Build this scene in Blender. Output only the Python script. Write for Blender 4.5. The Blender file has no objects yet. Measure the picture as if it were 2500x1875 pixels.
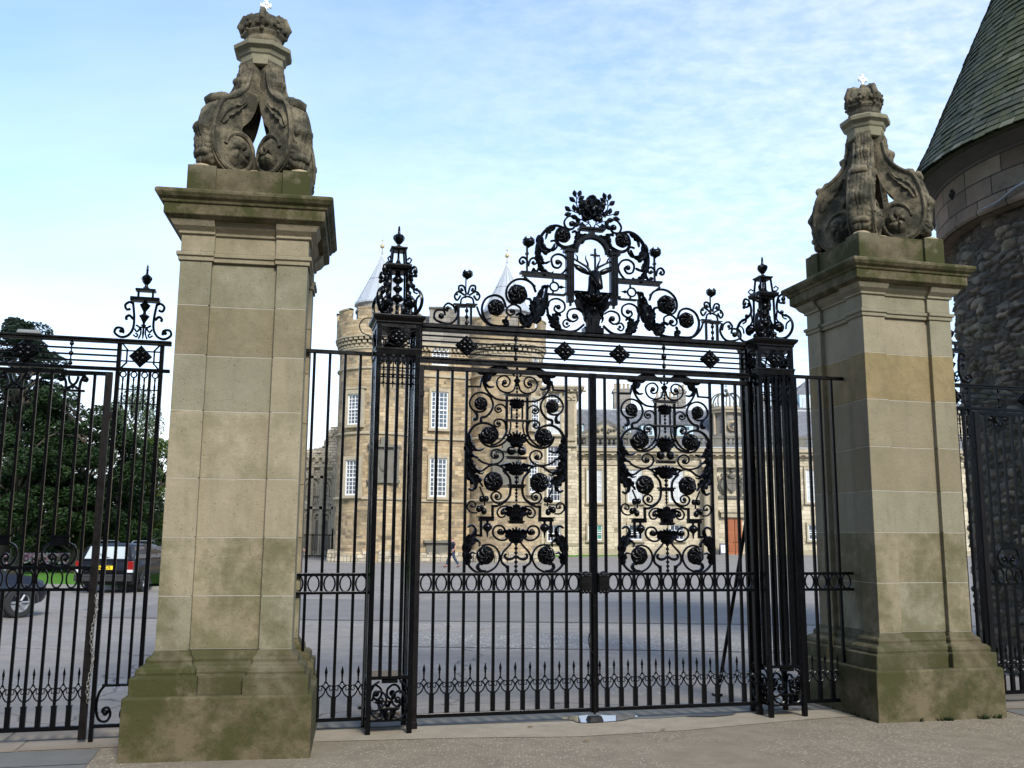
# Palace forecourt gates seen through wrought iron - built in real metres, camera at the origin, eye height 1.65 m
SKY_STR = .12; SUN_E = 2.3; EXPO = 1.08
CLX, CLY = 1.3, .4
CLOUD_HI = (5.4, 5.6, 5.7); CLOUD_LO = (5.6, 5.7, 5.7); SKY_TINT = (.66, 1.02, 1.36)
import bpy, bmesh, math, random
from math import sin, cos, pi, radians, sqrt, atan2, hypot
from mathutils import Vector, Matrix, noise
random.seed(11)
S = bpy.context.scene
COL = S.collection

# ------------------------------------------------------------------ camera numbers (measured from the photograph)
FPX = 2317.0; CX = 1250.0; CY = 937.5; EYE = 1.65
PITCH = radians(9.22); ROLL = radians(0.4)
def ray(x, y):
    a = (x-CX)/FPX; b = -(y-CY)/FPX
    c, s = cos(ROLL), sin(ROLL)
    a, b = a*c-b*s, a*s+b*c
    return Vector((a, cos(PITCH)-b*sin(PITCH), sin(PITCH)+b*cos(PITCH)))
def at(x, y, Y):
    r = ray(x, y); t = Y/r.y
    return (r.x*t, EYE+r.z*t)
GO = (-0.8247, 9.0104); GYAW = radians(14)
GC, GS = cos(GYAW), sin(GYAW)
def uz(x, y, off=0.0):
    """pixel of the photograph -> (along gate, height) on the real gate plane"""
    r = ray(x, y); n = (-GS, GC)
    t = (GO[0]*n[0]+GO[1]*n[1]+off)/(r.x*n[0]+r.y*n[1])
    X, Y = r.x*t, r.y*t
    return ((X-GO[0])*GC+(Y-GO[1])*GS, EYE+r.z*t)
def crop(x0, y0, s, off=0.0):
    return lambda x, y: uz(x0+x*s, y0+y*s, off)
def gw(u, off, z=0.0):
    return Vector((GO[0]+u*GC-off*GS, GO[1]+u*GS+off*GC, z))
GZ = -0.07

# ------------------------------------------------------------------ objects
def link(o, parent=None):
    COL.objects.link(o)
    if parent: o.parent = parent
    return o
def meta(o, label=None, cat=None, group=None, kind=None):
    if label: o['label'] = label
    if cat: o['category'] = cat
    if group: o['group'] = group
    if kind: o['kind'] = kind
    return o
def empty(name, loc, rz=0.0, label=None, cat=None, group=None):
    o = bpy.data.objects.new(name, None); o.location = loc; o.rotation_euler = (0, 0, rz); o.empty_display_size = .2
    link(o); return meta(o, label, cat, group)
def inst(src, parent, loc, scale=None, rot=None):
    o = src.copy(); link(o, parent); o.location = loc
    if scale: o.scale = scale
    if rot: o.rotation_euler = rot
    return o
def copy_tree(o, parent=None, mirror=False):
    kids = list(o.children)
    c = o.copy(); COL.objects.link(c); c.parent = parent
    for k in kids: copy_tree(k, c)
    return c

class MB:
    def __init__(s): s.v = []; s.f = []; s.uv = {}; s.col = {}; s.tone = None
    def add(s, vs, fs, uvs=None):
        b = len(s.v); s.v += [tuple(p) for p in vs]
        for i, f in enumerate(fs):
            if uvs is not None: s.uv[len(s.f)] = uvs[i]
            if s.tone is not None: s.col[len(s.f)] = s.tone
            s.f.append([b+k for k in f])
        return s
    def box(s, x0, x1, y0, y1, z0, z1, tx=0, ty=0):
        if x0 > x1: x0, x1 = x1, x0
        if y0 > y1: y0, y1 = y1, y0
        return s.add([(x0, y0, z0), (x1, y0, z0), (x1, y1, z0), (x0, y1, z0), (x0+tx, y0+ty, z1), (x1-tx, y0+ty, z1), (x1-tx, y1-ty, z1), (x0+tx, y1-ty, z1)],
                     [(0, 3, 2, 1), (4, 5, 6, 7), (0, 1, 5, 4), (1, 2, 6, 5), (2, 3, 7, 6), (3, 0, 4, 7)])
    def cbox(s, cx, cy, w, d, z0, z1, tx=0, ty=0): return s.box(cx-w/2, cx+w/2, cy-d/2, cy+d/2, z0, z1, tx, ty)
    def sqloft(s, prof, cx=0, cy=0, cap=True):
        """square plan loft: prof = [(half width, z)]"""
        n = len(prof); vs = []
        for h, z in prof: vs += [(cx-h, cy-h, z), (cx+h, cy-h, z), (cx+h, cy+h, z), (cx-h, cy+h, z)]
        fs = []
        for i in range(n-1):
            for k in range(4):
                fs.append((i*4+k, i*4+(k+1) % 4, (i+1)*4+(k+1) % 4, (i+1)*4+k))
        if cap: fs += [(3, 2, 1, 0), tuple((n-1)*4+k for k in range(4))]
        return s.add(vs, fs)
    def lathe(s, prof, cx=0, cy=0, seg=16, uvr=None, a0=0, a1=2*pi, rf=None, cap=True):
        full = abs(a1-a0-2*pi) < 1e-6
        m = seg if full else seg+1
        vs = []; fs = []; uvs = []
        for r, z in prof:
            for k in range(m):
                a = a0+(a1-a0)*k/seg; q = r*(rf(a, z) if rf else 1)
                vs.append((cx+q*cos(a), cy+q*sin(a), z))
        L = 0
        for i in range(len(prof)-1):
            dl = hypot(prof[i+1][0]-prof[i][0], prof[i+1][1]-prof[i][1])
            for k in range(seg):
                k2 = (k+1) % m
                fs.append((i*m+k, i*m+k2, (i+1)*m+k2, (i+1)*m+k))
                if uvr:
                    ua = (a1-a0)*k/seg*uvr; ub = (a1-a0)*(k+1)/seg*uvr
                    uvs.append([(ua, L), (ub, L), (ub, L+dl), (ua, L+dl)])
            L += dl
        if cap and full:
            for i, rev in ((0, True), (len(prof)-1, False)):
                if prof[i][0] > 1e-4:
                    f = [i*m+k for k in range(m)]
                    fs.append(tuple(reversed(f)) if rev else tuple(f))
                    if uvr: uvs.append([(0, 0)]*m)
        return s.add(vs, fs, uvs if uvr else None)
    def tube(s, pts, rad, sides=8, flat=1.0, up=None, closed=False, caps=True):
        """swept tube; rad number/list; flat = depth(y) factor of the section"""
        P = [Vector(p) for p in pts]; n = len(P)
        R = rad if isinstance(rad, (list, tuple)) else [rad]*n
        if len(R) != n:
            R2 = []
            for i in range(n):
                t = i/(n-1)*(len(R)-1); k = min(int(t), len(R)-2); f = t-k
                R2.append(R[k]*(1-f)+R[k+1]*f)
            R = R2
        vs = []; prevN = None
        for i in range(n):
            if closed: T = P[(i+1) % n]-P[i-1]
            else: T = P[min(i+1, n-1)]-P[max(i-1, 0)]
            if T.length < 1e-9: T = Vector((0, 0, 1))
            T.normalize()
            if up is not None:
                B = Vector(up); N = B.cross(T)
                if N.length < 1e-6: N = Vector((1, 0, 0))
                N.normalize(); B = T.cross(N)
            else:
                if prevN is None:
                    a = Vector((0, 1, 0)) if abs(T.y) < .9 else Vector((1, 0, 0)); N = a.cross(T).normalized()
                else:
                    N = prevN-T*prevN.dot(T); N.normalize()
                prevN = N; B = T.cross(N)
            fl = flat[i] if isinstance(flat, (list, tuple)) else flat
            for k in range(sides):
                a = 2*pi*(k+.5)/sides
                vs.append(P[i]+N*(cos(a)*R[i])+B*(sin(a)*R[i]*fl))
        fs = []
        rng = n if closed else n-1
        for i in range(rng):
            j = (i+1) % n
            for k in range(sides):
                fs.append((i*sides+k, i*sides+(k+1) % sides, j*sides+(k+1) % sides, j*sides+k))
        if caps and not closed:
            fs.append(tuple(reversed(range(sides)))); fs.append(tuple((n-1)*sides+k for k in range(sides)))
        return s.add(vs, fs)
    def prism(s, poly, y0, y1):
        """closed (x,z) outline with real thickness y0..y1"""
        n = len(poly)
        A = sum(poly[i][0]*poly[(i+1) % n][1]-poly[(i+1) % n][0]*poly[i][1] for i in range(n))
        if A < 0: poly = poly[::-1]
        vs = [(x, y0, z) for x, z in poly]+[(x, y1, z) for x, z in poly]
        fs = [tuple(range(n)), tuple(range(2*n-1, n-1, -1))]
        for i in range(n): fs.append((i, n+i, n+(i+1) % n, (i+1) % n))
        return s.add(vs, fs)
    def ball(s, c, r, seg=10, rings=6, sx=1, sy=1, sz=1, rf=None):
        vs = [(c[0], c[1], c[2]-r*sz)]
        for i in range(1, rings):
            p = -pi/2+pi*i/rings
            for k in range(seg):
                a = 2*pi*k/seg; q = r*(rf(a, p) if rf else 1)
                vs.append((c[0]+q*sx*cos(p)*cos(a), c[1]+q*sy*cos(p)*sin(a), c[2]+r*sz*sin(p)))
        vs.append((c[0], c[1], c[2]+r*sz))
        fs = []
        for k in range(seg): fs.append((0, 1+(k+1) % seg, 1+k))
        for i in range(rings-2):
            for k in range(seg):
                a = 1+i*seg; fs.append((a+k, a+(k+1) % seg, a+seg+(k+1) % seg, a+seg+k))
        t = len(vs)-1; a = 1+(rings-2)*seg
        for k in range(seg): fs.append((a+k, a+(k+1) % seg, t))
        return s.add(vs, fs)
    def xf(s, fn, start=0):
        for i in range(start, len(s.v)): s.v[i] = tuple(fn(s.v[i]))
        return s
    def build(s, name, mat, parent=None, smooth=False, uv=None, loc=None, bevel=0, kind=None):
        me = bpy.data.meshes.new(name); me.from_pydata(s.v, [], s.f)
        if uv == 'box' or s.uv:
            L = me.uv_layers.new(name='UVMap').data
            me.update()
            for p in me.polygons:
                if p.index in s.uv:
                    for li, q in zip(p.loop_indices, s.uv[p.index]): L[li].uv = q
                else:
                    n = p.normal
                    if abs(n.z) > .75: tx, ty = Vector((1, 0, 0)), Vector((0, 1, 0))
                    else: tx = Vector((-n.y, n.x, 0)).normalized(); ty = Vector((0, 0, 1))
                    for li, vi in zip(p.loop_indices, p.vertices):
                        c = me.vertices[vi].co; L[li].uv = (c.dot(tx), c.dot(ty))
        if s.col:
            ca = me.color_attributes.new('tone', 'FLOAT_COLOR', 'CORNER')
            for p in me.polygons:
                c = s.col.get(p.index, (.5, .5, .5, 1))
                for li in p.loop_indices: ca.data[li].color = c
        if smooth:
            me.polygons.foreach_set('use_smooth', [True]*len(me.polygons))
        me.materials.append(mat); me.update()
        o = bpy.data.objects.new(name, me)
        if loc: o.location = loc
        if smooth == 'auto':
            me.polygons.foreach_set('use_smooth', [True]*len(me.polygons))
            bm = bmesh.new(); bm.from_mesh(me)
            for e in bm.edges:
                if len(e.link_faces) == 2 and e.calc_face_angle(0) > radians(38): e.smooth = False
            bm.to_mesh(me); bm.free()
        if bevel:
            m = o.modifiers.new('bevel', 'BEVEL'); m.width = bevel; m.segments = 2; m.limit_method = 'ANGLE'; m.angle_limit = radians(40)
        link(o, parent)
        if kind: o['kind'] = kind
        return o

def cat(pts, n=4, closed=False):
    """Catmull-Rom through 2-D or 3-D points"""
    P = [Vector(p) for p in pts]; N = len(P); out = []
    rng = N if closed else N-1
    for i in range(rng):
        if closed: p0, p1, p2, p3 = P[i-1], P[i], P[(i+1) % N], P[(i+2) % N]
        else: p0, p1, p2, p3 = P[max(i-1, 0)], P[i], P[i+1], P[min(i+2, N-1)]
        for k in range(n):
            t = k/n
            out.append(.5*((2*p1)+(p2-p0)*t+(2*p0-5*p1+4*p2-p3)*t*t+(3*p1-p0-3*p2+p3)*t**3))
    if not closed: out.append(P[-1])
    return out
YUP = (0, 1, 0)
def strap(mb, pts, w=.012, d=1.1, y=0.0, n=4, sides=6, straight=False):
    """wrought strap in the gate plane: pts (u,z)"""
    q = [Vector((p[0], p[1])) for p in pts] if straight else cat([(p[0], p[1]) for p in pts], n)
    return mb.tube([(p[0], y, p[1]) for p in q], w if isinstance(w, (list, tuple)) else w, sides=sides, flat=d, up=YUP)
def flatbar(mb, pts, w=.02, d=.02, y=0.0):
    """mitred rectangular bar along straight segments in plane"""
    for a, b in zip(pts[:-1], pts[1:]):
        a = Vector((a[0], a[1])); b = Vector((b[0], b[1])); t = (b-a).normalized()*(w/2*.98); nrm = Vector((-t.y, t.x)); a2 = a-t; b2 = b+t
        mb.prism([tuple(a2+nrm), tuple(b2+nrm), tuple(b2-nrm), tuple(a2-nrm)], y-d/2, y+d/2)
    return mb
def acanthus(mb, pts, w, lobes=4, y=0.0, d=.022, side=0, tip=.25):
    """lobed cast leaf along a spine; front and back faces"""
    sp = cat([(p[0], p[1]) for p in pts], 5)
    L = [0]
    for a, b in zip(sp[:-1], sp[1:]): L.append(L[-1]+(b-a).length)
    N = lobes*6+1; rows = []
    for i in range(N):
        t = i/(N-1); s_ = t*L[-1]
        k = 0
        while k < len(L)-2 and L[k+1] < s_: k += 1
        f = (s_-L[k])/max(L[k+1]-L[k], 1e-9); p = sp[k].lerp(sp[k+1], f); T = (sp[k+1]-sp[k]).normalized(); Nn = Vector((-T.y, T.x))
        env = (sin(pi*min(1, .12+t*.88))**.55)*(1-t)+tip*t if t > .6 else sin(pi*min(1, .12+t*.88))**.55
        ph = (lobes*t) % 1.0
        m = .62+.38*sqrt(max(0, sin(pi*ph)))
        wl = w*env*m*(1 if side <= 0 else .3); wr = w*env*m*(1 if side >= 0 else .3)
        sh = T*(w*.25*(ph-.5))
        bow = d*(.6+.5*sin(pi*ph))
        rows.append((p, Nn, wl, wr, sh, bow))
    vs = []
    for p, Nn, wl, wr, sh, bow in rows:
        e1 = p+Nn*wl+sh; m1 = p+Nn*wl*.5+sh*.5; m2 = p-Nn*wr*.5+sh*.5; e2 = p-Nn*wr+sh
        vs += [(e1.x, y+d*.1, e1.y), (m1.x, y-bow, m1.y), (p.x, y-d*.35, p.y), (m2.x, y-bow, m2.y), (e2.x, y+d*.1, e2.y),
               (m2.x, y+bow, m2.y), (p.x, y+d*.35, p.y), (m1.x, y+bow, m1.y)]
    fs = []
    for i in range(len(rows)-1):
        for k in range(8): fs.append((i*8+k, i*8+(k+1) % 8, (i+1)*8+(k+1) % 8, (i+1)*8+k))
    fs += [tuple(range(7, -1, -1)), tuple((len(rows)-1)*8+k for k in range(8))]
    return mb.add(vs, fs)
def rosette(mb, c, r, y=0.0, arms=6, cw=1, depth=.5):
    """whirling domed flower, both sides"""
    R = 8; A = 36
    for sgn in (-1, 1):
        vs = [(c[0], y+sgn*r*depth*.8, c[1])]; fs = []
        for i in range(1, R+1):
            q = i/R
            for k in range(A):
                a = 2*pi*k/A
                sw = sin(arms*(a+cw*1.5*q)); h = depth*r*(.25+.75*sqrt(max(0, 1-q*q)))*(.8+.5*(abs(sw)**.5*(1 if sw > 0 else -1))*min(1, q*2)*(1-q**6))
                rr = r*q*(1+(.09*sw if i >= R-1 else 0))
                vs.append((c[0]+rr*cos(a), y+sgn*(h+.006), c[1]+rr*sin(a)))
        for k in range(A):
            f = (0, 1+k, 1+(k+1) % A); fs.append(f if sgn < 0 else f[::-1])
        for i in range(R-1):
            for k in range(A):
                a = 1+i*A; f = (a+k, a+A+k, a+A+(k+1) % A, a+(k+1) % A)
                fs.append(f if sgn < 0 else f[::-1])
        mb.add(vs, fs)
    mb.tube([(c[0]+r*cos(2*pi*k/24), y, c[1]+r*sin(2*pi*k/24)) for k in range(24)], .007, 6, 1.6, up=YUP, closed=True)
    return mb
def leaflet(mb, c, L, w, ang, y=0.0, d=.008, bend=.01):
    """small pointed leaf in plane"""
    ca, sa = cos(ang), sin(ang); prof = [(-.5, 0), (-.3, .6), (0, 1), (.25, .75), (.5, 0)]
    vs = []
    for t, q in prof:
        for s_ in (-1, 0, 1):
            lx, lz = t*L, s_*q*w/2
            vs.append((c[0]+lx*ca-lz*sa, y-bend*(1-abs(s_))*1.0-d*0, c[1]+lx*sa+lz*ca))
    nb = len(vs)
    vs2 = [(a, b+d, e) for a, b, e in vs]
    fs = []
    for i in range(4):
        for k in range(2):
            f = (i*3+k, i*3+k+1, (i+1)*3+k+1, (i+1)*3+k); fs.append(f[::-1]); fs.append(tuple(nb+j for j in f))
    ring = [0, 3, 6, 9, 12, 11, 8, 5, 2]
    ring = [0, 3, 6, 9, 12, 14, 11, 8, 5, 2]
    for i in range(len(ring)):
        a, b = ring[i], ring[(i+1) % len(ring)]; fs.append((a, b, nb+b, nb+a))
    return mb.add(vs+vs2, fs)
def turned(mb, x, z0, z1, r=.008, beads=3, y=0.0, big=1.9):
    """thin turned spindle"""
    pr = [(r*.8, z0)]
    for i in range(beads):
        zc = z0+(z1-z0)*(i+.5)/beads; h = min((z1-z0)/beads*.28, r*2.2)
        pr += [(r*.75, zc-h*1.3), (r*big*.8, zc-h*.6), (r*big, zc), (r*big*.8, zc+h*.6), (r*.75, zc+h*1.3)]
    pr.append((r*.8, z1))
    return mb.lathe(pr, x, y, 8)

# ------------------------------------------------------------------ materials
def new_mat(name, rough=.8, metal=0.0, spec=.5):
    m = bpy.data.materials.new(name); m.use_nodes = True; nt = m.node_tree; b = nt.nodes['Principled BSDF']
    b.inputs['Roughness'].default_value = rough; b.inputs['Metallic'].default_value = metal; b.inputs['Specular IOR Level'].default_value = spec
    return m, nt, b
def nd(nt, t, **kw):
    n = nt.nodes.new(t)
    for k, v in kw.items():
        if k.startswith('_'): setattr(n, k[1:], v)
        else:
            k = k.replace('__', ' ')
            if hasattr(v, 'is_linked') or isinstance(v, bpy.types.NodeSocket): nt.links.new(v, n.inputs[k])
            else: n.inputs[k].default_value = v
    return n
def ramp(nt, fac, stops):
    n = nt.nodes.new('ShaderNodeValToRGB'); nt.links.new(fac, n.inputs[0])
    e = n.color_ramp.elements
    while len(e) < len(stops): e.new(.5)
    for i, (p, c) in enumerate(stops): e[i].position = p; e[i].color = (*c, 1) if len(c) == 3 else c
    return n.outputs[0]
def mix(nt, f, a, b, mode='MIX'):
    n = nt.nodes.new('ShaderNodeMix'); n.data_type = 'RGBA'; n.blend_type = mode
    for sock, v in ((n.inputs[0], f), (n.inputs[6], a), (n.inputs[7], b)):
        if isinstance(v, bpy.types.NodeSocket): nt.links.new(v, sock)
        elif sock == n.inputs[0]: sock.default_value = v
        else: sock.default_value = (*v, 1) if len(v) == 3 else v
    return n.outputs[2]
def mth(nt, op, a, b=0.0, clamp=False):
    n = nt.nodes.new('ShaderNodeMath'); n.operation = op; n.use_clamp = clamp
    for i, v in enumerate((a, b)):
        if isinstance(v, bpy.types.NodeSocket): nt.links.new(v, n.inputs[i])
        else: n.inputs[i].default_value = v
    return n.outputs[0]
def coord(nt, kind='Object', scale=(1, 1, 1)):
    tc = nt.nodes.new('ShaderNodeTexCoord'); mp = nt.nodes.new('ShaderNodeMapping'); nt.links.new(tc.outputs[kind], mp.inputs[0]); mp.inputs['Scale'].default_value = scale
    return mp.outputs[0]
def noi(nt, vec, scale, detail=4, rough=.55, dist=0):
    n = nd(nt, 'ShaderNodeTexNoise', Scale=scale, Detail=detail, Roughness=rough, Distortion=dist); nt.links.new(vec, n.inputs['Vector']); return n.outputs['Fac']
def bump(nt, b, h, strength=.3, dist=.01):
    n = nd(nt, 'ShaderNodeBump', Strength=strength, Distance=dist, Height=h); nt.links.new(n.outputs[0], b.inputs['Normal']); return n
def setc(nt, b, c): nt.links.new(c, b.inputs['Base Color'])

def simple(name, c, rough=.7, metal=0, var=.15, scale=8, bmp=0):
    m, nt, b = new_mat(name, rough, metal); v = coord(nt); f = noi(nt, v, scale)
    setc(nt, b, mix(nt, f, [x*(1-var) for x in c], [min(1, x*(1+var)) for x in c]))
    if bmp: bump(nt, b, f, bmp)
    return m
def iron_mat(name, c=(.0018, .0019, .0024), rough=.2, rust=.0):
    m, nt, b = new_mat(name, rough, spec=.17); v = coord(nt)
    f = noi(nt, v, 14, 5); g = noi(nt, v, 90, 3)
    col = mix(nt, f, [x*.7 for x in c], [x*1.5 for x in c])
    if rust:
        r = ramp(nt, noi(nt, v, 5, 6, .7), [(1-rust-.04, (0, 0, 0)), (1-rust+.04, (1, 1, 1))])
        col = mix(nt, r, col, (.03, .015, .008))
    setc(nt, b, col)
    nt.links.new(ramp(nt, f, [(.3, (rough*.75,)*3), (.75, (rough*1.5,)*3)]), b.inputs['Roughness'])
    bump(nt, b, g, .25, .004)
    return m
IRON = iron_mat('black_iron_paint')
IRON_OLD = iron_mat('worn_iron', (.004, .0036, .0036), .3, .2)
IRON_BROWN = iron_mat('brown_primed_iron', (.0035, .0024, .0022), .45, .12)

def stone_mat(name, dark=False, seed=0.0, mul=1.0, algae=(.048, .056, .012)):
    """weathered sandstone of the gate piers, tinted per block by the 'tone' attribute"""
    m, nt, b = new_mat(name, .92, spec=.25)
    v = coord(nt); at_ = nt.nodes.new('ShaderNodeAttribute'); at_.attribute_name = 'tone'
    sep = nt.nodes.new('ShaderNodeSeparateColor'); nt.links.new(at_.outputs['Color'], sep.inputs[0])
    base = mix(nt, sep.outputs[0], (.215, .178, .112), (.37, .315, .215))
    base = mix(nt, ramp(nt, sep.outputs[0], [(.3, (0, 0, 0)), (.36, (.6, .6, .6)), (.5, (.6, .6, .6)), (.56, (0, 0, 0))]), base, (.22, .22, .155))
    base = mix(nt, sep.outputs[1], base, (.3, .21, .085))           # ochre blocks
    big = noi(nt, v, 2.2+seed, 5, .6)
    base = mix(nt, ramp(nt, big, [(.42, (0, 0, 0)), (.7, (.22, .22, .22))]), base, (.13, .11, .07))
    bigb = mth(nt, 'MULTIPLY', ramp(nt, noi(nt, v, 3.1, 8, .7), [(.44, (0, 0, 0)), (.6, (1, 1, 1))]), mth(nt, 'MINIMUM', sep.outputs[2], .8))
    base = mix(nt, bigb, base, (.105, .08, .042))
    vs = coord(nt, scale=(1, 1, .22)); st = noi(nt, vs, 7, 7, .7)
    base = mix(nt, ramp(nt, st, [(.5, (0, 0, 0)), (.7, (.35, .35, .35))]), base, (.11, .095, .06))
    bed = noi(nt, coord(nt, scale=(.35, .35, 6)), 5, 3, .6)
    base = mix(nt, ramp(nt, bed, [(.35, (0, 0, 0)), (.8, (.28, .28, .28))]), base, (.24, .2, .13))
    alg = mth(nt, 'MULTIPLY', ramp(nt, noi(nt, v, 2.6, 8, .72), [(.43, (0, 0, 0)), (.58, (1, 1, 1))]), sep.outputs[2])
    base = mix(nt, alg, base, algae if not dark else (.035, .042, .014))
    if dark: base = mix(nt, ramp(nt, noi(nt, v, 5, 6, .7), [(.36, (0, 0, 0)), (.56, (.94, .94, .94))]), base, (.032, .032, .022))
    fine = noi(nt, v, 60, 5, .7)
    base = mix(nt, mth(nt, 'MULTIPLY', fine, .5), base, mix(nt, .5, base, (.1, .085, .05)))
    pit = nd(nt, 'ShaderNodeTexVoronoi', Scale=46.0); nt.links.new(v, pit.inputs['Vector']); sp_ = nt.nodes.new('ShaderNodeSeparateColor'); nt.links.new(pit.outputs['Color'], sp_.inputs[0])
    pm = mth(nt, 'MULTIPLY', ramp(nt, pit.outputs['Distance'], [(.1, (1, 1, 1)), (.26, (0, 0, 0))]), mth(nt, 'GREATER_THAN', sp_.outputs[0], .82))
    base = mix(nt, mth(nt, 'MULTIPLY', pm, .6), base, (.05, .04, .025))
    if mul != 1: base = mix(nt, 1.0, base, (mul, mul*.97, mul*.86), 'MULTIPLY')
    setc(nt, b, base)
    bump(nt, b, mth(nt, 'SUBTRACT', mth(nt, 'ADD', fine, mth(nt, 'MULTIPLY', noi(nt, v, 12, 6), 1.5)), mth(nt, 'MULTIPLY', pm, 1.5)), .6 if dark else .45, .03 if dark else .01)
    return m
PIER = stone_mat('weathered_sandstone')
PLINTH = stone_mat('stained_plinth_sandstone', False, .4, .53, (.075, .082, .024))
CARVED = stone_mat('carved_dark_sandstone', True, 1.0)
CREAM = simple('eroded_pale_stone', (.27, .215, .13), .95, var=.4, scale=9, bmp=.4)
WHITE_STONE = simple('white_marble', (.8, .8, .78), .6, var=.08)

def masonry(name, c1, c2, c3, bw=.62, bh=.3, mortar=(.3, .26, .2), seed=0., ms=.014, dist=.03, stain=.6):
    m, nt, b = new_mat(name, .95, spec=.2)
    tc = nt.nodes.new('ShaderNodeTexCoord'); uv = tc.outputs['UV']
    nz = nd(nt, 'ShaderNodeTexNoise', Scale=1.3, Detail=3); nt.links.new(uv, nz.inputs['Vector'])
    vm = nt.nodes.new('ShaderNodeVectorMath'); vm.operation = 'MULTIPLY_ADD'
    nt.links.new(nz.outputs['Color'], vm.inputs[0]); vm.inputs[1].default_value = (dist, dist, 0); nt.links.new(uv, vm.inputs[2])
    br = nd(nt, 'ShaderNodeTexBrick', Scale=1.0); nt.links.new(vm.outputs[0], br.inputs['Vector'])
    br.inputs['Brick Width'].default_value = bw; br.inputs['Row Height'].default_value = bh; br.inputs['Mortar Size'].default_value = ms
    br.inputs['Mortar Smooth'].default_value = .2; br.squash = 1.35; br.squash_frequency = 3; br.offset = .45
    nb = noi(nt, uv, .33, 2)
    br.inputs['Color1'].default_value = (0, 0, 0, 1); br.inputs['Color2'].default_value = (1, 1, 1, 1); br.inputs['Mortar'].default_value = (.5, .5, .5, 1)
    v3 = coord(nt)
    b2 = nd(nt, 'ShaderNodeTexBrick', Scale=1.0); nt.links.new(vm.outputs[0], b2.inputs['Vector'])
    b2.inputs['Brick Width'].default_value = bw*1.5; b2.inputs['Row Height'].default_value = bh*1.5; b2.inputs['Mortar Size'].default_value = ms; b2.squash = .7; b2.squash_frequency = 2; b2.offset = .37
    b2.inputs['Color1'].default_value = (0, 0, 0, 1); b2.inputs['Color2'].default_value = (1, 1, 1, 1); b2.inputs['Mortar'].default_value = (.5, .5, .5, 1); b2.inputs['Mortar Smooth'].default_value = .2
    sel = mth(nt, 'GREATER_THAN', nb, .53 if dist > .015 else 2.0)
    bcol = mix(nt, sel, br.outputs['Color'], b2.outputs['Color']); bfac = mix(nt, sel, br.outputs['Fac'], b2.outputs['Fac'])
    col = ramp(nt, bcol, [(0, c1), (.3, c2), (.55, c3), (.8, c2), (1, [x*.55 for x in c1])])
    big = noi(nt, v3, .45+seed, 6, .65)
    col = mix(nt, ramp(nt, big, [(.42, (0, 0, 0)), (.72, (stain,)*3)]), col, [x*.42 for x in c1])
    col = mix(nt, ramp(nt, noi(nt, v3, 1.7, 5, .6), [(.35, (0, 0, 0)), (.75, (.6, .6, .6))]), col, c3)
    col = mix(nt, bfac, col, mortar)
    setc(nt, b, col)
    h = mth(nt, 'SUBTRACT', noi(nt, v3, 6, 5), mth(nt, 'MULTIPLY', bfac, 1.2))
    bump(nt, b, h, .8, .05)
    return m
TOWER_ST = masonry('palace_rubble_sandstone', (.15, .122, .09), (.35, .25, .135), (.47, .36, .22), .46, .22, (.33, .27, .18), .0, .012, .14, .75)
RANGE_ST = masonry('palace_ashlar', (.36, .3, .2), (.47, .4, .28), (.58, .5, .36), .6, .3, (.34, .29, .21), .1, .014, .03, .4)
DARK_ST = masonry('grey_weathered_ashlar', (.2, .18, .15), (.26, .235, .2), (.31, .28, .23), .7, .35, (.14, .13, .11), .2, .012, .02, .6)
RUIN_ST = masonry('abbey_stone', (.26, .225, .17), (.42, .36, .27), (.52, .45, .33), .5, .25, (.15, .13, .1), .15, .02, .05, .7)
DRUM_ST = masonry('tower_ashlar', (.12, .11, .08), (.19, .165, .12), (.2, .13, .09), .52, .27, (.035, .033, .028), .9, .01, .01, .75)
TRIM_ST = simple('moulded_stone', (.34, .285, .195), .92, var=.4, scale=2.5, bmp=.3)
DTRIM = simple('sooty_moulded_stone', (.13, .12, .095), .92, var=.45, scale=2.0, bmp=.3)
LEAD = simple('pale_lead_sheet', (.36, .38, .4), .45, var=.12, scale=1.5)
SLATE = masonry('grey_roof_slate', (.13, .135, .145), (.16, .165, .175), (.2, .2, .2), .35, .22, (.08, .08, .085), .2, .012, 0, .3)
SASH = simple('white_sash_paint', (.68, .68, .65), .5, var=.05)
GOLD = simple('gilded_metal', (.5, .38, .2), .45, .5, var=.1)
def glass_mat(name, c=(.03, .035, .045), rough=.08):
    m, nt, b = new_mat(name, rough); b.inputs['Specular IOR Level'].default_value = .8
    setc(nt, b, mix(nt, noi(nt, coord(nt), .7, 2), [x*.6 for x in c], [x*1.6 for x in c])); return m
GLASS = glass_mat('dark_window_glass', (.05, .06, .08))
GLASS_L = glass_mat('pale_blind_window_glass', (.42, .43, .42), .2)
GLASS_G = glass_mat('green_blind_window_glass', (.05, .22, .17), .2)
def mirror(mb):
    n = len(mb.v); b = n; F = list(mb.f)
    mb.v += [(-x, y, z) for x, y, z in mb.v[:n]]
    for f in F: mb.f.append([b+k for k in reversed(f)])
    return mb
def shifted(mb, dx, dz=0):
    mb.v = [(x+dx, y, z+dz) for x, y, z in mb.v]; return mb

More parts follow.
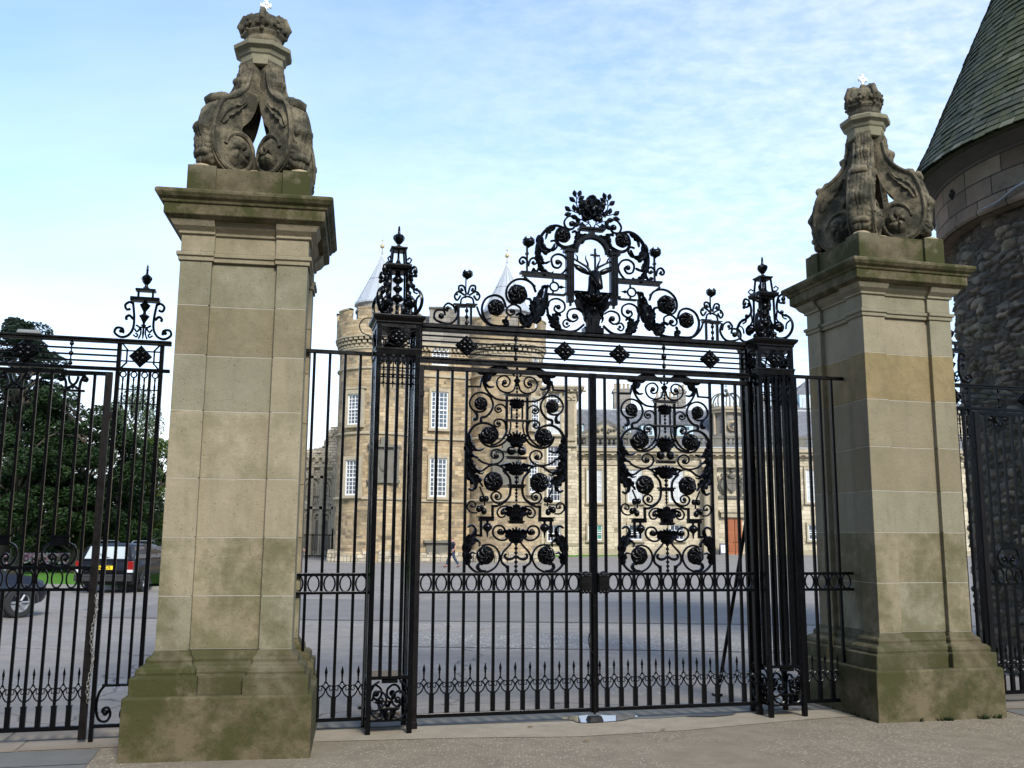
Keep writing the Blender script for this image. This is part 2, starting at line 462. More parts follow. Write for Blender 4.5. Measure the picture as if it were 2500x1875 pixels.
# =================================================================== GATE PIERS
MORTAR = simple('white_lime_mortar', (.3, .275, .215), .95)
def stone_pier(loc, yaw, label, joints, ochre, pedtop, fs, seed):
    rt = empty('stone_gate_pier', loc, yaw, label, 'gate pier', 'stone piers beside the main gate')
    KS = 1.045; rt.scale = (KS,)*3; rt.location = (loc[0]*KS, loc[1]*KS, EYE*(1-KS))
    rnd = random.Random(seed)
    def tone(al=.15, o=0., lo=.0, hi=1.): return (rnd.uniform(lo, hi), o, al, 1)
    b = MB()
    b.tone = tone(.9, 0, .1, .4); b.sqloft([(.69, GZ-.05), (.69, .455), (.675, .468)])
    # moulded base: four corner projections with a recessed middle
    base = [(.655, .462), (.655, .60), (.618, .604), (.624, .63), (.618, .655), (.596, .674), (.57, .678), (.562, .70), (.568, .715), (.556, .735), (.53, .748), (.513, .785)]
    b.tone = tone(.8, 0, .2, .5)
    b.sqloft([(h-.06, z) for h, z in base])
    for sx in (-1, 1):
        for sy in (-1, 1):
            b.tone = tone(rnd.choice((.7, 1.3)), 0, .2, .5)
            vs = []; n = len(base)
            for h, z in base:
                i0, i1 = .255-(.51-h)*.35, h      # inner edge, outer edge
                i0 = .255-(h-.51)*.62
                for x, y in ((i0, i0), (i1, i0), (i1, i1), (i0, i1)): vs.append((sx*x, sy*y, z))
            f = []
            for i in range(n-1):
                for k in range(4):
                    q = (i*4+k, i*4+(k+1) % 4, (i+1)*4+(k+1) % 4, (i+1)*4+k); f.append(q if sx*sy > 0 else q[::-1])
            f.append(tuple((n-1)*4+k for k in (range(4) if sx*sy > 0 else range(3, -1, -1))))
            b.add(vs, f)
    b.build('base', PLINTH, rt, bevel=.008)
    # shaft in courses, joints slightly open
    b = MB(); zs = [.785]+joints+[3.87]
    for i in range(len(zs)-1):
        z0, z1 = zs[i]+.0022, zs[i+1]-.0022
        o = 1.0 if i in ochre else 0.; al = .5 if i < 2 else (.25 if rnd.random() < .5 else .1)
        b.tone = tone(al, o*.8); b.box(-.462, .462, -.462, .462, z0, z1)
        for sx in (-1, 1):
            for sy in (-1, 1):
                b.tone = (b.tone[0]+rnd.uniform(-.12, .12), o*.8, al, 1)
                b.box(sx*.26, sx*.51, sy*.26, sy*.51, z0, z1)
    b.build('shaft', PIER, rt, bevel=.004); b = MB(); b.box(-.4605, .4605, -.4605, .4605, .785, 3.87)
    for sx in (-1, 1):
        for sy in (-1, 1): b.box(sx*.27, sx*.5085, sy*.27, sy*.5085, .785, 3.87)
    b.build('lime_joints', MORTAR, rt)
    b = MB(); b.tone = tone(.2, 0, .3, .6)
    def band(mid, prof):
        b.sqloft([(h-mid, z) for h, z in prof])
        for sx in (-1, 1):
            for sy in (-1, 1):
                n = len(prof); vs = []
                for h, z in prof:
                    for x, y in ((.245, .245), (h, .245), (h, h), (.245, h)): vs.append((sx*x, sy*y, z))
                f = []
                for i in range(n-1):
                    for k in range(4):
                        q = (i*4+k, i*4+(k+1) % 4, (i+1)*4+(k+1) % 4, (i+1)*4+k); f.append(q if sx*sy > 0 else q[::-1])
                f.append((3, 2, 1, 0) if sx*sy > 0 else (0, 1, 2, 3)); q = tuple((n-1)*4+k for k in range(4)); f.append(q if sx*sy > 0 else q[::-1])
                b.add(vs, f)
    band(.035, [(.525, 3.87), (.525, 3.905), (.54, 3.91), (.54, 3.94), (.51, 3.95)])
    band(.035, [(.51, 3.95), (.51, 4.09), (.53, 4.095), (.53, 4.115), (.57, 4.15), (.6, 4.2)])
    b.build('frieze', PIER, rt, bevel=.004)
    b = MB(); b.tone = (.3, 0, 1.2, 1)
    b.sqloft([(.6, 4.195), (.64, 4.225), (.64, 4.31), (.655, 4.315), (.66, 4.335), (.685, 4.355), (.705, 4.385), (.705, 4.41), (.69, 4.42), (.53, 4.47)])
    b.build('cornice', PLINTH, rt, bevel=.006)
    b = MB(); b.tone = (.25, 0, 1.3, 1); zt = pedtop
    b.box(-.47, .47, -.47, .47, 4.43, zt-.012)
    for sx in (-1, 1):
        for sy in (-1, 1):
            b.tone = (.35, 0, 1.4, 1); b.box(sx*.27, sx*.5, sy*.27, sy*.5, 4.43, zt)
    b.build('pedestal', PLINTH, rt, bevel=.006)
    # ---- crown finial carried on four diagonal consoles
    Z = lambda z: pedtop+(z-4.76)*fs
    outl = [(.19, 6.05), (.195, 5.93), (.21, 5.82), (.245, 5.7), (.31, 5.6), (.4, 5.53), (.5, 5.47), (.57, 5.35), (.605, 5.2), (.61, 5.06), (.585, 4.93), (.52, 4.83), (.42, 4.77), (.31, 4.77), (.2, 4.82), (.135, 4.92), (.12, 5.04), (.145, 5.14), (.205, 5.21), (.275, 5.235), (.26, 5.29), (.2, 5.36), (.145, 5.47), (.1, 5.62), (.075, 5.78), (.06, 6.05)]
    out = [tuple(p) for p in cat(outl, 3, True)]
    th = lambda z: .088+.03*max(0, min(1, (5.9-z)/.9))
    def console_mb():
        m = MB(); n = len(out)
        # front rim slightly proud: bevelled slab
        A = []
        for (x, z) in out: A.append((x, z))
        cxx = sum(p[0] for p in A)/n; czz = sum(p[1] for p in A)/n
        vs = [(x, -th(z), Z(z)) for x, z in A]+[(x, th(z), Z(z)) for x, z in A]
        AA = sum(A[i][0]*A[(i+1) % n][1]-A[(i+1) % n][0]*A[i][1] for i in range(n))
        fs_ = [tuple(range(n)), tuple(range(2*n-1, n-1, -1))]+[(i, n+i, n+(i+1) % n, (i+1) % n) for i in range(n)]
        if AA < 0: fs_ = [f[::-1] for f in fs_]
        m.add(vs, fs_)
        for sg in (-1, 1):      # raised rim following the outer edge and round the volute
            rim = [(x, sg*(th(z)+.004), Z(z)) for x, z in [tuple(p) for p in cat([(.19, 5.93), (.225, 5.76), (.29, 5.645), (.385, 5.56), (.48, 5.5), (.545, 5.36), (.58, 5.2), (.585, 5.06), (.56, 4.95), (.5, 4.86), (.41, 4.805), (.31, 4.805), (.22, 4.85), (.165, 4.94), (.155, 5.05), (.19, 5.14), (.26, 5.19), (.35, 5.18), (.42, 5.12), (.45, 5.04)], 3)]]
            m.tube(rim, .02, 6)
        return m
    for k in range(4):
        a = radians(45+90*k)
        o = console_mb().build('scroll_console', CARVED, rt, smooth='auto'); o.rotation_euler = (0, 0, a); o.scale = (.96, .96, 1)
        # carving: leaf knobs on the outer edge and flower discs on both cheeks
        c = MB()
        spn = cat([(.19, 6.0), (.197, 5.9), (.215, 5.8), (.255, 5.68), (.33, 5.585), (.44, 5.51), (.54, 5.41), (.585, 5.27), (.61, 5.12), (.6, 4.99), (.575, 4.91), (.52, 4.83)], 8)
        NS, NY = len(spn), 17; vs = []
        for i, p in enumerate(spn):
            T_ = spn[min(i+1, NS-1)]-spn[max(i-1, 0)]; T_.normalize(); N_ = Vector((-T_.y, T_.x)) if (-T_.y) > 0 or T_.x > 0 else Vector((T_.y, -T_.x))
            if N_.x < -.2 and N_.y < .2: N_ = -N_
            t = i/(NS-1)*4.0; cyc = t % 1.0; w_ = th(p.y)*(.84-.25*cyc**4)*(1+.07*sin(t*34))
            for j in range(NY):
                y = -1+2*j/(NY-1)
                h = (.006+.045*math.exp(-((cyc-.78)/.10)**2)*(1-.4*y*y)+.022*abs(cos(y*pi*2.2+cyc*.9))*(.4+.6*cyc))*(1-y**8)+.008*noise.noise(Vector((p.x*30, y*6, p.y*30)))
                q = p+N_*(h-.006*(abs(y) > .99)); vs.append((q.x, y*w_, Z(q.y)))
        fs_ = [(i*NY+j, i*NY+j+1, (i+1)*NY+j+1, (i+1)*NY+j) for i in range(NS-1) for j in range(NY-1)]
        c.add(vs, fs_)
        def rough_(c):
            for v_i in range(len(c.v)):
                x, y, z = c.v[v_i]; nv = noise.noise(Vector((x*22+k*5, y*22, z*22)))*.018
                c.v[v_i] = (x+nv, y, z+nv*.6)
        for (x, z, r_) in ((.225, 5.79, .022), (.52, 5.49, .034), (.622, 5.17, .026), (.6, 4.92, .022)):
            w_ = th(z)*.55; c.tube([(x, -w_*1.25, Z(z)-.02), (x+.008, -w_, Z(z)), (x, 0, Z(z)+.012), (x+.008, w_, Z(z)), (x, w_*1.25, Z(z)-.02)], [r_*.4, r_, r_*1.05, r_, r_*.4], 9)
        co_ = c.build('acanthus_carving', CARVED, o, smooth=True); sd = co_.modifiers.new('solid', 'SOLIDIFY'); sd.thickness = .03; sd.offset = 0
        for sg in (-1, 1):
            c = MB(); yy = sg*(th(5.0)+.004)
            RN, AN = 12, 48; vs = [(.31, yy+sg*.045, Z(5.0))]
            for i in range(1, RN+1):
                q = i/RN
                for j in range(AN):
                    a_ = 2*pi*j/AN; lob = abs(sin(2.5*a_+2.2*q+k)); h = .03*sqrt(max(0, 1-q*q))+.045*(lob**.5)*sin(pi*min(1, q*1.15))+.014*noise.noise(Vector((cos(a_)*q*7, sin(a_)*q*7, k)))
                    vs.append((.31+.14*q*cos(a_), yy+sg*(h-.01), Z(5.0)+.15*q*sin(a_)))
            fs_ = [(0, 1+j, 1+(j+1) % AN) for j in range(AN)]+[(1+i*AN+j, 1+(i+1)*AN+j, 1+(i+1)*AN+(j+1) % AN, 1+i*AN+(j+1) % AN) for i in range(RN-1) for j in range(AN)]
            c.add(vs, [f[::-1] if sg > 0 else f for f in fs_])
            c.build('volute_flower', CARVED, o, smooth=True)
            c = MB(); LF = [(.5, 5.24), (.45, 5.34), (.37, 5.42), (.29, 5.49), (.24, 5.58)]
            acanthus(c, [(x, Z(z)) for x, z in LF], .06, 4, y=sg*(th(5.4)+.0), d=.032); c.build('leaf_carving', CARVED, o, smooth='auto')
    b = MB(); b.tone = (.3, 0, .4, 1)
    for k in range(4):
        a = radians(45+90*k); b.ball((.57*cos(a), .57*sin(a), pedtop+.0), .08, 8, 6, 1.2, 1.2, .5)
    b.lathe([(.30, pedtop-.01), (.26, pedtop+.06), (.2, pedtop+.1)], seg=10)
    b.build('footing', CREAM, rt, smooth=True)
    b = MB(); b.tone = (.5, 0, .2, 1)
    oc8 = lambda pr: b.lathe(pr, seg=8, a0=pi/8, a1=pi/8+2*pi)
    oc8([(.2, Z(5.99)), (.222, Z(6.0)), (.222, Z(6.10)), (.238, Z(6.115)), (.25, Z(6.15)), (.295, Z(6.18)), (.3, Z(6.22)), (.24, Z(6.25)), (.2, Z(6.27))])
    b.build('collar', PIER, rt, bevel=.004).scale = (.9, .9, 1)
    b = MB()
    b.lathe([(.19, Z(6.26)), (.2, Z(6.28)), (.2, Z(6.31)), (.188, Z(6.32)), (.19, Z(6.35)), (.212, Z(6.365)), (.22, Z(6.39)), (.205, Z(6.4))], seg=24)
    b.lathe([(.205, Z(6.39)), (.225, Z(6.46)), (.215, Z(6.53)), (.16, Z(6.58)), (.06, Z(6.6)), (0.001, Z(6.59))], seg=16, rf=lambda a, z: 1+.03*sin(a*8))
    for k in range(8):
        a = 2*pi*k/8
        f = .075 if k % 2 == 0 else .05
        for q, (da, dz, rr) in enumerate(((0, 0, .5), (.2, .01, .38), (-.2, .01, .38), (0, .05, .42), (0, -.045, .35))):
            b.ball((.222*cos(a+da), .222*sin(a+da), Z(6.44)+dz), f*rr, 7, 5)
        if k % 2 == 0:
            b.tube([(.215*cos(a), .215*sin(a), Z(6.40)), (.25*cos(a), .25*sin(a), Z(6.49)), (.21*cos(a), .21*sin(a), Z(6.575)), (.1*cos(a), .1*sin(a), Z(6.6)), (0, 0, Z(6.58))], [.03, .034, .036, .032, .03], 7)
            for j in range(5):
                t = j/4; b.ball((cos(a)*(.262-.12*t), sin(a)*(.262-.12*t), Z(6.48)+.13*sin(t*1.4)), .024, 6, 5)
    b.ball((0, 0, Z(6.63)), .048, 10, 8)
    cr = b.build('crown', CARVED, rt, smooth=True); cr.scale = (.86, .86, 1)
    b = MB(); z0 = Z(6.66); b.tube([(0, 0, z0-.02), (0, 0, z0+.02)], [.04, .02], 8)
    for a in (0, pi/2, pi, 3*pi/2):
        dx, dz = cos(a), sin(a); c0 = Vector((0, 0, z0+.075))
        b.tube([c0, c0+Vector((dx*.03, 0, dz*.035)), c0+Vector((dx*.058, 0, dz*.06))], [.011, .014, .03], 6, .55)
    for a in (pi/4, 3*pi/4, 5*pi/4, 7*pi/4): b.ball((.03*cos(a), 0, z0+.075+.03*sin(a)), .014, 6, 5)
    b.build('cross', WHITE_STONE, cr, smooth=True)
    return rt
stone_pier((-2.28869, 8.06159, 0), radians(9), 'left stone gate pier, taller in view, with a carved crown on four scrolls', [1.19, 1.64, 2.10, 2.64, 3.09, 3.50], (), 4.70, .89, 3)
stone_pier((3.8669, 9.85497, 0), radians(14), 'right stone gate pier with an ochre upper block, beside the round tower', [1.25, 1.73, 2.13, 2.56, 3.03, 3.50], (5,), 4.745, .99, 5)

# =================================================================== IRON GATES
AX = .885
Uc = crop(1120, 880, .16878); Yc = crop(1120, 1150, .15669)
def U(*p): return [(a-AX, b_) for a, b_ in (Uc(*q) for q in p)]
def Yy(*p): return [(a-AX, b_) for a, b_ in (Yc(*q) for q in p)]
KX = 0.0
def ornament(root, dx):
    """scrollwork panel; parts are children of the gate leaf"""
    sc = MB()
    S_ = lambda f, w, *p: strap(sc, f(*p), w, 1.25)
    S_(U, [.009, .012, .012, .011], (785, 235), (740, 170), (650, 125), (560, 112), (450, 140), (370, 200), (332, 290), (360, 390), (430, 490), (530, 560), (660, 580))
    S_(U, .0095, (800, 340), (770, 430), (690, 465), (590, 440), (535, 370), (530, 290), (580, 235), (660, 225), (715, 280), (705, 350), (650, 380), (605, 345), (625, 310))
    flatbar(sc, U((100, 378), (285, 380), (310, 260)), .018, .022)
    S_(U, [.016, .011, .011, .011], (300, 895), (300, 830), (370, 810), (440, 740), (472, 640), (440, 540), (370, 482), (280, 463), (190, 500), (138, 580), (142, 660), (190, 720), (270, 745), (340, 728), (375, 690))
    S_(U, [.008, .013, .02, .016], (150, 690), (205, 735), (240, 790), (225, 850), (180, 848))
    S_(U, .009, (672, 845), (670, 740), (640, 665), (580, 635), (515, 660), (500, 710), (540, 750), (588, 732), (580, 695), (550, 690))
    S_(U, [.013, .01, .009], (665, 1010), (655, 920), (620, 868), (560, 850), (500, 870), (485, 920), (525, 960), (575, 938), (565, 900), (545, 902))
    S_(U, [.014, .012, .011], (668, 880), (668, 1010), (640, 1090), (590, 1155), (520, 1205), (440, 1225))
    S_(U, [.011, .013, .011], (700, 1085), (650, 1170), (560, 1228), (450, 1247), (350, 1215), (285, 1140), (270, 1060))
    S_(U, [.016, .014, .011], (105, 1160), (125, 1050), (190, 955), (295, 905), (400, 915), (490, 970), (540, 1060), (530, 1140))
    S_(U, [.012, .01, .009], (250, 1425), (340, 1480), (450, 1503), (560, 1478), (620, 1400), (603, 1325), (530, 1285), (460, 1310), (445, 1370), (490, 1415), (545, 1400), (538, 1360))
    S_(U, [.012, .011, .012], (330, 1590), (420, 1525), (520, 1510), (610, 1550), (670, 1640))
    S_(Yy, .013, (660, -15), (735, 60), (770, 120), (782, 215), (780, 290), (765, 380), (715, 455), (640, 515), (560, 545), (515, 548))
    flatbar(sc, Yy((560, 545), (500, 545), (500, 735), (320, 738), (320, 1005), (250, 1000)), .024, .024)
    S_(Yy, [.012, .01, .009], (715, 450), (620, 500), (530, 480), (478, 410), (500, 345), (570, 322), (630, 365), (620, 430), (565, 442), (540, 400))
    S_(Yy, .0095, (790, 575), (710, 545), (620, 565), (572, 640), (610, 715), (680, 710), (705, 655), (665, 625))
    S_(Yy, .011, (770, 1015), (690, 1075), (600, 1070), (522, 1010), (505, 930), (550, 860), (640, 855), (690, 915), (660, 980), (592, 970), (590, 925))
    S_(Yy, .009, (260, 650), (170, 645), (108, 580), (118, 500), (180, 470), (232, 510), (220, 560), (172, 555))
    S_(Yy, [.014, .011, .011], (100, 1370), (125, 1460), (200, 1545), (300, 1585), (420, 1570), (530, 1510), (600, 1400), (605, 1290), (545, 1190), (440, 1145), (330, 1165))
    S_(Yy, [.012, .02, .012], (400, 1560), (320, 1555), (268, 1505), (290, 1445), (350, 1455))
    S_(Yy, [.009, .012, .013], (835, 1050), (765, 1155), (675, 1250), (636, 1340), (650, 1430), (725, 1490))
    flatbar(sc, Yy((722, 1492), (737, 1492), (737, 1592)), .026, .024)
    S_(Yy, [.01, .017, .014, .008], (855, 1320), (810, 1362), (740, 1372), (695, 1340), (700, 1295), (722, 1305))
    for f, p, r in ((U, (640, 315), .026), (U, (547, 697), .02), (U, (545, 907), .02), (U, (510, 1375), .022), (Yy, (565, 392), .022), (Yy, (660, 645), .026), (Yy, (622, 942), .028), (Yy, (175, 545), .016), (U, (405, 487), .012), (U, (760, 1500), .0)):
        if r: (x, z), = f(p); sc.ball((x, 0, z), r, 10, 6, 1, .8, 1)
    # pedestal frame of the panel (half)
    pl = MB()
    def plate(f, x0, x1, y0, y1, d=.03):
        a = f((x0, y0), (x1, y1)); xa_, xb_ = a[0][0], a[1][0]
        if abs(xb_) < .02: MB().box(dx-abs(xa_), dx+abs(xa_), -d, d, a[1][1], a[0][1]).build('shelf', IRON, root)
        else:
            for sg in (-1, 1): MB().box(dx+sg*xa_, dx+sg*xb_, -d, d, a[1][1], a[0][1]).build('frame_leg' if a[0][1]-a[1][1] > .05 else 'bracket', IRON, root)
    plate(U, 625, 828, 478, 498, .04); plate(U, 650, 828, 498, 522, .03)
    plate(U, 652, 686, 522, 845, .012); plate(U, 728, 750, 600, 845, .011)
    plate(U, 630, 828, 850, 866, .036); plate(U, 650, 828, 866, 888, .028)
    plate(U, 655, 828, 1385, 1400, .04); plate(U, 672, 828, 1400, 1430, .03)
    plate(Yy, 735, 865, 205, 232, .034); plate(Yy, 755, 865, 232, 268, .026)
    plate(Yy, 745, 865, 775, 795, .034); plate(Yy, 760, 865, 795, 820, .028)
    plate(Yy, 262, 515, 705, 725, .036); plate(Yy, 285, 515, 725, 780, .026)
    a = U((725, 888), (728, 960), (705, 1060)); 
    for sg in (-1, 1): strap(MB(), [(dx+sg*x, z) for x, z in a], .009, 1).build('frame_leg', IRON, root, smooth=True)
    mirror(sc)
    shifted(sc, dx).build('scrollwork', IRON, root, smooth='auto')
    # flowers
    for f, p, r in ((U, (297, 622), .066), (U, (415, 1085), .087), (Yy, (512, 163), .097), (Yy, (387, 1312), .089)):
        (x, z), = f(p)
        for sg in (1, -1):
            m = MB(); rosette(m, (0, 0), r*.92, cw=sg); o = m.build('rosette', IRON, root, smooth=True, loc=(dx+sg*x, 0, z))
    # acanthus leaves
    lv = [(U, .036, 3, (720, 165), (640, 125), (540, 118), (440, 150), (350, 190), (280, 190), (240, 150), (260, 110)),
          (U, .044, 3, (560, 125), (450, 180), (380, 250), (365, 330), (420, 385), (490, 375)),
          (U, .04, 4, (118, 1060), (125, 1180), (180, 1265), (265, 1300), (345, 1270)),
          (U, .05, 5, (112, 1170), (120, 1290), (170, 1370), (260, 1410)),
          (U, .042, 4, (112, 1330), (135, 1470), (200, 1560), (290, 1600), (345, 1570)),
          (Yy, .05, 5, (110, -60), (150, 60), (215, 150), (240, 230), (190, 300), (120, 270)),
          (Yy, .03, 3, (120, -120), (220, -20), (310, 40), (370, 20)),
          (Yy, .034, 3, (230, 60), (300, 160), (350, 250)),
          (Yy, .05, 5, (95, 1400), (90, 1260), (120, 1120), (200, 1010), (235, 910), (180, 840), (105, 880)),
          (Yy, .04, 4, (100, 1230), (160, 1110), (240, 1075), (300, 1110), (290, 1180)),
          (Yy, .036, 3, (110, 1460), (130, 1340), (180, 1270), (240, 1290))]
    for f, w, n, *pts in lv:
        P = f(*pts)
        for sg in (1, -1):
            m = MB(); acanthus(m, [(dx+sg*x, z) for x, z in P], w, n); m.build('acanthus_leaf', IRON, root, smooth='auto')
    # centre column of spindles, husks and palmettes
    c = MB()
    zU = lambda y: U((828, y))[0][1]; zY = lambda y: Yy((865, y))[0][1]
    turned(c, 0, zU(270), zU(95), .009, 3); c.lathe([(.014, zU(345)), (.034, zU(300)), (.036, zU(285)), (.02, zU(262))], seg=10); turned(c, 0, zU(478), zU(335), .008, 3)
    turned(c, 0, zU(850), zU(640), .008, 4); turned(c, 0, zU(980), zU(885), .009, 2)
    def palmette(z0, z1, w, n=5, up=True):
        n += 2; w *= 1.1
        for i in range(n):
            t = (i-(n-1)/2)/((n-1)/2)
            h = (z1-z0)*(1-.25*abs(t)); x1 = w*t
            zz = [z0, z0+h*.45, z0+h*.85, z0+h*(.95-.25*abs(t))]
            acanthus(c, [(x1*.12, zz[0]), (x1*.45, zz[1]), (x1*.9, zz[2]), (x1*1.25, zz[3])], .024+abs(z1-z0)*.09, 3)
    palmette(zU(690), zU(525), .075, 5); palmette(zU(1250), zU(990), .1, 5)
    palmette(zU(1650), zU(1440), .13, 7)
    for sg in (-1, 1):
        (x, z), = U((737, 1305)); c.ball((sg*x, 0, z), .044, 12, 8, 1, .8, 1, rf=lambda a, p: 1+.07*cos(6*a))
    turned(c, 0, zY(205), zY(60), .012, 2); turned(c, 0, zY(480), zY(268), .009, 4)
    palmette(zY(770), zY(490), .11, 7); palmette(zY(1110), zY(850), .12, 7)
    c.prism([(-.065, zY(775)), (-.06, zY(640)), (-.02, zY(520)), (.02, zY(520)), (.06, zY(640)), (.065, zY(775))], -.016, .016)
    turned(c, 0, zY(1590), zY(1100), .011, 7)
    shifted(c, dx).build('spindle_column', IRON, root, smooth='auto')
    # hanging bell flowers and pendants
    for sg in (1, -1):
        h = MB()
        strap(h, [(sg*x, z) for x, z in Yy((300, 240), (330, 320), (370, 420), (378, 540))], .009, 1)
        for p, r in (((330, 435), .028), ((405, 430), .026), ((285, 590), .03), ((365, 625), .03), ((335, 560), .02)):
            (x, z), = Yy(p); h.ball((sg*x, 0, z), r, 9, 6, .95, .9, 1.15, rf=lambda a, p_: 1+.1*cos(4*a))
        shifted(h, dx).build('bell_flower', IRON, root, smooth=True)
        h = MB(); (x, z), = Yy((420, 880))
        h.lathe([(.004, z-.095), (.01, z-.06), (.012, z-.045), (.02, z-.035), (.045, z-.01), (.047, z+.015), (.03, z+.035), (.012, z+.045), (.014, z+.06), (.004, z+.07)], sg*x, 0, 12, rf=lambda a, q: 1+.08*cos(5*a))
        shifted(h, dx).build('pendant', IRON, root, smooth=True)

# ---- shared small meshes
def proto(mb, name, mat, smooth='auto'):
    o = mb.build(name, mat, None, smooth=smooth); COL.objects.unlink(o); return o
mb = MB()       # spear with scrolls between two bars (spacing .144)
mb.lathe([(.001, .505), (.012, .465), (.014, .445), (.008, .43), (.01, .425), (.01, .418), (.007, .41), (.007, .37), (.009, .355)], seg=8)
for sg in (-1, 1):
    strap(mb, [(sg*.006, .37), (sg*.018, .345), (sg*.04, .332), (sg*.018, .318), (sg*.003, .295)], .0055, 1)
    strap(mb, [(sg*.004, .305), (sg*.02, .33), (sg*.05, .335), (sg*.062, .31), (sg*.045, .292), (sg*.032, .305), (sg*.04, .318)], .0048, 1)
    strap(mb, [(sg*.002, .315), (sg*.012, .275), (sg*.036, .245), (sg*.066, .232)], [.006, .007, .008], 1)
SPEAR = proto(mb, 'spearhead', IRON)
mb = MB(); mb.tube([(.049*cos(2*pi*k/28), 0, .074*sin(2*pi*k/28)*(1 if abs(sin(2*pi*k/28)) < .999 else 1)) for k in range(28)], .0085, 6, 1.3, up=YUP, closed=True)
RING = proto(mb, 'oval_ring', IRON)
def bar_proto(z0, z1, w=.026, foot=True, mat=IRON, d=None):
    m = MB(); d = d or w; m.box(-w/2, w/2, -d/2, d/2, z0, z1)
    if foot: m.box(-.021, .021, -.016, .016, .065, .235); m.box(-.024, .024, -.02, .02, .23, .24)
    return proto(m, 'bar', mat, False)
mb = MB()       # diamond boss with four-petalled flower
mb.add([(-.118, 0, 0), (0, 0, -.106), (.118, 0, 0), (0, 0, .106), (-.1, -.02, 0), (0, -.02, -.09), (.1, -.02, 0), (0, -.02, .09), (-.1, .02, 0), (0, .02, -.09), (.1, .02, 0), (0, .02, .09)],
       [(0, 1, 5, 4), (1, 2, 6, 5), (2, 3, 7, 6), (3, 0, 4, 7), (4, 5, 6, 7), (1, 0, 8, 9), (2, 1, 9, 10), (3, 2, 10, 11), (0, 3, 11, 8), (11, 10, 9, 8)])
for y in (-.026, .026):
    for k in range(4):
        a = pi/4+pi/2*k; mb.ball((.038*cos(a), y, .034*sin(a)), .026, 8, 6, 1, .7, 1); a = pi/2*k; mb.ball((.06*cos(a), y, .055*sin(a)), .013, 6, 5)
    mb.ball((0, y*1.3, 0), .016, 8, 6)
    mb.tube([(-.1, y, 0), (0, y, -.09), (.1, y, 0), (0, y, .09)], .006, 6, closed=True)
BOSS = proto(mb, 'diamond_boss', IRON)

def oval_rail(root, x0, x1, centres, zr=(1.135, 1.325)):
    m = MB(); m.box(x0, x1, -.018, .018, zr[0], zr[0]+.026); m.box(x0, x1, -.018, .018, zr[1]-.028, zr[1]); m.build('mid_rail', IRON, root, bevel=.003)
    for c in centres: inst(RING, root, (c, 0, (zr[0]+zr[1])/2))

def gate_leaf(x_hinge, sgn, label):
    """x runs from the hinge stile towards the meeting stile"""
    rt = empty('gate_leaf', gw(x_hinge, 0), GYAW, label, 'iron gate', 'pair of leaves of the main gate')
    L = 1.715; sp = .144; X = lambda i: sgn*(.015+sp*i)
    m = MB(); m.cbox(0, 0, .05, .05, GZ, 3.29); m.cbox(0, 0, .062, .06, 2.98, 3.04); m.cbox(0, 0, .062, .06, GZ, .0); m.build('hinge_stile', IRON_BROWN if sgn > 0 else IRON_OLD, rt, bevel=.004)
    m = MB(); m.cbox(sgn*(L+.0), 0, .045, .05, .02, 3.29); m.build('meeting_stile', IRON, rt, bevel=.004)
    m = MB(); a, b_ = sorted((sgn*.025, sgn*(L-.022)))
    m.box(a, b_, -.024, .024, 3.245, 3.288); m.build('top_rail', IRON_OLD, rt, bevel=.004)
    m = MB(); m.box(a, b_, -.022, .022, .028, .066); m.build('bottom_rail', IRON, rt, bevel=.004)
    full = bar_proto(.066, 3.245); short = bar_proto(.066, 1.135)
    for i in range(1, 12):
        inst(full if i <= 3 or i >= 10 else short, rt, (X(i), 0, 0))
        if 4 <= i <= 9:
            pass
    mids = bar_proto(1.161, 1.297, foot=False)
    for i in range(4, 10): inst(mids, rt, (X(i), 0, 0))
    cs = [X(i+.5) for i in range(0, 12)]
    oval_rail(rt, a, b_, cs[:-1])
    for c in cs: inst(SPEAR, rt, (c, 0, 0))
    ornament(rt, X(6.5))
    # lock case
    m = MB(); c = sgn*(L-.075)
    m.box(c-.06, c+.06, -.05, .05, 1.14, 1.32); m.box(c-.052, c+.052, -.062, .062, 1.16, 1.30)
    for k in (-1, 0, 1): m.ball((c+k*.035, -.055, 1.145), .02, 8, 6)
    m.lathe([(.045, 1.29), (.04, 1.32), (.02, 1.335), (.001, 1.34)], c, -.03, 12)
    m.build('lock_case', IRON_OLD, rt, bevel=.006)
    return rt
g1 = gate_leaf(-.05, 1, 'left leaf of the main gate, its hinge bar brown below the band')
g2 = gate_leaf(3.41+.0, -1, 'right leaf of the main gate, its ornament seen against the low palace range')
# drop bolt, its handle and the floor stop
m = MB(); m.tube([(1.672, -.035, .01), (1.672, -.035, 1.12)], .014, 8); m.box(1.655, 1.69, -.05, -.02, .3, .33); m.box(1.655, 1.69, -.05, -.02, 1.0, 1.03)
m.xf(lambda v: (v[0]+.05, v[1], v[2])); bolt = m.build('drop_bolt', IRON_OLD, g1)
m = MB(); strap(m, [(1.72-.05, .62), (1.72-.06, .7), (1.72-.045, .76), (1.72-.03, .72), (1.72-.035, .62), (1.715-.005, .56)], .005, 1, y=-.05); m.build('bolt_handle', IRON_BROWN, bolt)
st = empty('floor_stop', gw(1.68, .02, GZ), GYAW, 'rusty iron floor stop below the meeting bars of the main gate', 'gate stop')
m = MB(); m.box(-.08, .08, -.09, .03, .0, .06, .02, .02); m.build('block', IRON_BROWN, st, bevel=.01)
m = MB(); m.box(-.05, .05, -.03, .06, .012, .035); m.build('keeper', IRON_OLD, st)

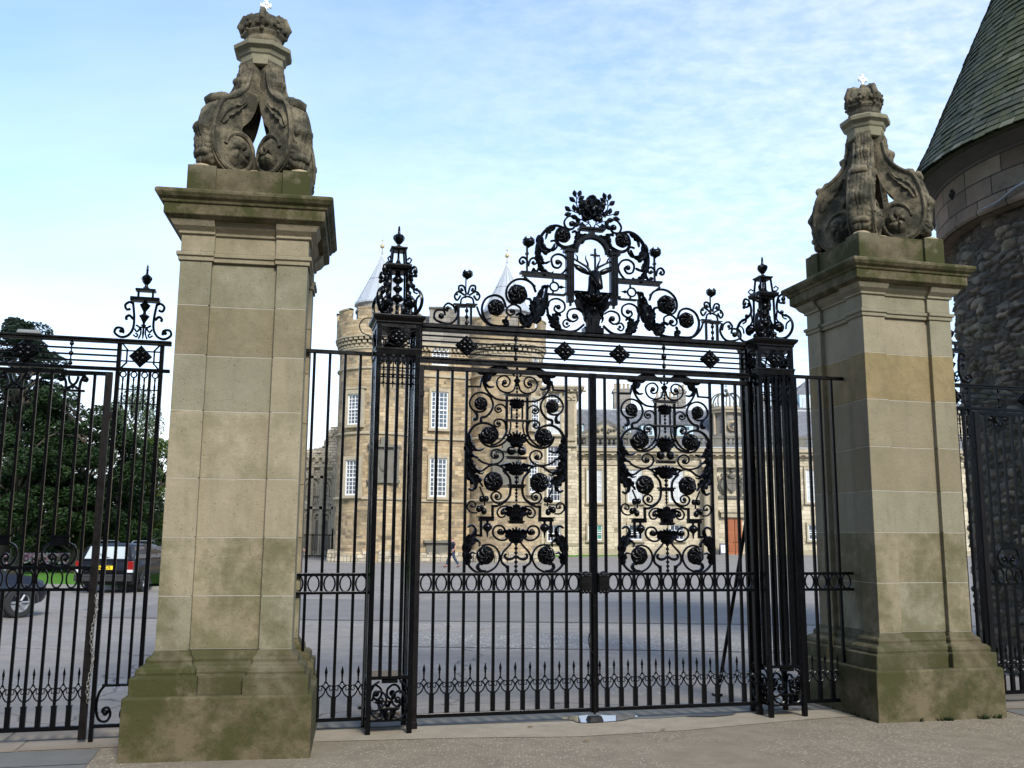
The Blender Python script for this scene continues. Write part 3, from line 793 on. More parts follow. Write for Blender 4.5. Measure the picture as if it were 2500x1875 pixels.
# ---- 3-D openwork piers
def lantern(u, label, brace_u):
    rt = empty('openwork_iron_pier', gw(u, 0), GYAW, label, 'iron pier', 'openwork iron piers hanging the main gate')
    h = .205
    for sx in (-1, 1):
        for sy in (-1, 1):
            m = MB(); m.cbox(sx*(h-.022), sy*(h-.022), .046, .046, GZ, 3.66); m.build('corner_post', IRON, rt, bevel=.004)
    k = bar_proto(.42, 3.38, .03, False)
    for side in range(4):
        for j in (-1, 0, 1):
            o = inst(k, rt, (0, 0, 0)); q = .088*j; d = h-.022
            if side == 2 and u < 0: bpy.data.objects.remove(o); continue
            o.location = [(q, -d, 0), (d, q, 0), (q, d, 0), (-d, q, 0)][side]; o.rotation_euler = (0, 0, [0, pi/2, 0, pi/2][side])
    m = MB(); m.sqloft([(h+.004, 3.385), (h+.012, 3.39), (h+.012, 3.405), (h+.004, 3.41)]); m.sqloft([(h, 3.34), (h+.006, 3.385)]) ; m.build('band', IRON_OLD, rt)
    m = MB(); m.sqloft([(h, 3.60), (h, 3.635), (h+.012, 3.645), (h+.012, 3.66), (h+.04, 3.69), (h+.045, 3.715), (h+.02, 3.725), (.12, 3.735)]); m.build('cap', IRON_OLD, rt, bevel=.003)
    m = MB(); m.sqloft([(h-.02, .04), (h-.02, .06)]); m.build('foot_plate', IRON, rt); m = MB(); m.sqloft([(h-.02, .40), (h-.01, .405), (h-.01, .425), (h-.02, .43)]); m.build('base_plate', IRON, rt)
    # four traceried faces
    for side in range(4):
        f = MB(); y = -(h-.015)
        for sx in (-1, 1):
            flatbar(f, [(sx*.16, 3.42), (sx*.1, 3.455), (0, 3.42)], .012, .014, y); flatbar(f, [(sx*.16, 3.59), (sx*.1, 3.555), (0, 3.59)], .012, .014, y)
            flatbar(f, [(sx*.1, 3.455), (sx*.1, 3.555)], .012, .014, y); flatbar(f, [(sx*.185, 3.505), (sx*.1, 3.505)], .012, .014, y)
        fo = f.build('tracery_panel', IRON, rt); fo.rotation_euler = (0, 0, side*pi/2)
        d = inst(BOSS, fo, (0, y-.006, 3.505)); d.scale = (.95, .8, .92)
        for j in range(4):
            q = -.132+.088*j; p = MB()
            p.tube([(q+.026*cos(2*pi*t/16), y, 3.345+.03*sin(2*pi*t/16)) for t in range(16)], .009, 6, 1.4, up=YUP, closed=True)
            p.lathe([(.001, 3.02), (.006, 3.06), (.013, 3.075), (.006, 3.09), (.007, 3.12), (.014, 3.14), (.014, 3.15), (.007, 3.165), (.006, 3.2), (.012, 3.215), (.006, 3.23), (.007, 3.28), (.011, 3.31), (.006, 3.32)], q, y, 8)
            p.box(q-.036, q+.036, y-.006, y+.006, 3.21, 3.222); p.box(q-.036, q+.036, y-.006, y+.006, 3.12, 3.132)
            po = p.build('pendant', IRON, rt, smooth='auto'); po.rotation_euler = (0, 0, side*pi/2)
        g = MB(); z0 = .045
        for sx in (-1, 1):
            strap(g, [(sx*x, z) for x, z in [(.165, .3), (.17, .2), (.14, .1), (.08, .07), (.025, .1), (.02, .16)]], .011, 1, y=y)
            strap(g, [(sx*x, z) for x, z in [(.165, .3), (.13, .36), (.09, .385)]], .01, 1, y=y)
            strap(g, [(sx*x, z) for x, z in [(.15, .22), (.13, .28), (.08, .3), (.03, .26), (.03, .2), (.07, .17), (.1, .2), (.09, .24)]], .011, 1.2, y=y)
            g.ball((sx*.075, y, .225), .03, 9, 6); acanthus(g, [(sx*.02, .06), (sx*.05, .13), (sx*.1, .15)], .022, 2, y=y)
        g.box(-.08, .08, y-.02, y+.02, .145, .16); g.box(-.07, .07, y-.018, y+.018, .372, .4)
        go = g.build('scroll_panel', IRON, rt, smooth='auto'); go.rotation_euler = (0, 0, side*pi/2)
    # finial: four consoles, turned core, two stages, urn
    for kq in range(4):
        a = radians(45+90*kq); m = MB()
        def rs(pts, w, d=1.6): m.tube([(p[0], 0, p[1]) for p in cat(pts, 4)], w, 6, d, up=YUP)
        rs([(.16, 4.20), (.2, 4.22), (.22, 4.18), (.2, 4.13), (.165, 4.14), (.17, 4.17)], .012)
        rs([(.16, 4.2), (.14, 4.12), (.145, 4.05), (.2, 4.0), (.26, 3.97), (.295, 3.9), (.285, 3.82), (.23, 3.755), (.15, 3.75), (.1, 3.79), (.085, 3.85), (.11, 3.91), (.16, 3.92), (.195, 3.88), (.185, 3.83), (.15, 3.82)], [.012, .014, .014, .013, .012])
        rs([(.14, 4.05), (.13, 3.97), (.15, 3.93)], .01); rs([(.27, 3.93), (.235, 3.9), (.225, 3.84)], .009); rs([(.19, 4.02), (.2, 3.97), (.235, 3.95)], .009)
        for (x, z, r_) in ((.21, 4.17, .026), (.215, 4.13, .02), (.15, 3.865, .042), (.19, 4.03, .022), (.23, 3.99, .018), (.1, 3.8, .03)): m.ball((x, 0, z), r_, 8, 6)
        o = m.build('console', IRON, rt, smooth='auto'); o.rotation_euler = (0, 0, a)
    m = MB(); m.lathe([(.06, 3.73), (.05, 3.76), (.02, 3.78), (.015, 3.83), (.022, 3.85), (.012, 3.87), (.02, 3.89), (.055, 3.91), (.062, 3.93), (.045, 3.955), (.014, 3.97), (.018, 3.99), (.048, 4.02), (.045, 4.04), (.016, 4.055), (.018, 4.075), (.052, 4.10), (.055, 4.125), (.03, 4.15), (.02, 4.2)], seg=12)
    m.build('core_baluster', IRON, rt, smooth=True)
    for sx in (-1, 1):
        for sy in (-1, 1):
            m = MB(); m.tube([(sx*.08, sy*.08, 3.85), (sx*.075, sy*.075, 4.2)], .013, 6); m.build('finial_post', IRON, rt)
            m = MB(); m.tube([(sx*.072, sy*.072, 4.25), (sx*.058, sy*.058, 4.41)], .012, 6)
            m.tube([(sx*.075, sy*.075, 4.27), (sx*.1, sy*.1, 4.265), (sx*.115, sy*.115, 4.295), (sx*.095, sy*.095, 4.32), (sx*.08, sy*.08, 4.3)], .009, 6); m.build('upper_console', IRON, rt, smooth='auto')
    m = MB(); m.sqloft([(.085, 4.185), (.09, 4.2), (.112, 4.21), (.12, 4.235), (.12, 4.25), (.09, 4.255)]); m.sqloft([(.062, 4.4), (.068, 4.41), (.08, 4.42), (.08, 4.432), (.04, 4.438)]); m.build('stage_plate', IRON_OLD, rt)
    m = MB(); m.lathe([(.045, 4.25), (.03, 4.28), (.012, 4.32), (.01, 4.4)], seg=8); m.build('upper_spindle', IRON, rt, smooth=True)
    m = MB(); m.lathe([(.032, 4.435), (.032, 4.455), (.016, 4.46), (.014, 4.472), (.03, 4.49), (.05, 4.52), (.055, 4.545), (.046, 4.565), (.016, 4.58), (.011, 4.61), (.014, 4.615), (.014, 4.62), (.01, 4.625), (.012, 4.64), (.008, 4.655), (.001, 4.665)], seg=16, rf=lambda a, z: 1+(.07*cos(8*a) if 4.48 < z < 4.57 else 0)); m.build('urn', IRON, rt, smooth='auto')
    m = MB(); m.tube([(brace_u[0], .18, 2.0), (brace_u[1], 1.15, GZ)], .02, 8); m.cbox(brace_u[1], 1.16, .09, .09, GZ, GZ+.03); m.build('brace', IRON, rt)
    return rt
lantern(-.3, 'left openwork iron pier, standing before the round-towered palace front', (-.16, -.1))
lantern(3.62, 'right openwork iron pier, beside the mossy right stone pier', (-.16, -.1))

# ---- overthrow between the iron piers
ov = empty('gate_overthrow', gw(1.66, 0), GYAW, 'iron crest over the main gate with stag head in an arched frame and rose', 'gate overthrow')
OV = 1.66
m = MB(); m.box(-1.72, 1.72, -.03, .03, 3.625, 3.66); m.box(-1.72, 1.72, -.048, .048, 3.66, 3.69); m.box(-1.72, 1.72, -.038, .038, 3.69, 3.705); m.build('top_beam', IRON_OLD, ov, bevel=.006)
m = MB(); m.box(-1.735, 1.735, -.03, .03, 3.315, 3.35); m.box(-1.735, 1.735, -.04, .04, 3.35, 3.372); m.build('lower_beam', IRON_OLD, ov, bevel=.005)
for z in (3.42, 3.475, 3.53, 3.585):
    m = MB(); m.box(-1.735, 1.735, -.008, .008, z-.008, z+.008); m.build('rod', IRON, ov)
for u in (.39, 1.39, 1.975, 2.975): o = inst(BOSS, ov, (u-OV, -.005, 3.503))
for u in (.886, 2.46):
    m = MB()
    for z, r in ((3.60, .022), (3.57, .012), (3.503, .03), (3.43, .012), (3.40, .022)): m.ball((u-OV, 0, z), r, 8, 6)
    m.tube([(u-OV, 0, 3.37), (u-OV, 0, 3.63)], .008, 6); m.build('bead_column', IRON, ov, smooth=True)
for sx in (-1, 1):
    m = MB(); m.cbox(sx*1.725, 0, .03, .03, 3.372, 3.625); m.build('end_post', IRON, ov)
Kc = crop(1150, 440, .24108); Cc = crop(1050, 430, .36166)
def K(*p): return [(a-1.70, b_) for a, b_ in (Kc(*q) for q in p)]
def C3(*p): return [(a-1.70, b_) for a, b_ in (Cc(*q) for q in p)]
sc = MB()
Q = lambda f, w, *p: strap(sc, f(*p), w, 1.25)
Q(K, [.012, .018, .02, .018, .012], (940, 482), (860, 460), (780, 488), (710, 565), (668, 670), (668, 780), (700, 870), (760, 930), (835, 950))
Q(K, .012, (760, 690), (830, 712), (872, 665), (852, 615), (805, 618))
Q(K, [.012, .018, .02], (1000, 515), (950, 482), (880, 500), (857, 580), (890, 650), (960, 680), (1050, 650), (1080, 590), (1090, 520))
Q(K, .012, (835, 950), (900, 958), (955, 910), (980, 840), (940, 770), (870, 750), (815, 790), (830, 870), (885, 888), (915, 845), (885, 815))
Q(K, [.009, .012, .014], (1110, 410), (1050, 370), (985, 368), (943, 425), (970, 488), (1030, 492), (1052, 445), (1020, 420))
Q(K, .012, (580, 870), (600, 805), (640, 788), (668, 825), (640, 852), (615, 830)); Q(K, .012, (580, 870), (560, 800), (520, 780), (490, 815), (510, 848), (545, 830))
Q(K, [.011, .014, .02], (665, 800), (690, 865), (662, 925), (620, 900))
Q(K, .013, (655, 1135), (620, 1050), (540, 1005), (450, 1010), (375, 1070), (355, 1160), (390, 1232), (460, 1262))
flatbar(sc, K((545, 985), (645, 1075)), .02, .022)
Q(K, [.016, .02, .022, .016], (330, 1482), (500, 1492), (625, 1425), (710, 1300), (745, 1190), (765, 1090))
Q(K, .012, (690, 1130), (720, 1200), (775, 1180)); Q(K, [.014, .018, .012], (560, 1470), (680, 1370), (765, 1260))
Q(K, [.013, .013, .016], (352, 1290), (320, 1200), (240, 1165), (150, 1200), (110, 1290), (130, 1390), (200, 1465), (340, 1482))
Q(K, .011, (500, 1340), (495, 1290), (430, 1258), (370, 1290), (358, 1335), (395, 1368), (440, 1345), (425, 1312))
flatbar(sc, K((775, 1150), (770, 1300)), .02, .022)
Q(K, [.014, .018, .013], (770, 1290), (790, 1395), (860, 1490), (960, 1532), (1060, 1525), (1145, 1460))
Q(K, .011, (778, 1280), (800, 1220), (870, 1200), (940, 1240), (945, 1310), (890, 1345), (842, 1310), (858, 1268))
Q(K, .011, (1130, 1340), (1065, 1302), (990, 1320), (975, 1390), (1030, 1432), (1080, 1402), (1062, 1360))
Q(K, .01, (1010, 1435), (960, 1412), (930, 1450), (958, 1490), (1000, 1470))
Q(C3, [.01, .013, .013], (315, 880), (345, 950), (410, 1008), (520, 1018))
Q(C3, .012, (172, 875), (188, 935), (150, 990), (90, 992), (30, 962), (38, 910), (90, 905), (100, 940))
Q(C3, .011, (172, 925), (160, 880), (120, 858), (92, 890), (122, 912))
for sg in (-1, 1):
    q = lambda *p: [(250+sg*(x-250), y) for x, y in p]
    Q(C3, .011, *q((245, 800), (228, 745), (196, 742), (198, 775), (225, 770))); Q(C3, .011, *q((235, 805), (190, 780), (165, 810), (183, 838), (206, 806)))
    Q(C3, .01, *q((205, 862), (215, 825), (250, 812)))
for f, p, r in ((K, (877, 830), .029), (K, (1017, 442), .03), (K, (412, 1325), .024), (K, (885, 1285), .027), (K, (1047, 1378), .03), (K, (972, 1452), .018), (C3, (75, 945), .03), (C3, (120, 890), .02), (C3, (212, 762), .014), (C3, (288, 762), .014), (C3, (182, 798), .014), (C3, (318, 798), .014), (K, (525, 822), .016), (K, (630, 830), .016), (K, (635, 905), .02)):
    (x, z), = f(p); sc.ball((x, 0, z), r, 10, 6, 1, .8, 1)
mirror(sc); sc.build('scrollwork', IRON, ov, smooth='auto').location = (.04, 0, 0)
for f, p, r in ((K, (935, 560), .078), (K, (472, 1155), .103), (K, (252, 1290), .086)):
    (x, z), = f(p)
    for sg in (1, -1):
        m = MB(); rosette(m, (0, 0), r*.92, cw=sg); m.build('rosette', IRON, ov, smooth=True, loc=(.04+sg*x, 0, z))
for f, w, n, *pts in ((K, .04, 3, (850, 470), (790, 500), (765, 560), (755, 600)), (K, .055, 4, (700, 560), (700, 650), (745, 710), (820, 700), (850, 640)),
                      (K, .045, 4, (672, 700), (690, 790), (740, 840), (800, 820)), (K, .04, 3, (690, 850), (730, 920), (790, 955), (835, 925)),
                      (K, .05, 4, (1060, 660), (1090, 590), (1060, 520), (1020, 530)), (K, .045, 3, (1110, 640), (1130, 570), (1160, 550), (1165, 585)),
                      (K, .07, 5, (640, 1440), (690, 1320), (690, 1200), (720, 1110), (740, 1070), (780, 1100)), (K, .055, 4, (740, 1300), (750, 1220), (780, 1200)),
                      (K, .05, 4, (650, 1380), (630, 1280), (600, 1210), (560, 1200)), (K, .055, 4, (600, 1480), (540, 1420), (500, 1350), (450, 1370)),
                      (K, .045, 3, (560, 1440), (600, 1370), (610, 1320)), (K, .04, 3, (370, 1480), (350, 1420), (370, 1370)),
                      (K, .055, 4, (900, 1510), (840, 1450), (800, 1380), (760, 1360)), (K, .05, 4, (870, 1470), (850, 1390), (880, 1350), (910, 1380))):
    P = f(*pts)
    for sg in (1, -1):
        m = MB(); acanthus(m, [(.04+sg*x, z) for x, z in P], w, n); m.build('acanthus_leaf', IRON, ov, smooth='auto')
# arched frame, plinth and bars
fr = MB()
def kb(f, x0, x1, y0, y1, d):
    a = f((x0, y0), (x1, y1)); fr.box(a[0][0], a[1][0], -d, d, a[1][1], a[0][1])
kb(K, 975, 1052, 735, 1150, .03); kb(K, 985, 1000, 740, 1145, .038); kb(K, 1012, 1026, 740, 1145, .038); kb(K, 1038, 1050, 740, 1145, .038)
kb(K, 955, 1065, 700, 738, .05); kb(K, 930, 1075, 685, 700, .06); kb(K, 955, 1065, 1145, 1165, .045); kb(K, 985, 1050, 1165, 1240, .03); kb(K, 1010, 1030, 1240, 1275, .015)
mirror(fr); FR0 = fr; fr = MB(); kb(K, 512, 985, 945, 962, .045); kb(K, 530, 985, 962, 1005, .03); kb(K, 780, 965, 1145, 1175, .022)
kb(K, 835, 852, 1005, 1035, .01); kb(K, 835, 852, 1118, 1146, .01)
kb(K, 572, 590, 660, 940, .009); kb(K, 565, 597, 735, 755, .016)
for sg in (1, -1):
    q_ = MB(); q_.v = [(sg*x, y, z) for x, y, z in fr.v]; q_.f = [f if sg > 0 else f[::-1] for f in fr.f]; q_.build('bracket_shelf', IRON, ov).location = (.025, 0, 0)
fr = MB(); kb(C3, 165, 250, 862, 872, .035); kb(C3, 180, 250, 872, 888, .028); kb(C3, 193, 208, 888, 1006, .012)
kb(C3, 279, 292, 888, 1006, .012); kb(C3, 250, 328, 862, 872, .035); kb(C3, 250, 315, 872, 888, .028); kb(C3, 248, 254, 690, 825, .008)
for sg in (1, -1):
    q_ = MB(); q_.v = [(sg*x, y, z) for x, y, z in fr.v]; q_.f = [f if sg > 0 else f[::-1] for f in fr.f]; q_.build('aedicule', IRON, ov).location = (.025, 0, 0)
fr = FR0
(x0, z0), (x1, z1) = K((1108, 497), (1350, 527)); fr.box(-.14, .14, -.05, .05, z1+.03, z0); fr.box(-.12, .12, -.035, .035, z1, z1+.03)
zz = lambda y: K((1235, y))[0][1]
fr.cbox(0, 0, .06, .05, zz(565), zz(525))
for ro, d in ((.185, .03), (.165, .045)):
    fr.tube([(ro*cos(t*pi/16), 0, zz(742)+ro*1.02*sin(t*pi/16)) for t in range(17)], .022, 8, 1.4, up=YUP)
fr.build('arched_frame', IRON, ov, smooth='auto').location = (.025, 0, 0)
for sg in (1, -1):
    m = MB(); (x, z), = K((843, 1078)); m.tube([(sg*x+.045*cos(2*pi*k/20), 0, z+.045*sin(2*pi*k/20)) for k in range(20)], .01, 6, 1.3, up=YUP, closed=True)
    for s2 in (-1, 1): m.tube([(sg*x+s2*.05, 0, z), (sg*x+s2*.075, 0, z), (sg*x+s2*.085, 0, z), (sg*x+s2*.12, 0, z)], [.01, .02, .012, .002], 8)
    m.build('ring_ornament', IRON, ov, smooth='auto').location = (.04, 0, 0)
    for f, p, s_ in ((K, (583, 628), 1), (C3, (252, 665), .85)):
        (x, z), = f(p); m = MB()
        m.lathe([(.006, -.06), (.014, -.05), (.022, -.045), (.05, -.03), (.062, 0), (.055, .025), (.035, .035), (.01, .03)], seg=14, rf=lambda a, q: 1+.12*cos(5*a)*(q > -.02))
        for k in range(5):
            a = 2*pi*k/5; m.tube([(.045*cos(a), .045*sin(a), .01), (.05*cos(a), .05*sin(a), .035), (.035*cos(a), .035*sin(a), .055)], [.018, .014, .003], 6)
        o = m.build('flower_bud', IRON, ov, smooth=True, loc=(.04+sg*x, 0, z)); o.scale = (s_,)*3
    m = MB(); (x, z), = C3((247, 950)); m.xf(lambda v: v)
    turned(m, sg*x, 3.70, C3((247, 888))[0][1], .011, 3); m.build('baluster', IRON, ov, smooth=True).location = (.04, 0, 0)
# console under the stag, with swag and plinth
m = MB(); half = K((1045, 1122), (1095, 1138), (1130, 1175), (1180, 1215), (1232, 1228), (1232, 1500), (1180, 1500), (1165, 1420), (1130, 1340), (1075, 1285), (1050, 1210))
hx = half[5][0]; L_ = [(x-hx, z) for x, z in half]; poly = L_[:5]+[(-x, z) for x, z in reversed(L_[:4])]+[(-x, z) for x, z in L_[10:6:-1]][:0]
poly = L_+[(-x, z) for x, z in reversed(L_)]
seen = []; [seen.append(p) for p in poly if not seen or (abs(p[0]-seen[-1][0])+abs(p[1]-seen[-1][1])) > 1e-5]
m.prism(seen, -.035, .035)
zt = [z for x, z in half]
for sg in (-1, 1):
    for t in range(8): m.ball((sg*.02*(t+.3), -.045, zz(1262)+.00035*(t*t)*6), .013, 6, 5)
    m.tube([(sg*.165, -.03, zz(1150)), (sg*.1, -.05, zz(1205)), (0, -.055, zz(1235))], .014, 6)
    acanthus(m, [(sg*.1, zz(1260)), (sg*.08, zz(1330)), (sg*.1, zz(1400)), (sg*.085, zz(1450))], .03, 3, y=-.03)
rosette(m, (0, zz(1330)), .04, y=-.03, arms=5)
m.box(-.075, .075, -.05, .05, zz(1500), zz(1478)); m.box(-.1, .1, -.06, .06, 3.70, zz(1500)); m.cbox(0, 0, .05, .1, zz(1480), zz(1400))
for sx in (-1, 1): m.ball((sx*.07, -.02, zz(1395)), .022, 8, 6)
m.build('console', IRON, ov, smooth='auto').location = (.03, 0, 0)
# stag's head
z_b = zz(1215); st = MB()
path = [(0, 0, z_b-.02), (0, -.01, z_b+.05), (0, -.015, z_b+.12), (0, -.02, z_b+.19), (0, -.03, z_b+.26), (.0, -.02, z_b+.305)]
st.tube(path, [.075, .068, .056, .052, .054, .03], 12, .85)
head = [(0, -.0, z_b+.325), (.003, -.03, z_b+.30), (.008, -.065, z_b+.25), (.016, -.095, z_b+.195), (.022, -.11, z_b+.14), (.024, -.112, z_b+.10), (.024, -.105, z_b+.085)]
st.tube(head, [.035, .056, .05, .038, .03, .03, .016], 12, .95)
for t in range(10):
    a = 2*pi*t/10; st.ball((.07*cos(a), .05*sin(a)-.01, z_b+.01+.02*(t % 2)), .026, 7, 5, 1, 1, 1.3)
for sx in (-1, 1): st.ball((sx*.047+.006, -.055, z_b+.262), .014, 8, 6); st.ball((.024+sx*.015, -.135, z_b+.105), .008, 6, 5)
sh = st.build('stag_head', IRON, ov, smooth=True); sh.location = (.03, -.02, z_b*.13); sh.scale = (1.12, 1.2, .87)
for sx in (-1, 1):
    m = MB(); e = [(sx*.035, 0, z_b+.3), (sx*.09, -.01, z_b+.335), (sx*.15, -.01, z_b+.375), (sx*.185, -.0, z_b+.42)]
    m.tube(e, [.012, .034, .032, .004], 8, .4); m.build('ear', IRON, sh, smooth=True)
    m = MB(); m.tube(cat([(sx*.025, 0, z_b+.33), (sx*.05, .01, z_b+.39), (sx*.11, .02, z_b+.44), (sx*.19, .02, z_b+.5), (sx*.235, .01, z_b+.58)], 4), [.016, .014, .012, .01, .004], 7)
    m.tube(cat([(sx*.045, .01, z_b+.38), (sx*.05, 0, z_b+.43), (sx*.07, 0, z_b+.49), (sx*.065, 0, z_b+.53)], 3), [.011, .009, .003], 6)
    m.tube([(sx*.14, .02, z_b+.465), (sx*.15, 0, z_b+.51), (sx*.175, 0, z_b+.545)], [.009, .007, .002], 6); m.build('antler', IRON, sh, smooth=True)
m = MB(); m.box(.012, .03, -.008, .008, z_b+.33, z_b+.62); m.box(-.025, .067, -.008, .008, z_b+.53, z_b+.548)
for t in range(8): a = 2*pi*t/8+.2; m.tube([(.021, 0, z_b+.539), (.021+.045*cos(a), 0, z_b+.539+.045*sin(a))], [.006, .001], 5)
m.build('cross', IRON, sh)
# rose
m = MB(); rc = K((1240, 292))[0]; m.ball((0, 0, rc[1]), .066, 14, 8, 1, .75, .95)
for ring, (n, rr, pw, ph, yo) in enumerate(((5, .08, .068, .062, -.005), (5, .052, .05, .046, -.045), (4, .024, .03, .03, -.07))):
    for s_y in (1, -1):
        for k in range(n):
            a = 2*pi*k/n+pi/2+ring*.6; i0 = len(m.v)
            m.ball((0, 0, 0), 1, 10, 6, pw, .014, ph)
            ca, sa = cos(a-pi/2), sin(a-pi/2); X0, Z0 = rr*cos(a), rr*sin(a)
            def fn(v, ca=ca, sa=sa, X0=X0, Z0=Z0, yo=yo, ph=ph, s_y=s_y):
                x, y, z = v; y = y-.035*(z/ph)**2*(1 if z > 0 else .2)+.015*(x/.07)**2
                y += .004*sin(x*90)
                return (X0+x*ca-z*sa, s_y*(yo+y), Z0+x*sa+z*ca+rc[1])
            m.xf(fn, i0)
m.build('rose', IRON, ov, smooth=True).location = (.03, 0, 0)
m = MB(); stems = MB()
for p, q, s_ in (((1055, 135), 1.75, 62), ((1105, 135), 1.2, 62), ((1030, 195), 2.5, 66), ((1122, 180), .55, 62), ((1118, 215), .35, 62), ((985, 290), 2.5, 66), ((1050, 280), 1.8, 62), ((985, 345), .25, 66), ((1085, 300), 1.7, 60), ((1112, 325), 1.2, 60), ((1050, 372), -.2, 70), ((1085, 405), -.9, 62), ((1075, 448), .8, 66), ((1125, 455), 1.2, 66), ((1150, 470), 1.9, 60), ((1150, 395), 2.2, 60)):
    (x, z), = K(p); leaflet(m, (x, z), s_*.00125, s_*.00082, q)
for pts in (((1205, 430), (1120, 350), (1050, 320), (985, 290)), ((1110, 345), (1075, 250), (1075, 190), (1060, 140)), ((1072, 235), (1035, 195)), ((1075, 190), (1105, 150)), ((1220, 500), (1200, 440), (1120, 400), (1050, 372)), ((1230, 500), (1200, 440), (1150, 470))):
    strap(stems, K(*pts), .006, 1)
mirror(m); mirror(stems); m.build('rose_leaves', IRON, ov).location = (.035, 0, 0); stems.build('rose_stems', IRON, ov, smooth=True).location = (.035, 0, 0)

# ---- side railings between stone piers and iron piers
def side_rail(xs, x0, x1, label, spears):
    rt = empty('side_railing', gw((x0+x1)/2, 0), GYAW, label, 'iron railing', 'fixed railings beside the main gate'); c0 = (x0+x1)/2
    m = MB(); m.box(x0-c0, x1-c0, -.02, .02, 3.352, 3.388); m.build('top_rail', IRON_OLD, rt, bevel=.004)
    m = MB(); m.box(x0-c0+(.2 if x0 < 0 else 0), x1-c0-(0 if x0 < 0 else .2), -.02, .02, .028, .06); m.build('bottom_rail', IRON, rt)
    k = bar_proto(.05, 3.352)
    for x in xs: inst(k, rt, (x-c0, 0, 0))
    cs = [x-c0-.0715 for x in xs]+[xs[-1]-c0+.0715]
    oval_rail(rt, x0-c0, x1-c0, cs)
    for x in spears: inst(SPEAR, rt, (x-c0, 0, 0))
side_rail([-1.061, -.918, -.775, -.632], -1.17, -.5, 'fixed iron railing between the left stone pier and the left iron pier', [-.846, -.703, -.56])
side_rail([3.952, 4.097, 4.24, 4.383], 3.83, 4.535, 'fixed iron railing between the right iron pier and the right stone pier', [4.02, 4.165, 4.31])

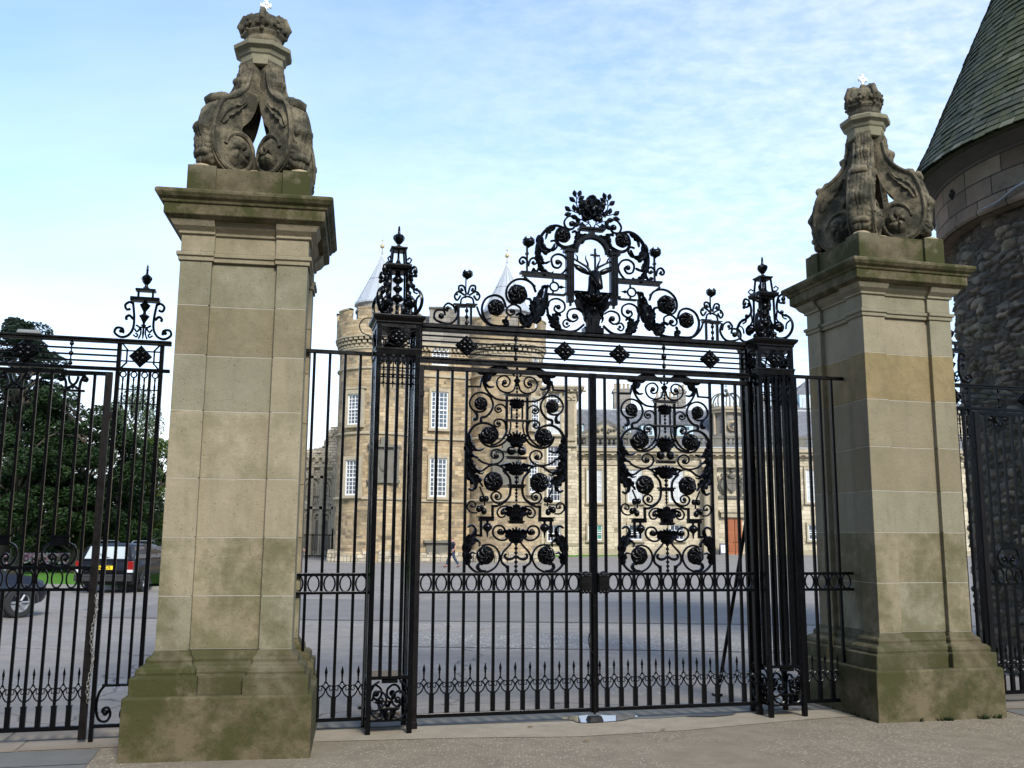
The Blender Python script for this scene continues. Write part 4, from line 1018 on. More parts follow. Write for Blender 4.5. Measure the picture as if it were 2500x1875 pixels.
# ---- outer wicket gates and their pilasters
Wc = crop(0, 620, .36174); W2c = crop(0, 1200, .40687)
def wicket(sgn, cx, x_end, labels):
    """built for the left side about x = -2.593 ; sgn=-1 mirrors it"""
    T = lambda u: (u+2.593)*sgn
    def pr(o): return o
    fr_ = empty('railing_bay', gw(cx, 0), GYAW, labels[0], 'iron railing', 'iron bays outside the stone piers')
    a, b_ = sorted((T(x_end), T(-2.335)))
    m = MB(); m.box(a, b_, -.022, .022, 3.345, 3.37); m.box(a, b_, -.034, .034, 3.37, 3.386); m.build('top_beam', IRON_OLD, fr_, bevel=.003)
    m = MB(); m.box(a, b_, -.022, .022, 3.098, 3.128); m.build('lower_beam', IRON, fr_, bevel=.003)
    a2, b2 = sorted((T(x_end), T(-2.79)))
    for z in (3.178, 3.232, 3.287): m = MB(); m.box(a2, b2, -.007, .007, z-.008, z+.008); m.build('rod', IRON, fr_)
    m = MB(); m.cbox(T(-2.772), 0, .036, .04, GZ, 3.345); m.build('post', IRON, fr_); m = MB(); m.cbox(T(-2.412), 0, .036, .04, GZ, 3.345); m.build('post', IRON, fr_)
    k = bar_proto(.4, 3.098, .024, False)
    for u in (-2.682, -2.592, -2.502): inst(k, fr_, (T(u), 0, 0))
    for u in (-2.727, -2.637, -2.547, -2.457):
        p = MB(); q = T(u)
        p.tube([(q+.024*cos(2*pi*t/16), 0, 3.07+.026*sin(2*pi*t/16)) for t in range(16)], .007, 6, 1.4, up=YUP, closed=True)
        p.lathe([(.001, 2.72), (.006, 2.77), (.014, 2.785), (.006, 2.8), (.011, 2.85), (.007, 2.885), (.012, 2.895), (.006, 2.91), (.01, 2.96), (.006, 3.0), (.01, 3.03), (.004, 3.045)], q, 0, 8)
        p.box(q-.036, q+.036, -.005, .005, 2.93, 2.94); p.box(q-.036, q+.036, -.005, .005, 2.805, 2.815); p.build('pendant', IRON, fr_, smooth='auto')
    f = MB(); xc = T(-2.592)
    for s2 in (-1, 1):
        flatbar(f, [(xc+s2*.155, 3.13), (xc+s2*.115, 3.175), (xc+s2*.115, 3.295), (xc+s2*.155, 3.345)], .014, .016)
        flatbar(f, [(xc+s2*.155, 3.19), (xc+s2*.05, 3.19)], .012, .014); flatbar(f, [(xc+s2*.155, 3.285), (xc+s2*.05, 3.285)], .012, .014)
    f.build('tracery_panel', IRON, fr_); inst(BOSS, fr_, (xc, 0, 3.237), (.85, 1, .98))
    # flat finial
    fn = MB(); ax = -2.577
    def W(*p): return [((a_-ax), z_) for a_, z_ in (Wc(*q) for q in p)]
    for w, *p in ((.012, (905, 330), (912, 420), (905, 500), (870, 550), (820, 560), (780, 530), (795, 498), (835, 505), (838, 535)), (.012, (905, 335), (880, 325), (852, 345), (862, 375), (888, 370)),
                  (.013, (905, 440), (880, 415), (858, 428), (862, 445)), (.009, (925, 480), (950, 500), (930, 525), (915, 505)), (.008, (905, 545), (925, 560), (935, 545), (920, 535)), (.008, (958, 490), (955, 540), (940, 572)),
                  (.009, (990, 480), (965, 500))):
        strap(fn, W(*p), w, 1.3)
    a1 = W((890, 292), (895, 325), (925, 236), (935, 262)); fn.box(a1[0][0], 0, -.05, .05, a1[1][1]+.01, a1[0][1]); fn.box(a1[2][0], 0, -.045, .045, a1[3][1]+.015, a1[2][1]); fn.box(a1[3][0], a1[3][0]+.018, -.012, .012, a1[0][1], a1[3][1]+.01)
    fn.ball((W((822, 520))[0][0], 0, W((822, 520))[0][1]), .018, 8, 6)
    mirror(fn)
    fn.lathe([(.005, 3.40), (.01, 3.45), (.006, 3.52), (.012, 3.55), (.03, 3.585), (.045, 3.61), (.014, 3.63), (.012, 3.65), (.03, 3.68), (.046, 3.71), (.014, 3.735), (.012, 3.77)], seg=12, rf=lambda a, z: 1+.1*cos(5*a))
    shifted(fn, T(-2.585)).build('finial', IRON, fr_, smooth='auto')
    m = MB(); m.lathe([(.03, 3.872), (.018, 3.88), (.014, 3.9), (.03, 3.92), (.043, 3.95), (.045, 3.965), (.036, 3.98), (.012, 4.0), (.009, 4.03), (.013, 4.04), (.009, 4.05), (.01, 4.07), (.001, 4.095)], T(-2.585), 0, 16, rf=lambda a, z: 1+(.07*cos(8*a) if 3.91 < z < 3.985 else 0)); m.build('urn', IRON, fr_, smooth='auto')
    m = MB(); m.box(*sorted((T(-2.79), T(-2.395))), -.018, .018, .05, .08); m.box(*sorted((T(-2.71), T(-2.47))), -.03, .03, .385, .405)
    for s2 in (-1, 1):
        strap(m, [(xc+s2*x, z) for x, z in [(.1, .39), (.14, .33), (.155, .22), (.13, .12), (.07, .1), (.04, .15), (.06, .21), (.1, .2), (.1, .17)]], .012, 1.4); m.ball((xc+s2*.08, 0, .17), .026, 8, 6)
    m.build('scroll_panel', IRON, fr_, smooth='auto')
    inst(BOSS, fr_, (T(-3.545), 0, 3.237), (1.1, 1, 1.02))
    m = MB()
    for z, r in ((3.325, .02), (3.287, .012), (3.237, .022), (3.18, .012), (3.15, .02)): m.ball((T(-3.17), 0, z), r, 8, 6)
    m.tube([(T(-3.17), 0, 3.11), (T(-3.17), 0, 3.36)], .007, 6)
    m.build('bead_column', IRON, fr_, smooth=True)
    # leaf
    lf = empty('wicket_gate', gw(cx, 0), GYAW, labels[1], 'iron gate', 'side gates outside the stone piers')
    m = MB(); m.cbox(T(-2.842), 0, .058, .05, -.04, 3.082); m.cbox(T(-2.84), 0, .06, .055, 2.66, 2.74); m.box(*sorted((T(-2.842), T(-2.785))), -.018, .018, 2.67, 2.72); m.build('hinge_stile', IRON_BROWN, lf)
    m = MB(); m.box(*sorted((T(x_end), T(-2.842))), -.02, .02, 3.05, 3.082); m.build('top_rail', IRON, lf)
    m = MB(); m.box(*sorted((T(x_end), T(-2.842))), -.02, .02, .04, .075); m.build('bottom_rail', IRON, lf)
    n = int(((-2.842)-x_end)/.1165); full = bar_proto(.07, 3.05, .024); up = bar_proto(1.62, 2.9, .024, False); lo = bar_proto(.07, 1.2, .024)
    us = [-2.842-.1165*(i+1) for i in range(n)]
    for i, u in enumerate(us):
        if i % 4 in (1, 2): inst(up, lf, (T(u), 0, 0)); inst(lo, lf, (T(u), 0, 0))
        else: inst(full, lf, (T(u), 0, 0))
        if i % 4 == 1 and i+1 < n:
            xm = T(u-.058); m = MB()
            m.box(xm-.1, xm+.1, -.026, .026, 2.895, 2.912); m.box(xm-.1, xm+.1, -.02, .02, 3.035, 3.05)
            for s2 in (-1, 1):
                strap(m, [(xm+s2*.055, 2.91), (xm+s2*.06, 2.98), (xm+s2*.085, 3.03), (xm+s2*.115, 3.01), (xm+s2*.1, 2.985)], .013, 1.3); m.ball((xm+s2*.095, 0, 3.005), .024, 8, 6)
                strap(m, [(xm+s2*.05, 2.92), (xm-s2*.02, 2.97), (xm-s2*.04, 3.03)], .012, 1.3)
            for q in range(3): m.ball((xm-.03+.03*q, 0, 2.93), .013, 6, 5)
            m.build('capital', IRON, lf, smooth='auto')
            m = MB(); m.box(xm-.1, xm+.1, -.028, .028, 1.632, 1.648); m.box(xm-.075, xm+.075, -.02, .02, 1.56, 1.632)
            for s2 in (-1, 1):
                strap(m, [(xm+s2*.07, 1.58), (xm+s2*.12, 1.55), (xm+s2*.135, 1.48), (xm+s2*.1, 1.405), (xm+s2*.045, 1.4), (xm+s2*.02, 1.45), (xm+s2*.045, 1.49), (xm+s2*.075, 1.47), (xm+s2*.065, 1.445)], .011, 1.4); m.ball((xm+s2*.055, 0, 1.45), .02, 8, 6)
            m.build('scroll_base', IRON, lf, smooth='auto')
    c_ = [T(-2.842-.1165*(i+.5)) for i in range(n)]
    m = MB(); e0, e1 = sorted((T(x_end), T(-2.842))); m.box(e0, e1, -.016, .016, 1.178, 1.203); m.box(e0, e1, -.016, .016, 1.36, 1.388); m.build('mid_rail', IRON, lf)
    for c in c_: inst(RING, lf, (c, 0, 1.282), (.88, 1, 1.04)); inst(SPEAR, lf, (c, 0, .045), (.81, 1, 1))
    return fr_, lf
wicket(1, -2.593, -4.6, ('iron bay left of the left stone pier, holding the side gate by the trees', 'left side gate, closed, with parked cars seen through its bars'))
wicket(-1, 5.93, -4.6, ('iron bay right of the right stone pier, against the rubble tower', 'right side gate, closed, in front of the rubble round tower'))
# security lamp on the left beam, chain and cable
o = MB().box(-.1, .1, -.045, .045, 0, .035, .01, .005).build('flood_lamp', simple('grey_lamp_casing', (.16, .17, .17), .6), None, bevel=.01)
meta(o, 'grey box lamp lying on the top beam of the left iron bay', 'lamp'); o.location = gw(-3.52, 0, 3.388); o.rotation_euler = (0, 0, GYAW)
m = MB()
for i in range(26):
    z = 1.13-.034*i; x = .012*sin(i*.5); k = [(x+.011*cos(2*pi*t/8)*(1 if i % 2 else .25), -.045+.011*cos(2*pi*t/8)*(.25 if i % 2 else 1), z+.024*sin(2*pi*t/8)) for t in range(8)]
    m.tube(k, .0045, 5, closed=True)
o = m.build('chain', simple('steel_chain', (.25, .24, .22), .4, .8), None, smooth=True); meta(o, 'steel chain hanging on the hinge side of the left side gate', 'chain'); o.location = gw(-2.807, 0); o.rotation_euler = (0, 0, GYAW)
m = MB(); m.tube(cat([(-.26, -.23, 3.67), (-.33, -.22, 3.66), (-.37, -.2, 3.6), (-.34, -.2, 3.53), (-.27, -.21, 3.5), (-.235, -.21, 3.42), (-.245, -.2, 3.3), (-.225, -.19, 3.1), (-.235, -.2, 2.4), (-.228, -.2, 1.2), (-.232, -.2, .02)], 5), .006, 6)
o = m.build('cable', simple('black_rubber_cable', (.015,)*3, .5), None, smooth=True); meta(o, 'thin black cable looping down the left openwork iron pier', 'cable'); o.location = gw(-.3, 0); o.rotation_euler = (0, 0, GYAW)
# =================================================================== GROUND
def gz(x, y):
    t = max(0, min(1, (y-62)/30)); s = max(0, min(1, (x+2)/22)); t = t*t*(3-2*t); s = s*s*(3-2*s)
    return GZ+.32*t*s
def asphalt():
    m, nt, b = new_mat('worn_asphalt', .9, spec=.3); v = coord(nt)
    base = mix(nt, noi(nt, v, .35, 5, .6), (.18, .158, .132), (.3, .262, .218))
    base = mix(nt, ramp(nt, noi(nt, v, 3, 6, .7), [(.35, (0, 0, 0)), (.7, (.5, .5, .5))]), base, (.105, .105, .11))
    sp = nd(nt, 'ShaderNodeTexVoronoi', Scale=17.0); nt.links.new(v, sp.inputs['Vector'])
    sepc = nt.nodes.new('ShaderNodeSeparateColor'); nt.links.new(sp.outputs['Color'], sepc.inputs[0])
    pale = mth(nt, 'MULTIPLY', ramp(nt, sp.outputs['Distance'], [(.2, (1, 1, 1)), (.42, (0, 0, 0))]), mth(nt, 'GREATER_THAN', sepc.outputs[0], .7))
    vb = coord(nt, scale=(.16, .9, 1)); band = ramp(nt, noi(nt, vb, .9, 5, .65), [(.52, (.08, .08, .08)), (.6, (1, 1, 1))])
    base = mix(nt, mth(nt, 'MULTIPLY', pale, band), base, (.42, .4, .36))
    base = mix(nt, mth(nt, 'MULTIPLY', band, .16), base, (.26, .26, .25))
    cr = nd(nt, 'ShaderNodeTexVoronoi', _feature='DISTANCE_TO_EDGE', Scale=.16); vd = nd(nt, 'ShaderNodeVectorMath', _operation='ADD'); nt.links.new(v, vd.inputs[0])
    nz = nd(nt, 'ShaderNodeTexNoise', Scale=1.2, Detail=5); nt.links.new(v, nz.inputs['Vector']); nt.links.new(nz.outputs['Color'], vd.inputs[1]); nt.links.new(vd.outputs[0], cr.inputs['Vector'])
    base = mix(nt, ramp(nt, cr.outputs['Distance'], [(0, (.8, .8, .8)), (.004, (0, 0, 0))]), base, (.03, .03, .03))
    setc(nt, b, base); bump(nt, b, noi(nt, v, 45, 4, .7), .5, .01); return m
def setts(name, c1, c2, speck, amt, scale=34, patchy=True):
    m, nt, b = new_mat(name, .9, spec=.3); v = coord(nt)
    base = mix(nt, noi(nt, v, 1.1, 6, .65), c1, c2)
    base = mix(nt, ramp(nt, noi(nt, v, 4.5, 6, .7), [(.4, (0, 0, 0)), (.75, (.5, .5, .5))]), base, [x*.5 for x in c1])
    sp = nd(nt, 'ShaderNodeTexVoronoi', Scale=scale); vv = coord(nt, scale=(1, 1.25, 1)); nt.links.new(vv, sp.inputs['Vector'])
    sepc = nt.nodes.new('ShaderNodeSeparateColor'); nt.links.new(sp.outputs['Color'], sepc.inputs[0])
    pale = mth(nt, 'MULTIPLY', ramp(nt, sp.outputs['Distance'], [(.2, (1, 1, 1)), (.42, (0, 0, 0))]), mth(nt, 'GREATER_THAN', sepc.outputs[0], .45))
    pm = ramp(nt, noi(nt, v, .8, 5, .6), [(.40, (0, 0, 0)), (.52, (1, 1, 1))]) if patchy else 1.0
    f = mth(nt, 'MULTIPLY', pale, mth(nt, 'MULTIPLY', pm, amt) if patchy else amt)
    base = mix(nt, f, base, speck)
    setc(nt, b, base)
    bump(nt, b, mth(nt, 'ADD', noi(nt, v, 50, 4, .7), mth(nt, 'MULTIPLY', f, .8)), .6, .008); return m
me_v = []; me_f = []
xs = [-400, -200, -100, -60, -40, -30]+[-20+2.5*i for i in range(25)]+[50, 60, 80, 120, 200, 400]
ys = [-40, -10, 0, 4, 8, 12, 16, 20, 25, 30, 35, 40, 45, 50, 55, 60, 64, 68, 72, 76, 80, 84, 88, 92, 96, 100, 120, 160, 250, 500, 900]
for y in ys:
    for x in xs: me_v.append((x, y, gz(x, y)))
nx = len(xs)
for j in range(len(ys)-1):
    for i in range(nx-1): me_f.append((j*nx+i, j*nx+i+1, (j+1)*nx+i+1, (j+1)*nx+i))
m = MB(); m.add(me_v, me_f); m.build('ground', asphalt(), None, smooth=True, kind='structure')
def sheet(name, mat, pts, z, kind='structure', thick=0):
    m = MB(); n = len(pts); m.add([(x, y, z) for x, y in pts], [tuple(range(n))])
    if thick:
        m.add([(x, y, z-thick) for x, y in pts]+[(x, y, z) for x, y in pts], [(i, (i+1) % n, n+(i+1) % n, n+i) for i in range(n)])
    return m.build(name, mat, None, kind=kind)
G2 = lambda u, o: tuple(gw((u+1.38)*1.042-1.38, (o+8.94)*1.042-8.94)[:2])
sheet('forecourt', setts('pebbled_concrete', (.165, .134, .09), (.24, .2, .14), (.48, .42, .31), .65, 34), [G2(-9, -12), G2(14, -12), G2(14, .1), G2(-9, .1)], GZ+.004)
tan = setts('smooth_worn_paving', (.24, .2, .142), (.32, .27, .195), (.45, .4, .32), .25)
sheet('threshold', tan, [G2(-1.0, -.72), G2(.2, -.82), G2(1.2, -.98), G2(2.2, -.92), G2(3.3, -.72), G2(4.1, -.62), G2(4.1, .28), G2(3.5, .34), G2(2.4, .22), G2(1.4, .3), G2(.2, .22), G2(-1.0, .3)], GZ+.008)
sheet('threshold_strip', simple('damp_grey_paving', (.11, .108, .09), .85, var=.3, scale=6, bmp=.3), [G2(-1.0, -.22), G2(1.1, -.3), G2(2.2, -.36), G2(3.3, -.2), G2(4.0, -.16), G2(4.0, .2), G2(-1.0, .2)], GZ+.012)
flag = simple('blue_grey_flagstone', (.12, .115, .1), .85, var=.25, scale=5, bmp=.3); flag2 = simple('brown_flagstone', (.19, .155, .11), .88, var=.3, scale=5, bmp=.3)
m = MB(); 
for i, (u0, u1, o0, o1) in enumerate(((-5.2, -4.32, -.62, -.22), (-4.3, -3.22, -.62, -.2), (-3.2, -2.45, -.6, -.22), (-4.3, -3.4, -.2, .24), (-3.38, -2.45, -.2, .24), (-5.2, -4.32, -.2, .24), (5.4, 6.5, -.6, -.2), (6.52, 7.6, -.6, -.2), (5.4, 6.2, -.18, .24), (6.22, 7.6, -.18, .24))):
    p = [G2(u0, o0), G2(u1, o0), G2(u1, o1), G2(u0, o1)]; m.add([(x, y, GZ+.009) for x, y in p], [(0, 1, 2, 3)])
m.build('paving', flag2, None, kind='structure')
m = MB()
for (u0, u1, o0, o1) in ((-5.2, -3.82, -1.6, -.66), (-3.8, -2.6, -1.15, -.64), (-3.8, -2.6, -1.9, -1.17), (5.7, 7.6, -1.3, -.64)):
    p = [G2(u0, o0), G2(u1, o0), G2(u1, o1), G2(u0, o1)]; m.add([(x, y, GZ+.0095) for x, y in p], [(0, 1, 2, 3)])
m.build('pavement', flag, None, kind='structure')
ap = simple('dark_asphalt_patch', (.15, .135, .118), .9, var=.3, scale=.8, bmp=.3)
sheet('road_patch', ap, [(-9, 20.6), (22, 19.4), (24, 26.3), (-9, 27.2)], GZ+.005)
ws = setts('worn_pale_asphalt', (.17, .16, .145), (.24, .22, .2), (.6, .56, .48), .9, 15)
sheet('road_strip', ws, [(-2.2, 15.6), (3.2, 15.2), (9, 14.6), (14, 14.2), (14, 16.4), (8, 16.9), (2, 17.6), (-2.2, 17.8)], GZ+.009)
sheet('road_seam', simple('tar_seam', (.03, .03, .03), .7), [(-9, 20.5), (22, 19.3), (22, 19.37), (-9, 20.57)], GZ+.012)
# water-filled hollow at the floor stop
wm, nt, b = new_mat('puddle_water', .03); b.inputs['Base Color'].default_value = (.02, .03, .045, 1); b.inputs['Specular IOR Level'].default_value = 1.0
pts = []
for k in range(26):
    a = 2*pi*k/26; r = 1+.13*sin(3*a+1)+.08*sin(5*a); pts.append(G2(1.58+.34*r*cos(a)+.05, -.28+.17*r*sin(a)))
sheet('puddle', wm, pts, GZ+.0165)
sheet('dark_patch', simple('wet_dirt', (.03, .028, .024), .7), [G2(2.45, -.35), G2(2.7, -.42), G2(2.95, -.36), G2(3.02, -.28), G2(2.8, -.24), G2(2.6, -.27)], GZ+.0165)
# lawns
gm, nt, b = new_mat('mown_grass', .95, spec=.1); v = coord(nt)
setc(nt, b, mix(nt, noi(nt, v, 1.5, 6, .7), (.05, .13, .015), (.1, .23, .03))); bump(nt, b, noi(nt, v, 30, 4), 1, .03)
lawn = sheet('lawn', gm, [(-70, 33.5), (-15.2, 32.2), (-12.5, 31.2), (-9.5, 31.2), (-9.8, 40), (-13.2, 54), (-15, 62), (-70, 62)], GZ+.09, thick=.14)
sheet('grass_verge', gm, [(1.8, 87.5), (15.6, 88.4), (15.6, 91.98), (1.8, 91.98)], gz(8, 90)+.05, thick=.2)
km = simple('granite_kerb', (.22, .21, .19), .85, bmp=.2)
m = MB(); kp = [(-70, 33.35), (-15.2, 32.05), (-12.5, 31.05), (-9.4, 31.05)]
for a, b_ in zip(kp[:-1], kp[1:]): m.tube([(a[0], a[1], GZ+.03), (b_[0], b_[1], GZ+.03)], .12, 4)
m.build('kerb', km, None, kind='structure')
# a few dropped leaves and litter
lm = simple('dry_leaf', (.2, .11, .03), .9)
for i, (u, o) in enumerate(((.9, -.55), (2.9, 1.2), (1.2, -1.2), (-.4, 1.5), (2.0, -.9))):
    m = MB(); L = .035; m.add([(-L, 0, .004), (0, -L*.5, .012), (L, 0, .004), (0, L*.55, .012)], [(0, 1, 2), (0, 2, 3)])
    o_ = m.build('fallen_leaf', lm, None); o_.location = gw((u+1.38)*1.042-1.38, (o+8.94)*1.042-8.94, GZ+.016); o_.rotation_euler = (0, 0, i*1.3); meta(o_, 'small dry brown leaf lying on the ground near the main gate', 'leaf', 'fallen leaves by the gate')

# =================================================================== ROUND TOWER ON THE RIGHT
TC = (9.187, 13.157)
tw = empty('round_tower', (TC[0], TC[1], -.03), 0, 'round rubble stone tower with a tall slate cone roof at the right edge', 'tower')
def rubble_mat():
    m, nt, b = new_mat('dark_rubble_stone', .93, spec=.25); a = nt.nodes.new('ShaderNodeAttribute'); a.attribute_name = 'tone'
    s_ = nt.nodes.new('ShaderNodeSeparateColor'); nt.links.new(a.outputs['Color'], s_.inputs[0]); v = coord(nt)
    c = ramp(nt, s_.outputs[0], [(0, (.04, .034, .027)), (.3, (.085, .072, .055)), (.5, (.15, .115, .08)), (.7, (.1, .096, .08)), (.85, (.24, .2, .14)), (1, (.07, .072, .04))])
    c = mix(nt, s_.outputs[1], (.05, .044, .034), c)
    c = mix(nt, ramp(nt, noi(nt, v, 9, 6, .7), [(.4, (0, 0, 0)), (.7, (.6, .6, .6))]), c, (.05, .05, .04))
    c = mix(nt, ramp(nt, noi(nt, v, 20, 5, .7), [(.55, (0, 0, 0)), (.75, (.4, .4, .4))]), c, (.18, .175, .16))
    setc(nt, b, c); bump(nt, b, mth(nt, 'ADD', noi(nt, v, 35, 5, .7), noi(nt, v, 12, 5, .6)), .7, .02); return m
R1 = 2.6; NA, NZ = 420, 300; A0, A1 = radians(150), radians(330)
vs = []; cols = []
for j in range(NZ+1):
    z = -.06+6.2*j/NZ
    for i in range(NA+1):
        a = A0+(A1-A0)*i/NA; p = Vector((a*R1*3.9, z*8.8, 2.3)); p += Vector((noise.noise(p*.6), noise.noise(p*.6+Vector((9, 3, 1))), 0))*.5+Vector((noise.noise(p*3), noise.noise(p*3+Vector((5, 1, 1))), 0))*.12
        d, pt = noise.voronoi(p, distance_metric='MINKOVSKY', exponent=5.0); e = d[1]-d[0]
        h = min(1, max(0, e)/.16)
        rnd_ = (abs(sin(pt[0].x*12.9898+pt[0].y*78.233+pt[0].z*37.7))*4375.85) % 1.0
        r2_ = (rnd_*37.7) % 1.0; r3_ = (rnd_*91.3) % 1.0; q_ = p-pt[0]; tilt = (q_.x*(r2_-.5)+q_.y*(r3_-.5))*.09
        rr = R1-.045+h*(.03+.05*rnd_+tilt)+.02*noise.noise(p*2.6)+.008*noise.noise(p*7)+.02*noise.noise(p*.25)
        vs.append((rr*cos(a), rr*sin(a), z)); cols.append((rnd_, h, 0, 1))
fs = []
for j in range(NZ):
    for i in range(NA): k = j*(NA+1)+i; fs.append((k, k+1, k+NA+2, k+NA+1))
m = MB(); m.add(vs, fs)
m.lathe([(R1-.03, 0), (R1-.03, 6.14)], seg=30, a0=A1, a1=A0+2*pi, cap=False)
ro = m.build('rubble_wall', rubble_mat(), tw, smooth=True)
ca = ro.data.color_attributes.new('tone', 'FLOAT_COLOR', 'POINT')
for i in range(len(ro.data.vertices)): ca.data[i].color = cols[i] if i < len(cols) else (.5, 1, 0, 1)
m = MB(); m.lathe([(2.5, 6.12), (2.80, 6.12), (2.825, 6.15), (2.825, 6.2), (2.8, 6.225), (2.8, 6.95)], seg=96, uvr=2.8, cap=False)
m.build('drum', DRUM_ST, tw, smooth='auto')
m = MB(); m.lathe([(2.8, 6.85), (2.83, 6.86), (2.83, 6.89), (2.88, 6.91), (2.93, 6.95), (3.06, 6.985), (3.06, 7.02), (2.7, 7.03)], seg=96, cap=False); m.build('eaves_moulding', simple('black_sooted_moulding', (.07, .065, .055), .9, var=.4, scale=3, bmp=.3), tw, smooth='auto')
# roof: one ring of slates per course, each lapping the next
m = MB(); n = 68; zt, z0 = 14.0, 7.0; R0 = 3.17; prof = []
def slate_mat():
    mt, nt, b = new_mat('mossy_slate', .75, spec=.35); a = nt.nodes.new('ShaderNodeAttribute'); a.attribute_name = 'tone'
    s_ = nt.nodes.new('ShaderNodeSeparateColor'); nt.links.new(a.outputs['Color'], s_.inputs[0]); v = coord(nt)
    c = ramp(nt, s_.outputs[0], [(0, (.024, .03, .017)), (.35, (.042, .05, .028)), (.6, (.06, .067, .042)), (.85, (.085, .09, .06)), (.97, (.13, .13, .09)), (1, (.2, .19, .15))])
    c = mix(nt, ramp(nt, noi(nt, v, 1.6, 6, .7), [(.4, (0, 0, 0)), (.6, (.75, .75, .75))]), c, (.07, .08, .022))
    c = mix(nt, ramp(nt, noi(nt, v, 14, 5, .7), [(.5, (0, 0, 0)), (.75, (.5, .5, .5))]), c, (.05, .05, .045))
    setc(nt, b, c); bump(nt, b, noi(nt, v, 25, 5), .5, .01); return mt
rs = random.Random(4)
for i in range(n):
    za = z0+(zt-z0)*i/n; zb = z0+(zt-z0)*(i+1)/n
    ra = R0*(1-i/n)+.02; rb = R0*(1-(i+1)/n)+.004
    if i < 8: ra += .05*(1-i/8)**2; rb += .05*(1-(i+1)/8)**2
    k = max(10, int(2*pi*ra/.2)); off = rs.random()
    for j in range(k):
        a0 = 2*pi*(j+off)/k+.0; a1 = 2*pi*(j+off+1)/k-.018*.2/ max(ra, .3); lift = rs.uniform(-.004, .01); dz = rs.uniform(-.012, .006)
        m.tone = (min(1, max(0, rs.gauss(.45, .25))), 0, 0, 1)
        m.add([((ra+lift)*cos(a0), (ra+lift)*sin(a0), za+dz), ((ra+lift)*cos(a1), (ra+lift)*sin(a1), za+dz), (rb*cos(a1), rb*sin(a1), zb), (rb*cos(a0), rb*sin(a0), zb),
               ((ra-.02)*cos(a0), (ra-.02)*sin(a0), za+dz), ((ra-.02)*cos(a1), (ra-.02)*sin(a1), za+dz)], [(0, 1, 2, 3), (4, 5, 1, 0)])
m.tone = (.1, 0, 0, 1); m.lathe([(R0-.02, z0), (.0, zt-.03)], seg=48, cap=True)
m.build('cone_roof', slate_mat(), tw)
def cylhit(x, y, C, R):
    r = ray(x, y); a = r.x*r.x+r.y*r.y; b = -2*(r.x*C[0]+r.y*C[1]); c = C[0]**2+C[1]**2-R*R
    t = (-b-sqrt(max(0, b*b-4*a*c)))/(2*a); return atan2(r.y*t-C[1], r.x*t-C[0]), EYE+r.z*t
aq, zq = cylhit(2325, 475, TC, 2.8); m = MB()
for k in range(4):
    da, dz = .045*cos(k*pi/2), .045*sin(k*pi/2); a = aq+da/2.8
    c = Vector((2.795*cos(a), 2.795*sin(a), zq+dz+.03)); m.ball(c, .038, 12, 6)
m.build('quatrefoil_opening', simple('black_void', (.004,)*3, .95), tw)
m = MB(); pts = [cylhit(x, y, TC, 2.86) for x, y in ((2395, 512), (2418, 503), (2436, 494), (2452, 482), (2466, 470), (2480, 459), (2496, 450))]
q = [(2.87*cos(a), 2.87*sin(a), z+.03) for a, z in pts]; a, z = pts[-1]
for k in range(1, 8): q.append((2.87*cos(a+.12*k), 2.87*sin(a+.12*k), z+.03+.05*k))
m.tube(q, [.008, .022, .03, .04], 6, 1); m.build('lead_flashing', simple('grey_lead', (.16, .175, .185), .6), tw, smooth=True)

# =================================================================== PALACE
def sash(parent, x, y, z0, w, h, cols, rows, ang=0., glass=GLASS, sur=TRIM_ST, lintel=0.25, dep=.0, name='window'):
    """window facing -y at (x,y); pane, frame and stone surround are real boxes let into the wall"""
    c, s_ = cos(ang), sin(ang)
    def place(o): o.location = (x, y, z0); o.rotation_euler = (0, 0, ang); return o
    m = MB(); t = .16
    m.box(-w/2-t, -w/2, -.15, .12, -.1, h+.1); m.box(w/2, w/2+t, -.15, .12, -.1, h+.1); m.box(-w/2-t-.04, w/2+t+.04, -.22, .12, -.3, -.1)
    m.box(-w/2-t, w/2+t, -.15, .12, h+.1, h+.1+lintel)
    if lintel > .3: m.box(-w/2-t-.12, w/2+t+.12, -.2, .12, h+.1+lintel, h+.1+lintel+.14)
    so = place(m.build('window', sur, parent))
    m = MB(); f = .09
    m.box(-w/2, -w/2+f, -.04, .03, -.1, h+.1); m.box(w/2-f, w/2, -.04, .03, -.1, h+.1); m.box(-w/2+f, w/2-f, -.04, .03, -.1, -.1+f*1.3); m.box(-w/2+f, w/2-f, -.04, .03, h+.1-f, h+.1); m.box(-w/2+f, w/2-f, -.05, .03, h/2-.05, h/2+.05)
    b_ = .045
    for i in range(1, cols): xx = -w/2+w*i/cols; m.box(xx-b_/2, xx+b_/2, -.02, .021, -.02, h+.02)
    for i in range(1, rows): zz_ = h*i/rows; m.box(-w/2+f, w/2-f, -.017, .019, zz_-b_/2, zz_+b_/2)
    m.build('frame', SASH, so)
    m = MB(); m.box(-w/2+.02, w/2-.02, .022, .055, -.08, h+.08); m.build('pane', glass, so)
    return so
pt = empty('palace_tower', (-5, 70, 0), 0, 'old palace tower with two round turrets under pale lead cones', 'palace tower')
def P0(o): o.location = (5, -70, 0); return o
def bld(m, name, mat, smooth=False, parent=None, bevel=0, loc=None):
    o = m.build(name, mat, parent or pt, smooth=smooth, uv='box', bevel=bevel); 
    if (parent or pt) is pt: P0(o)
    return o
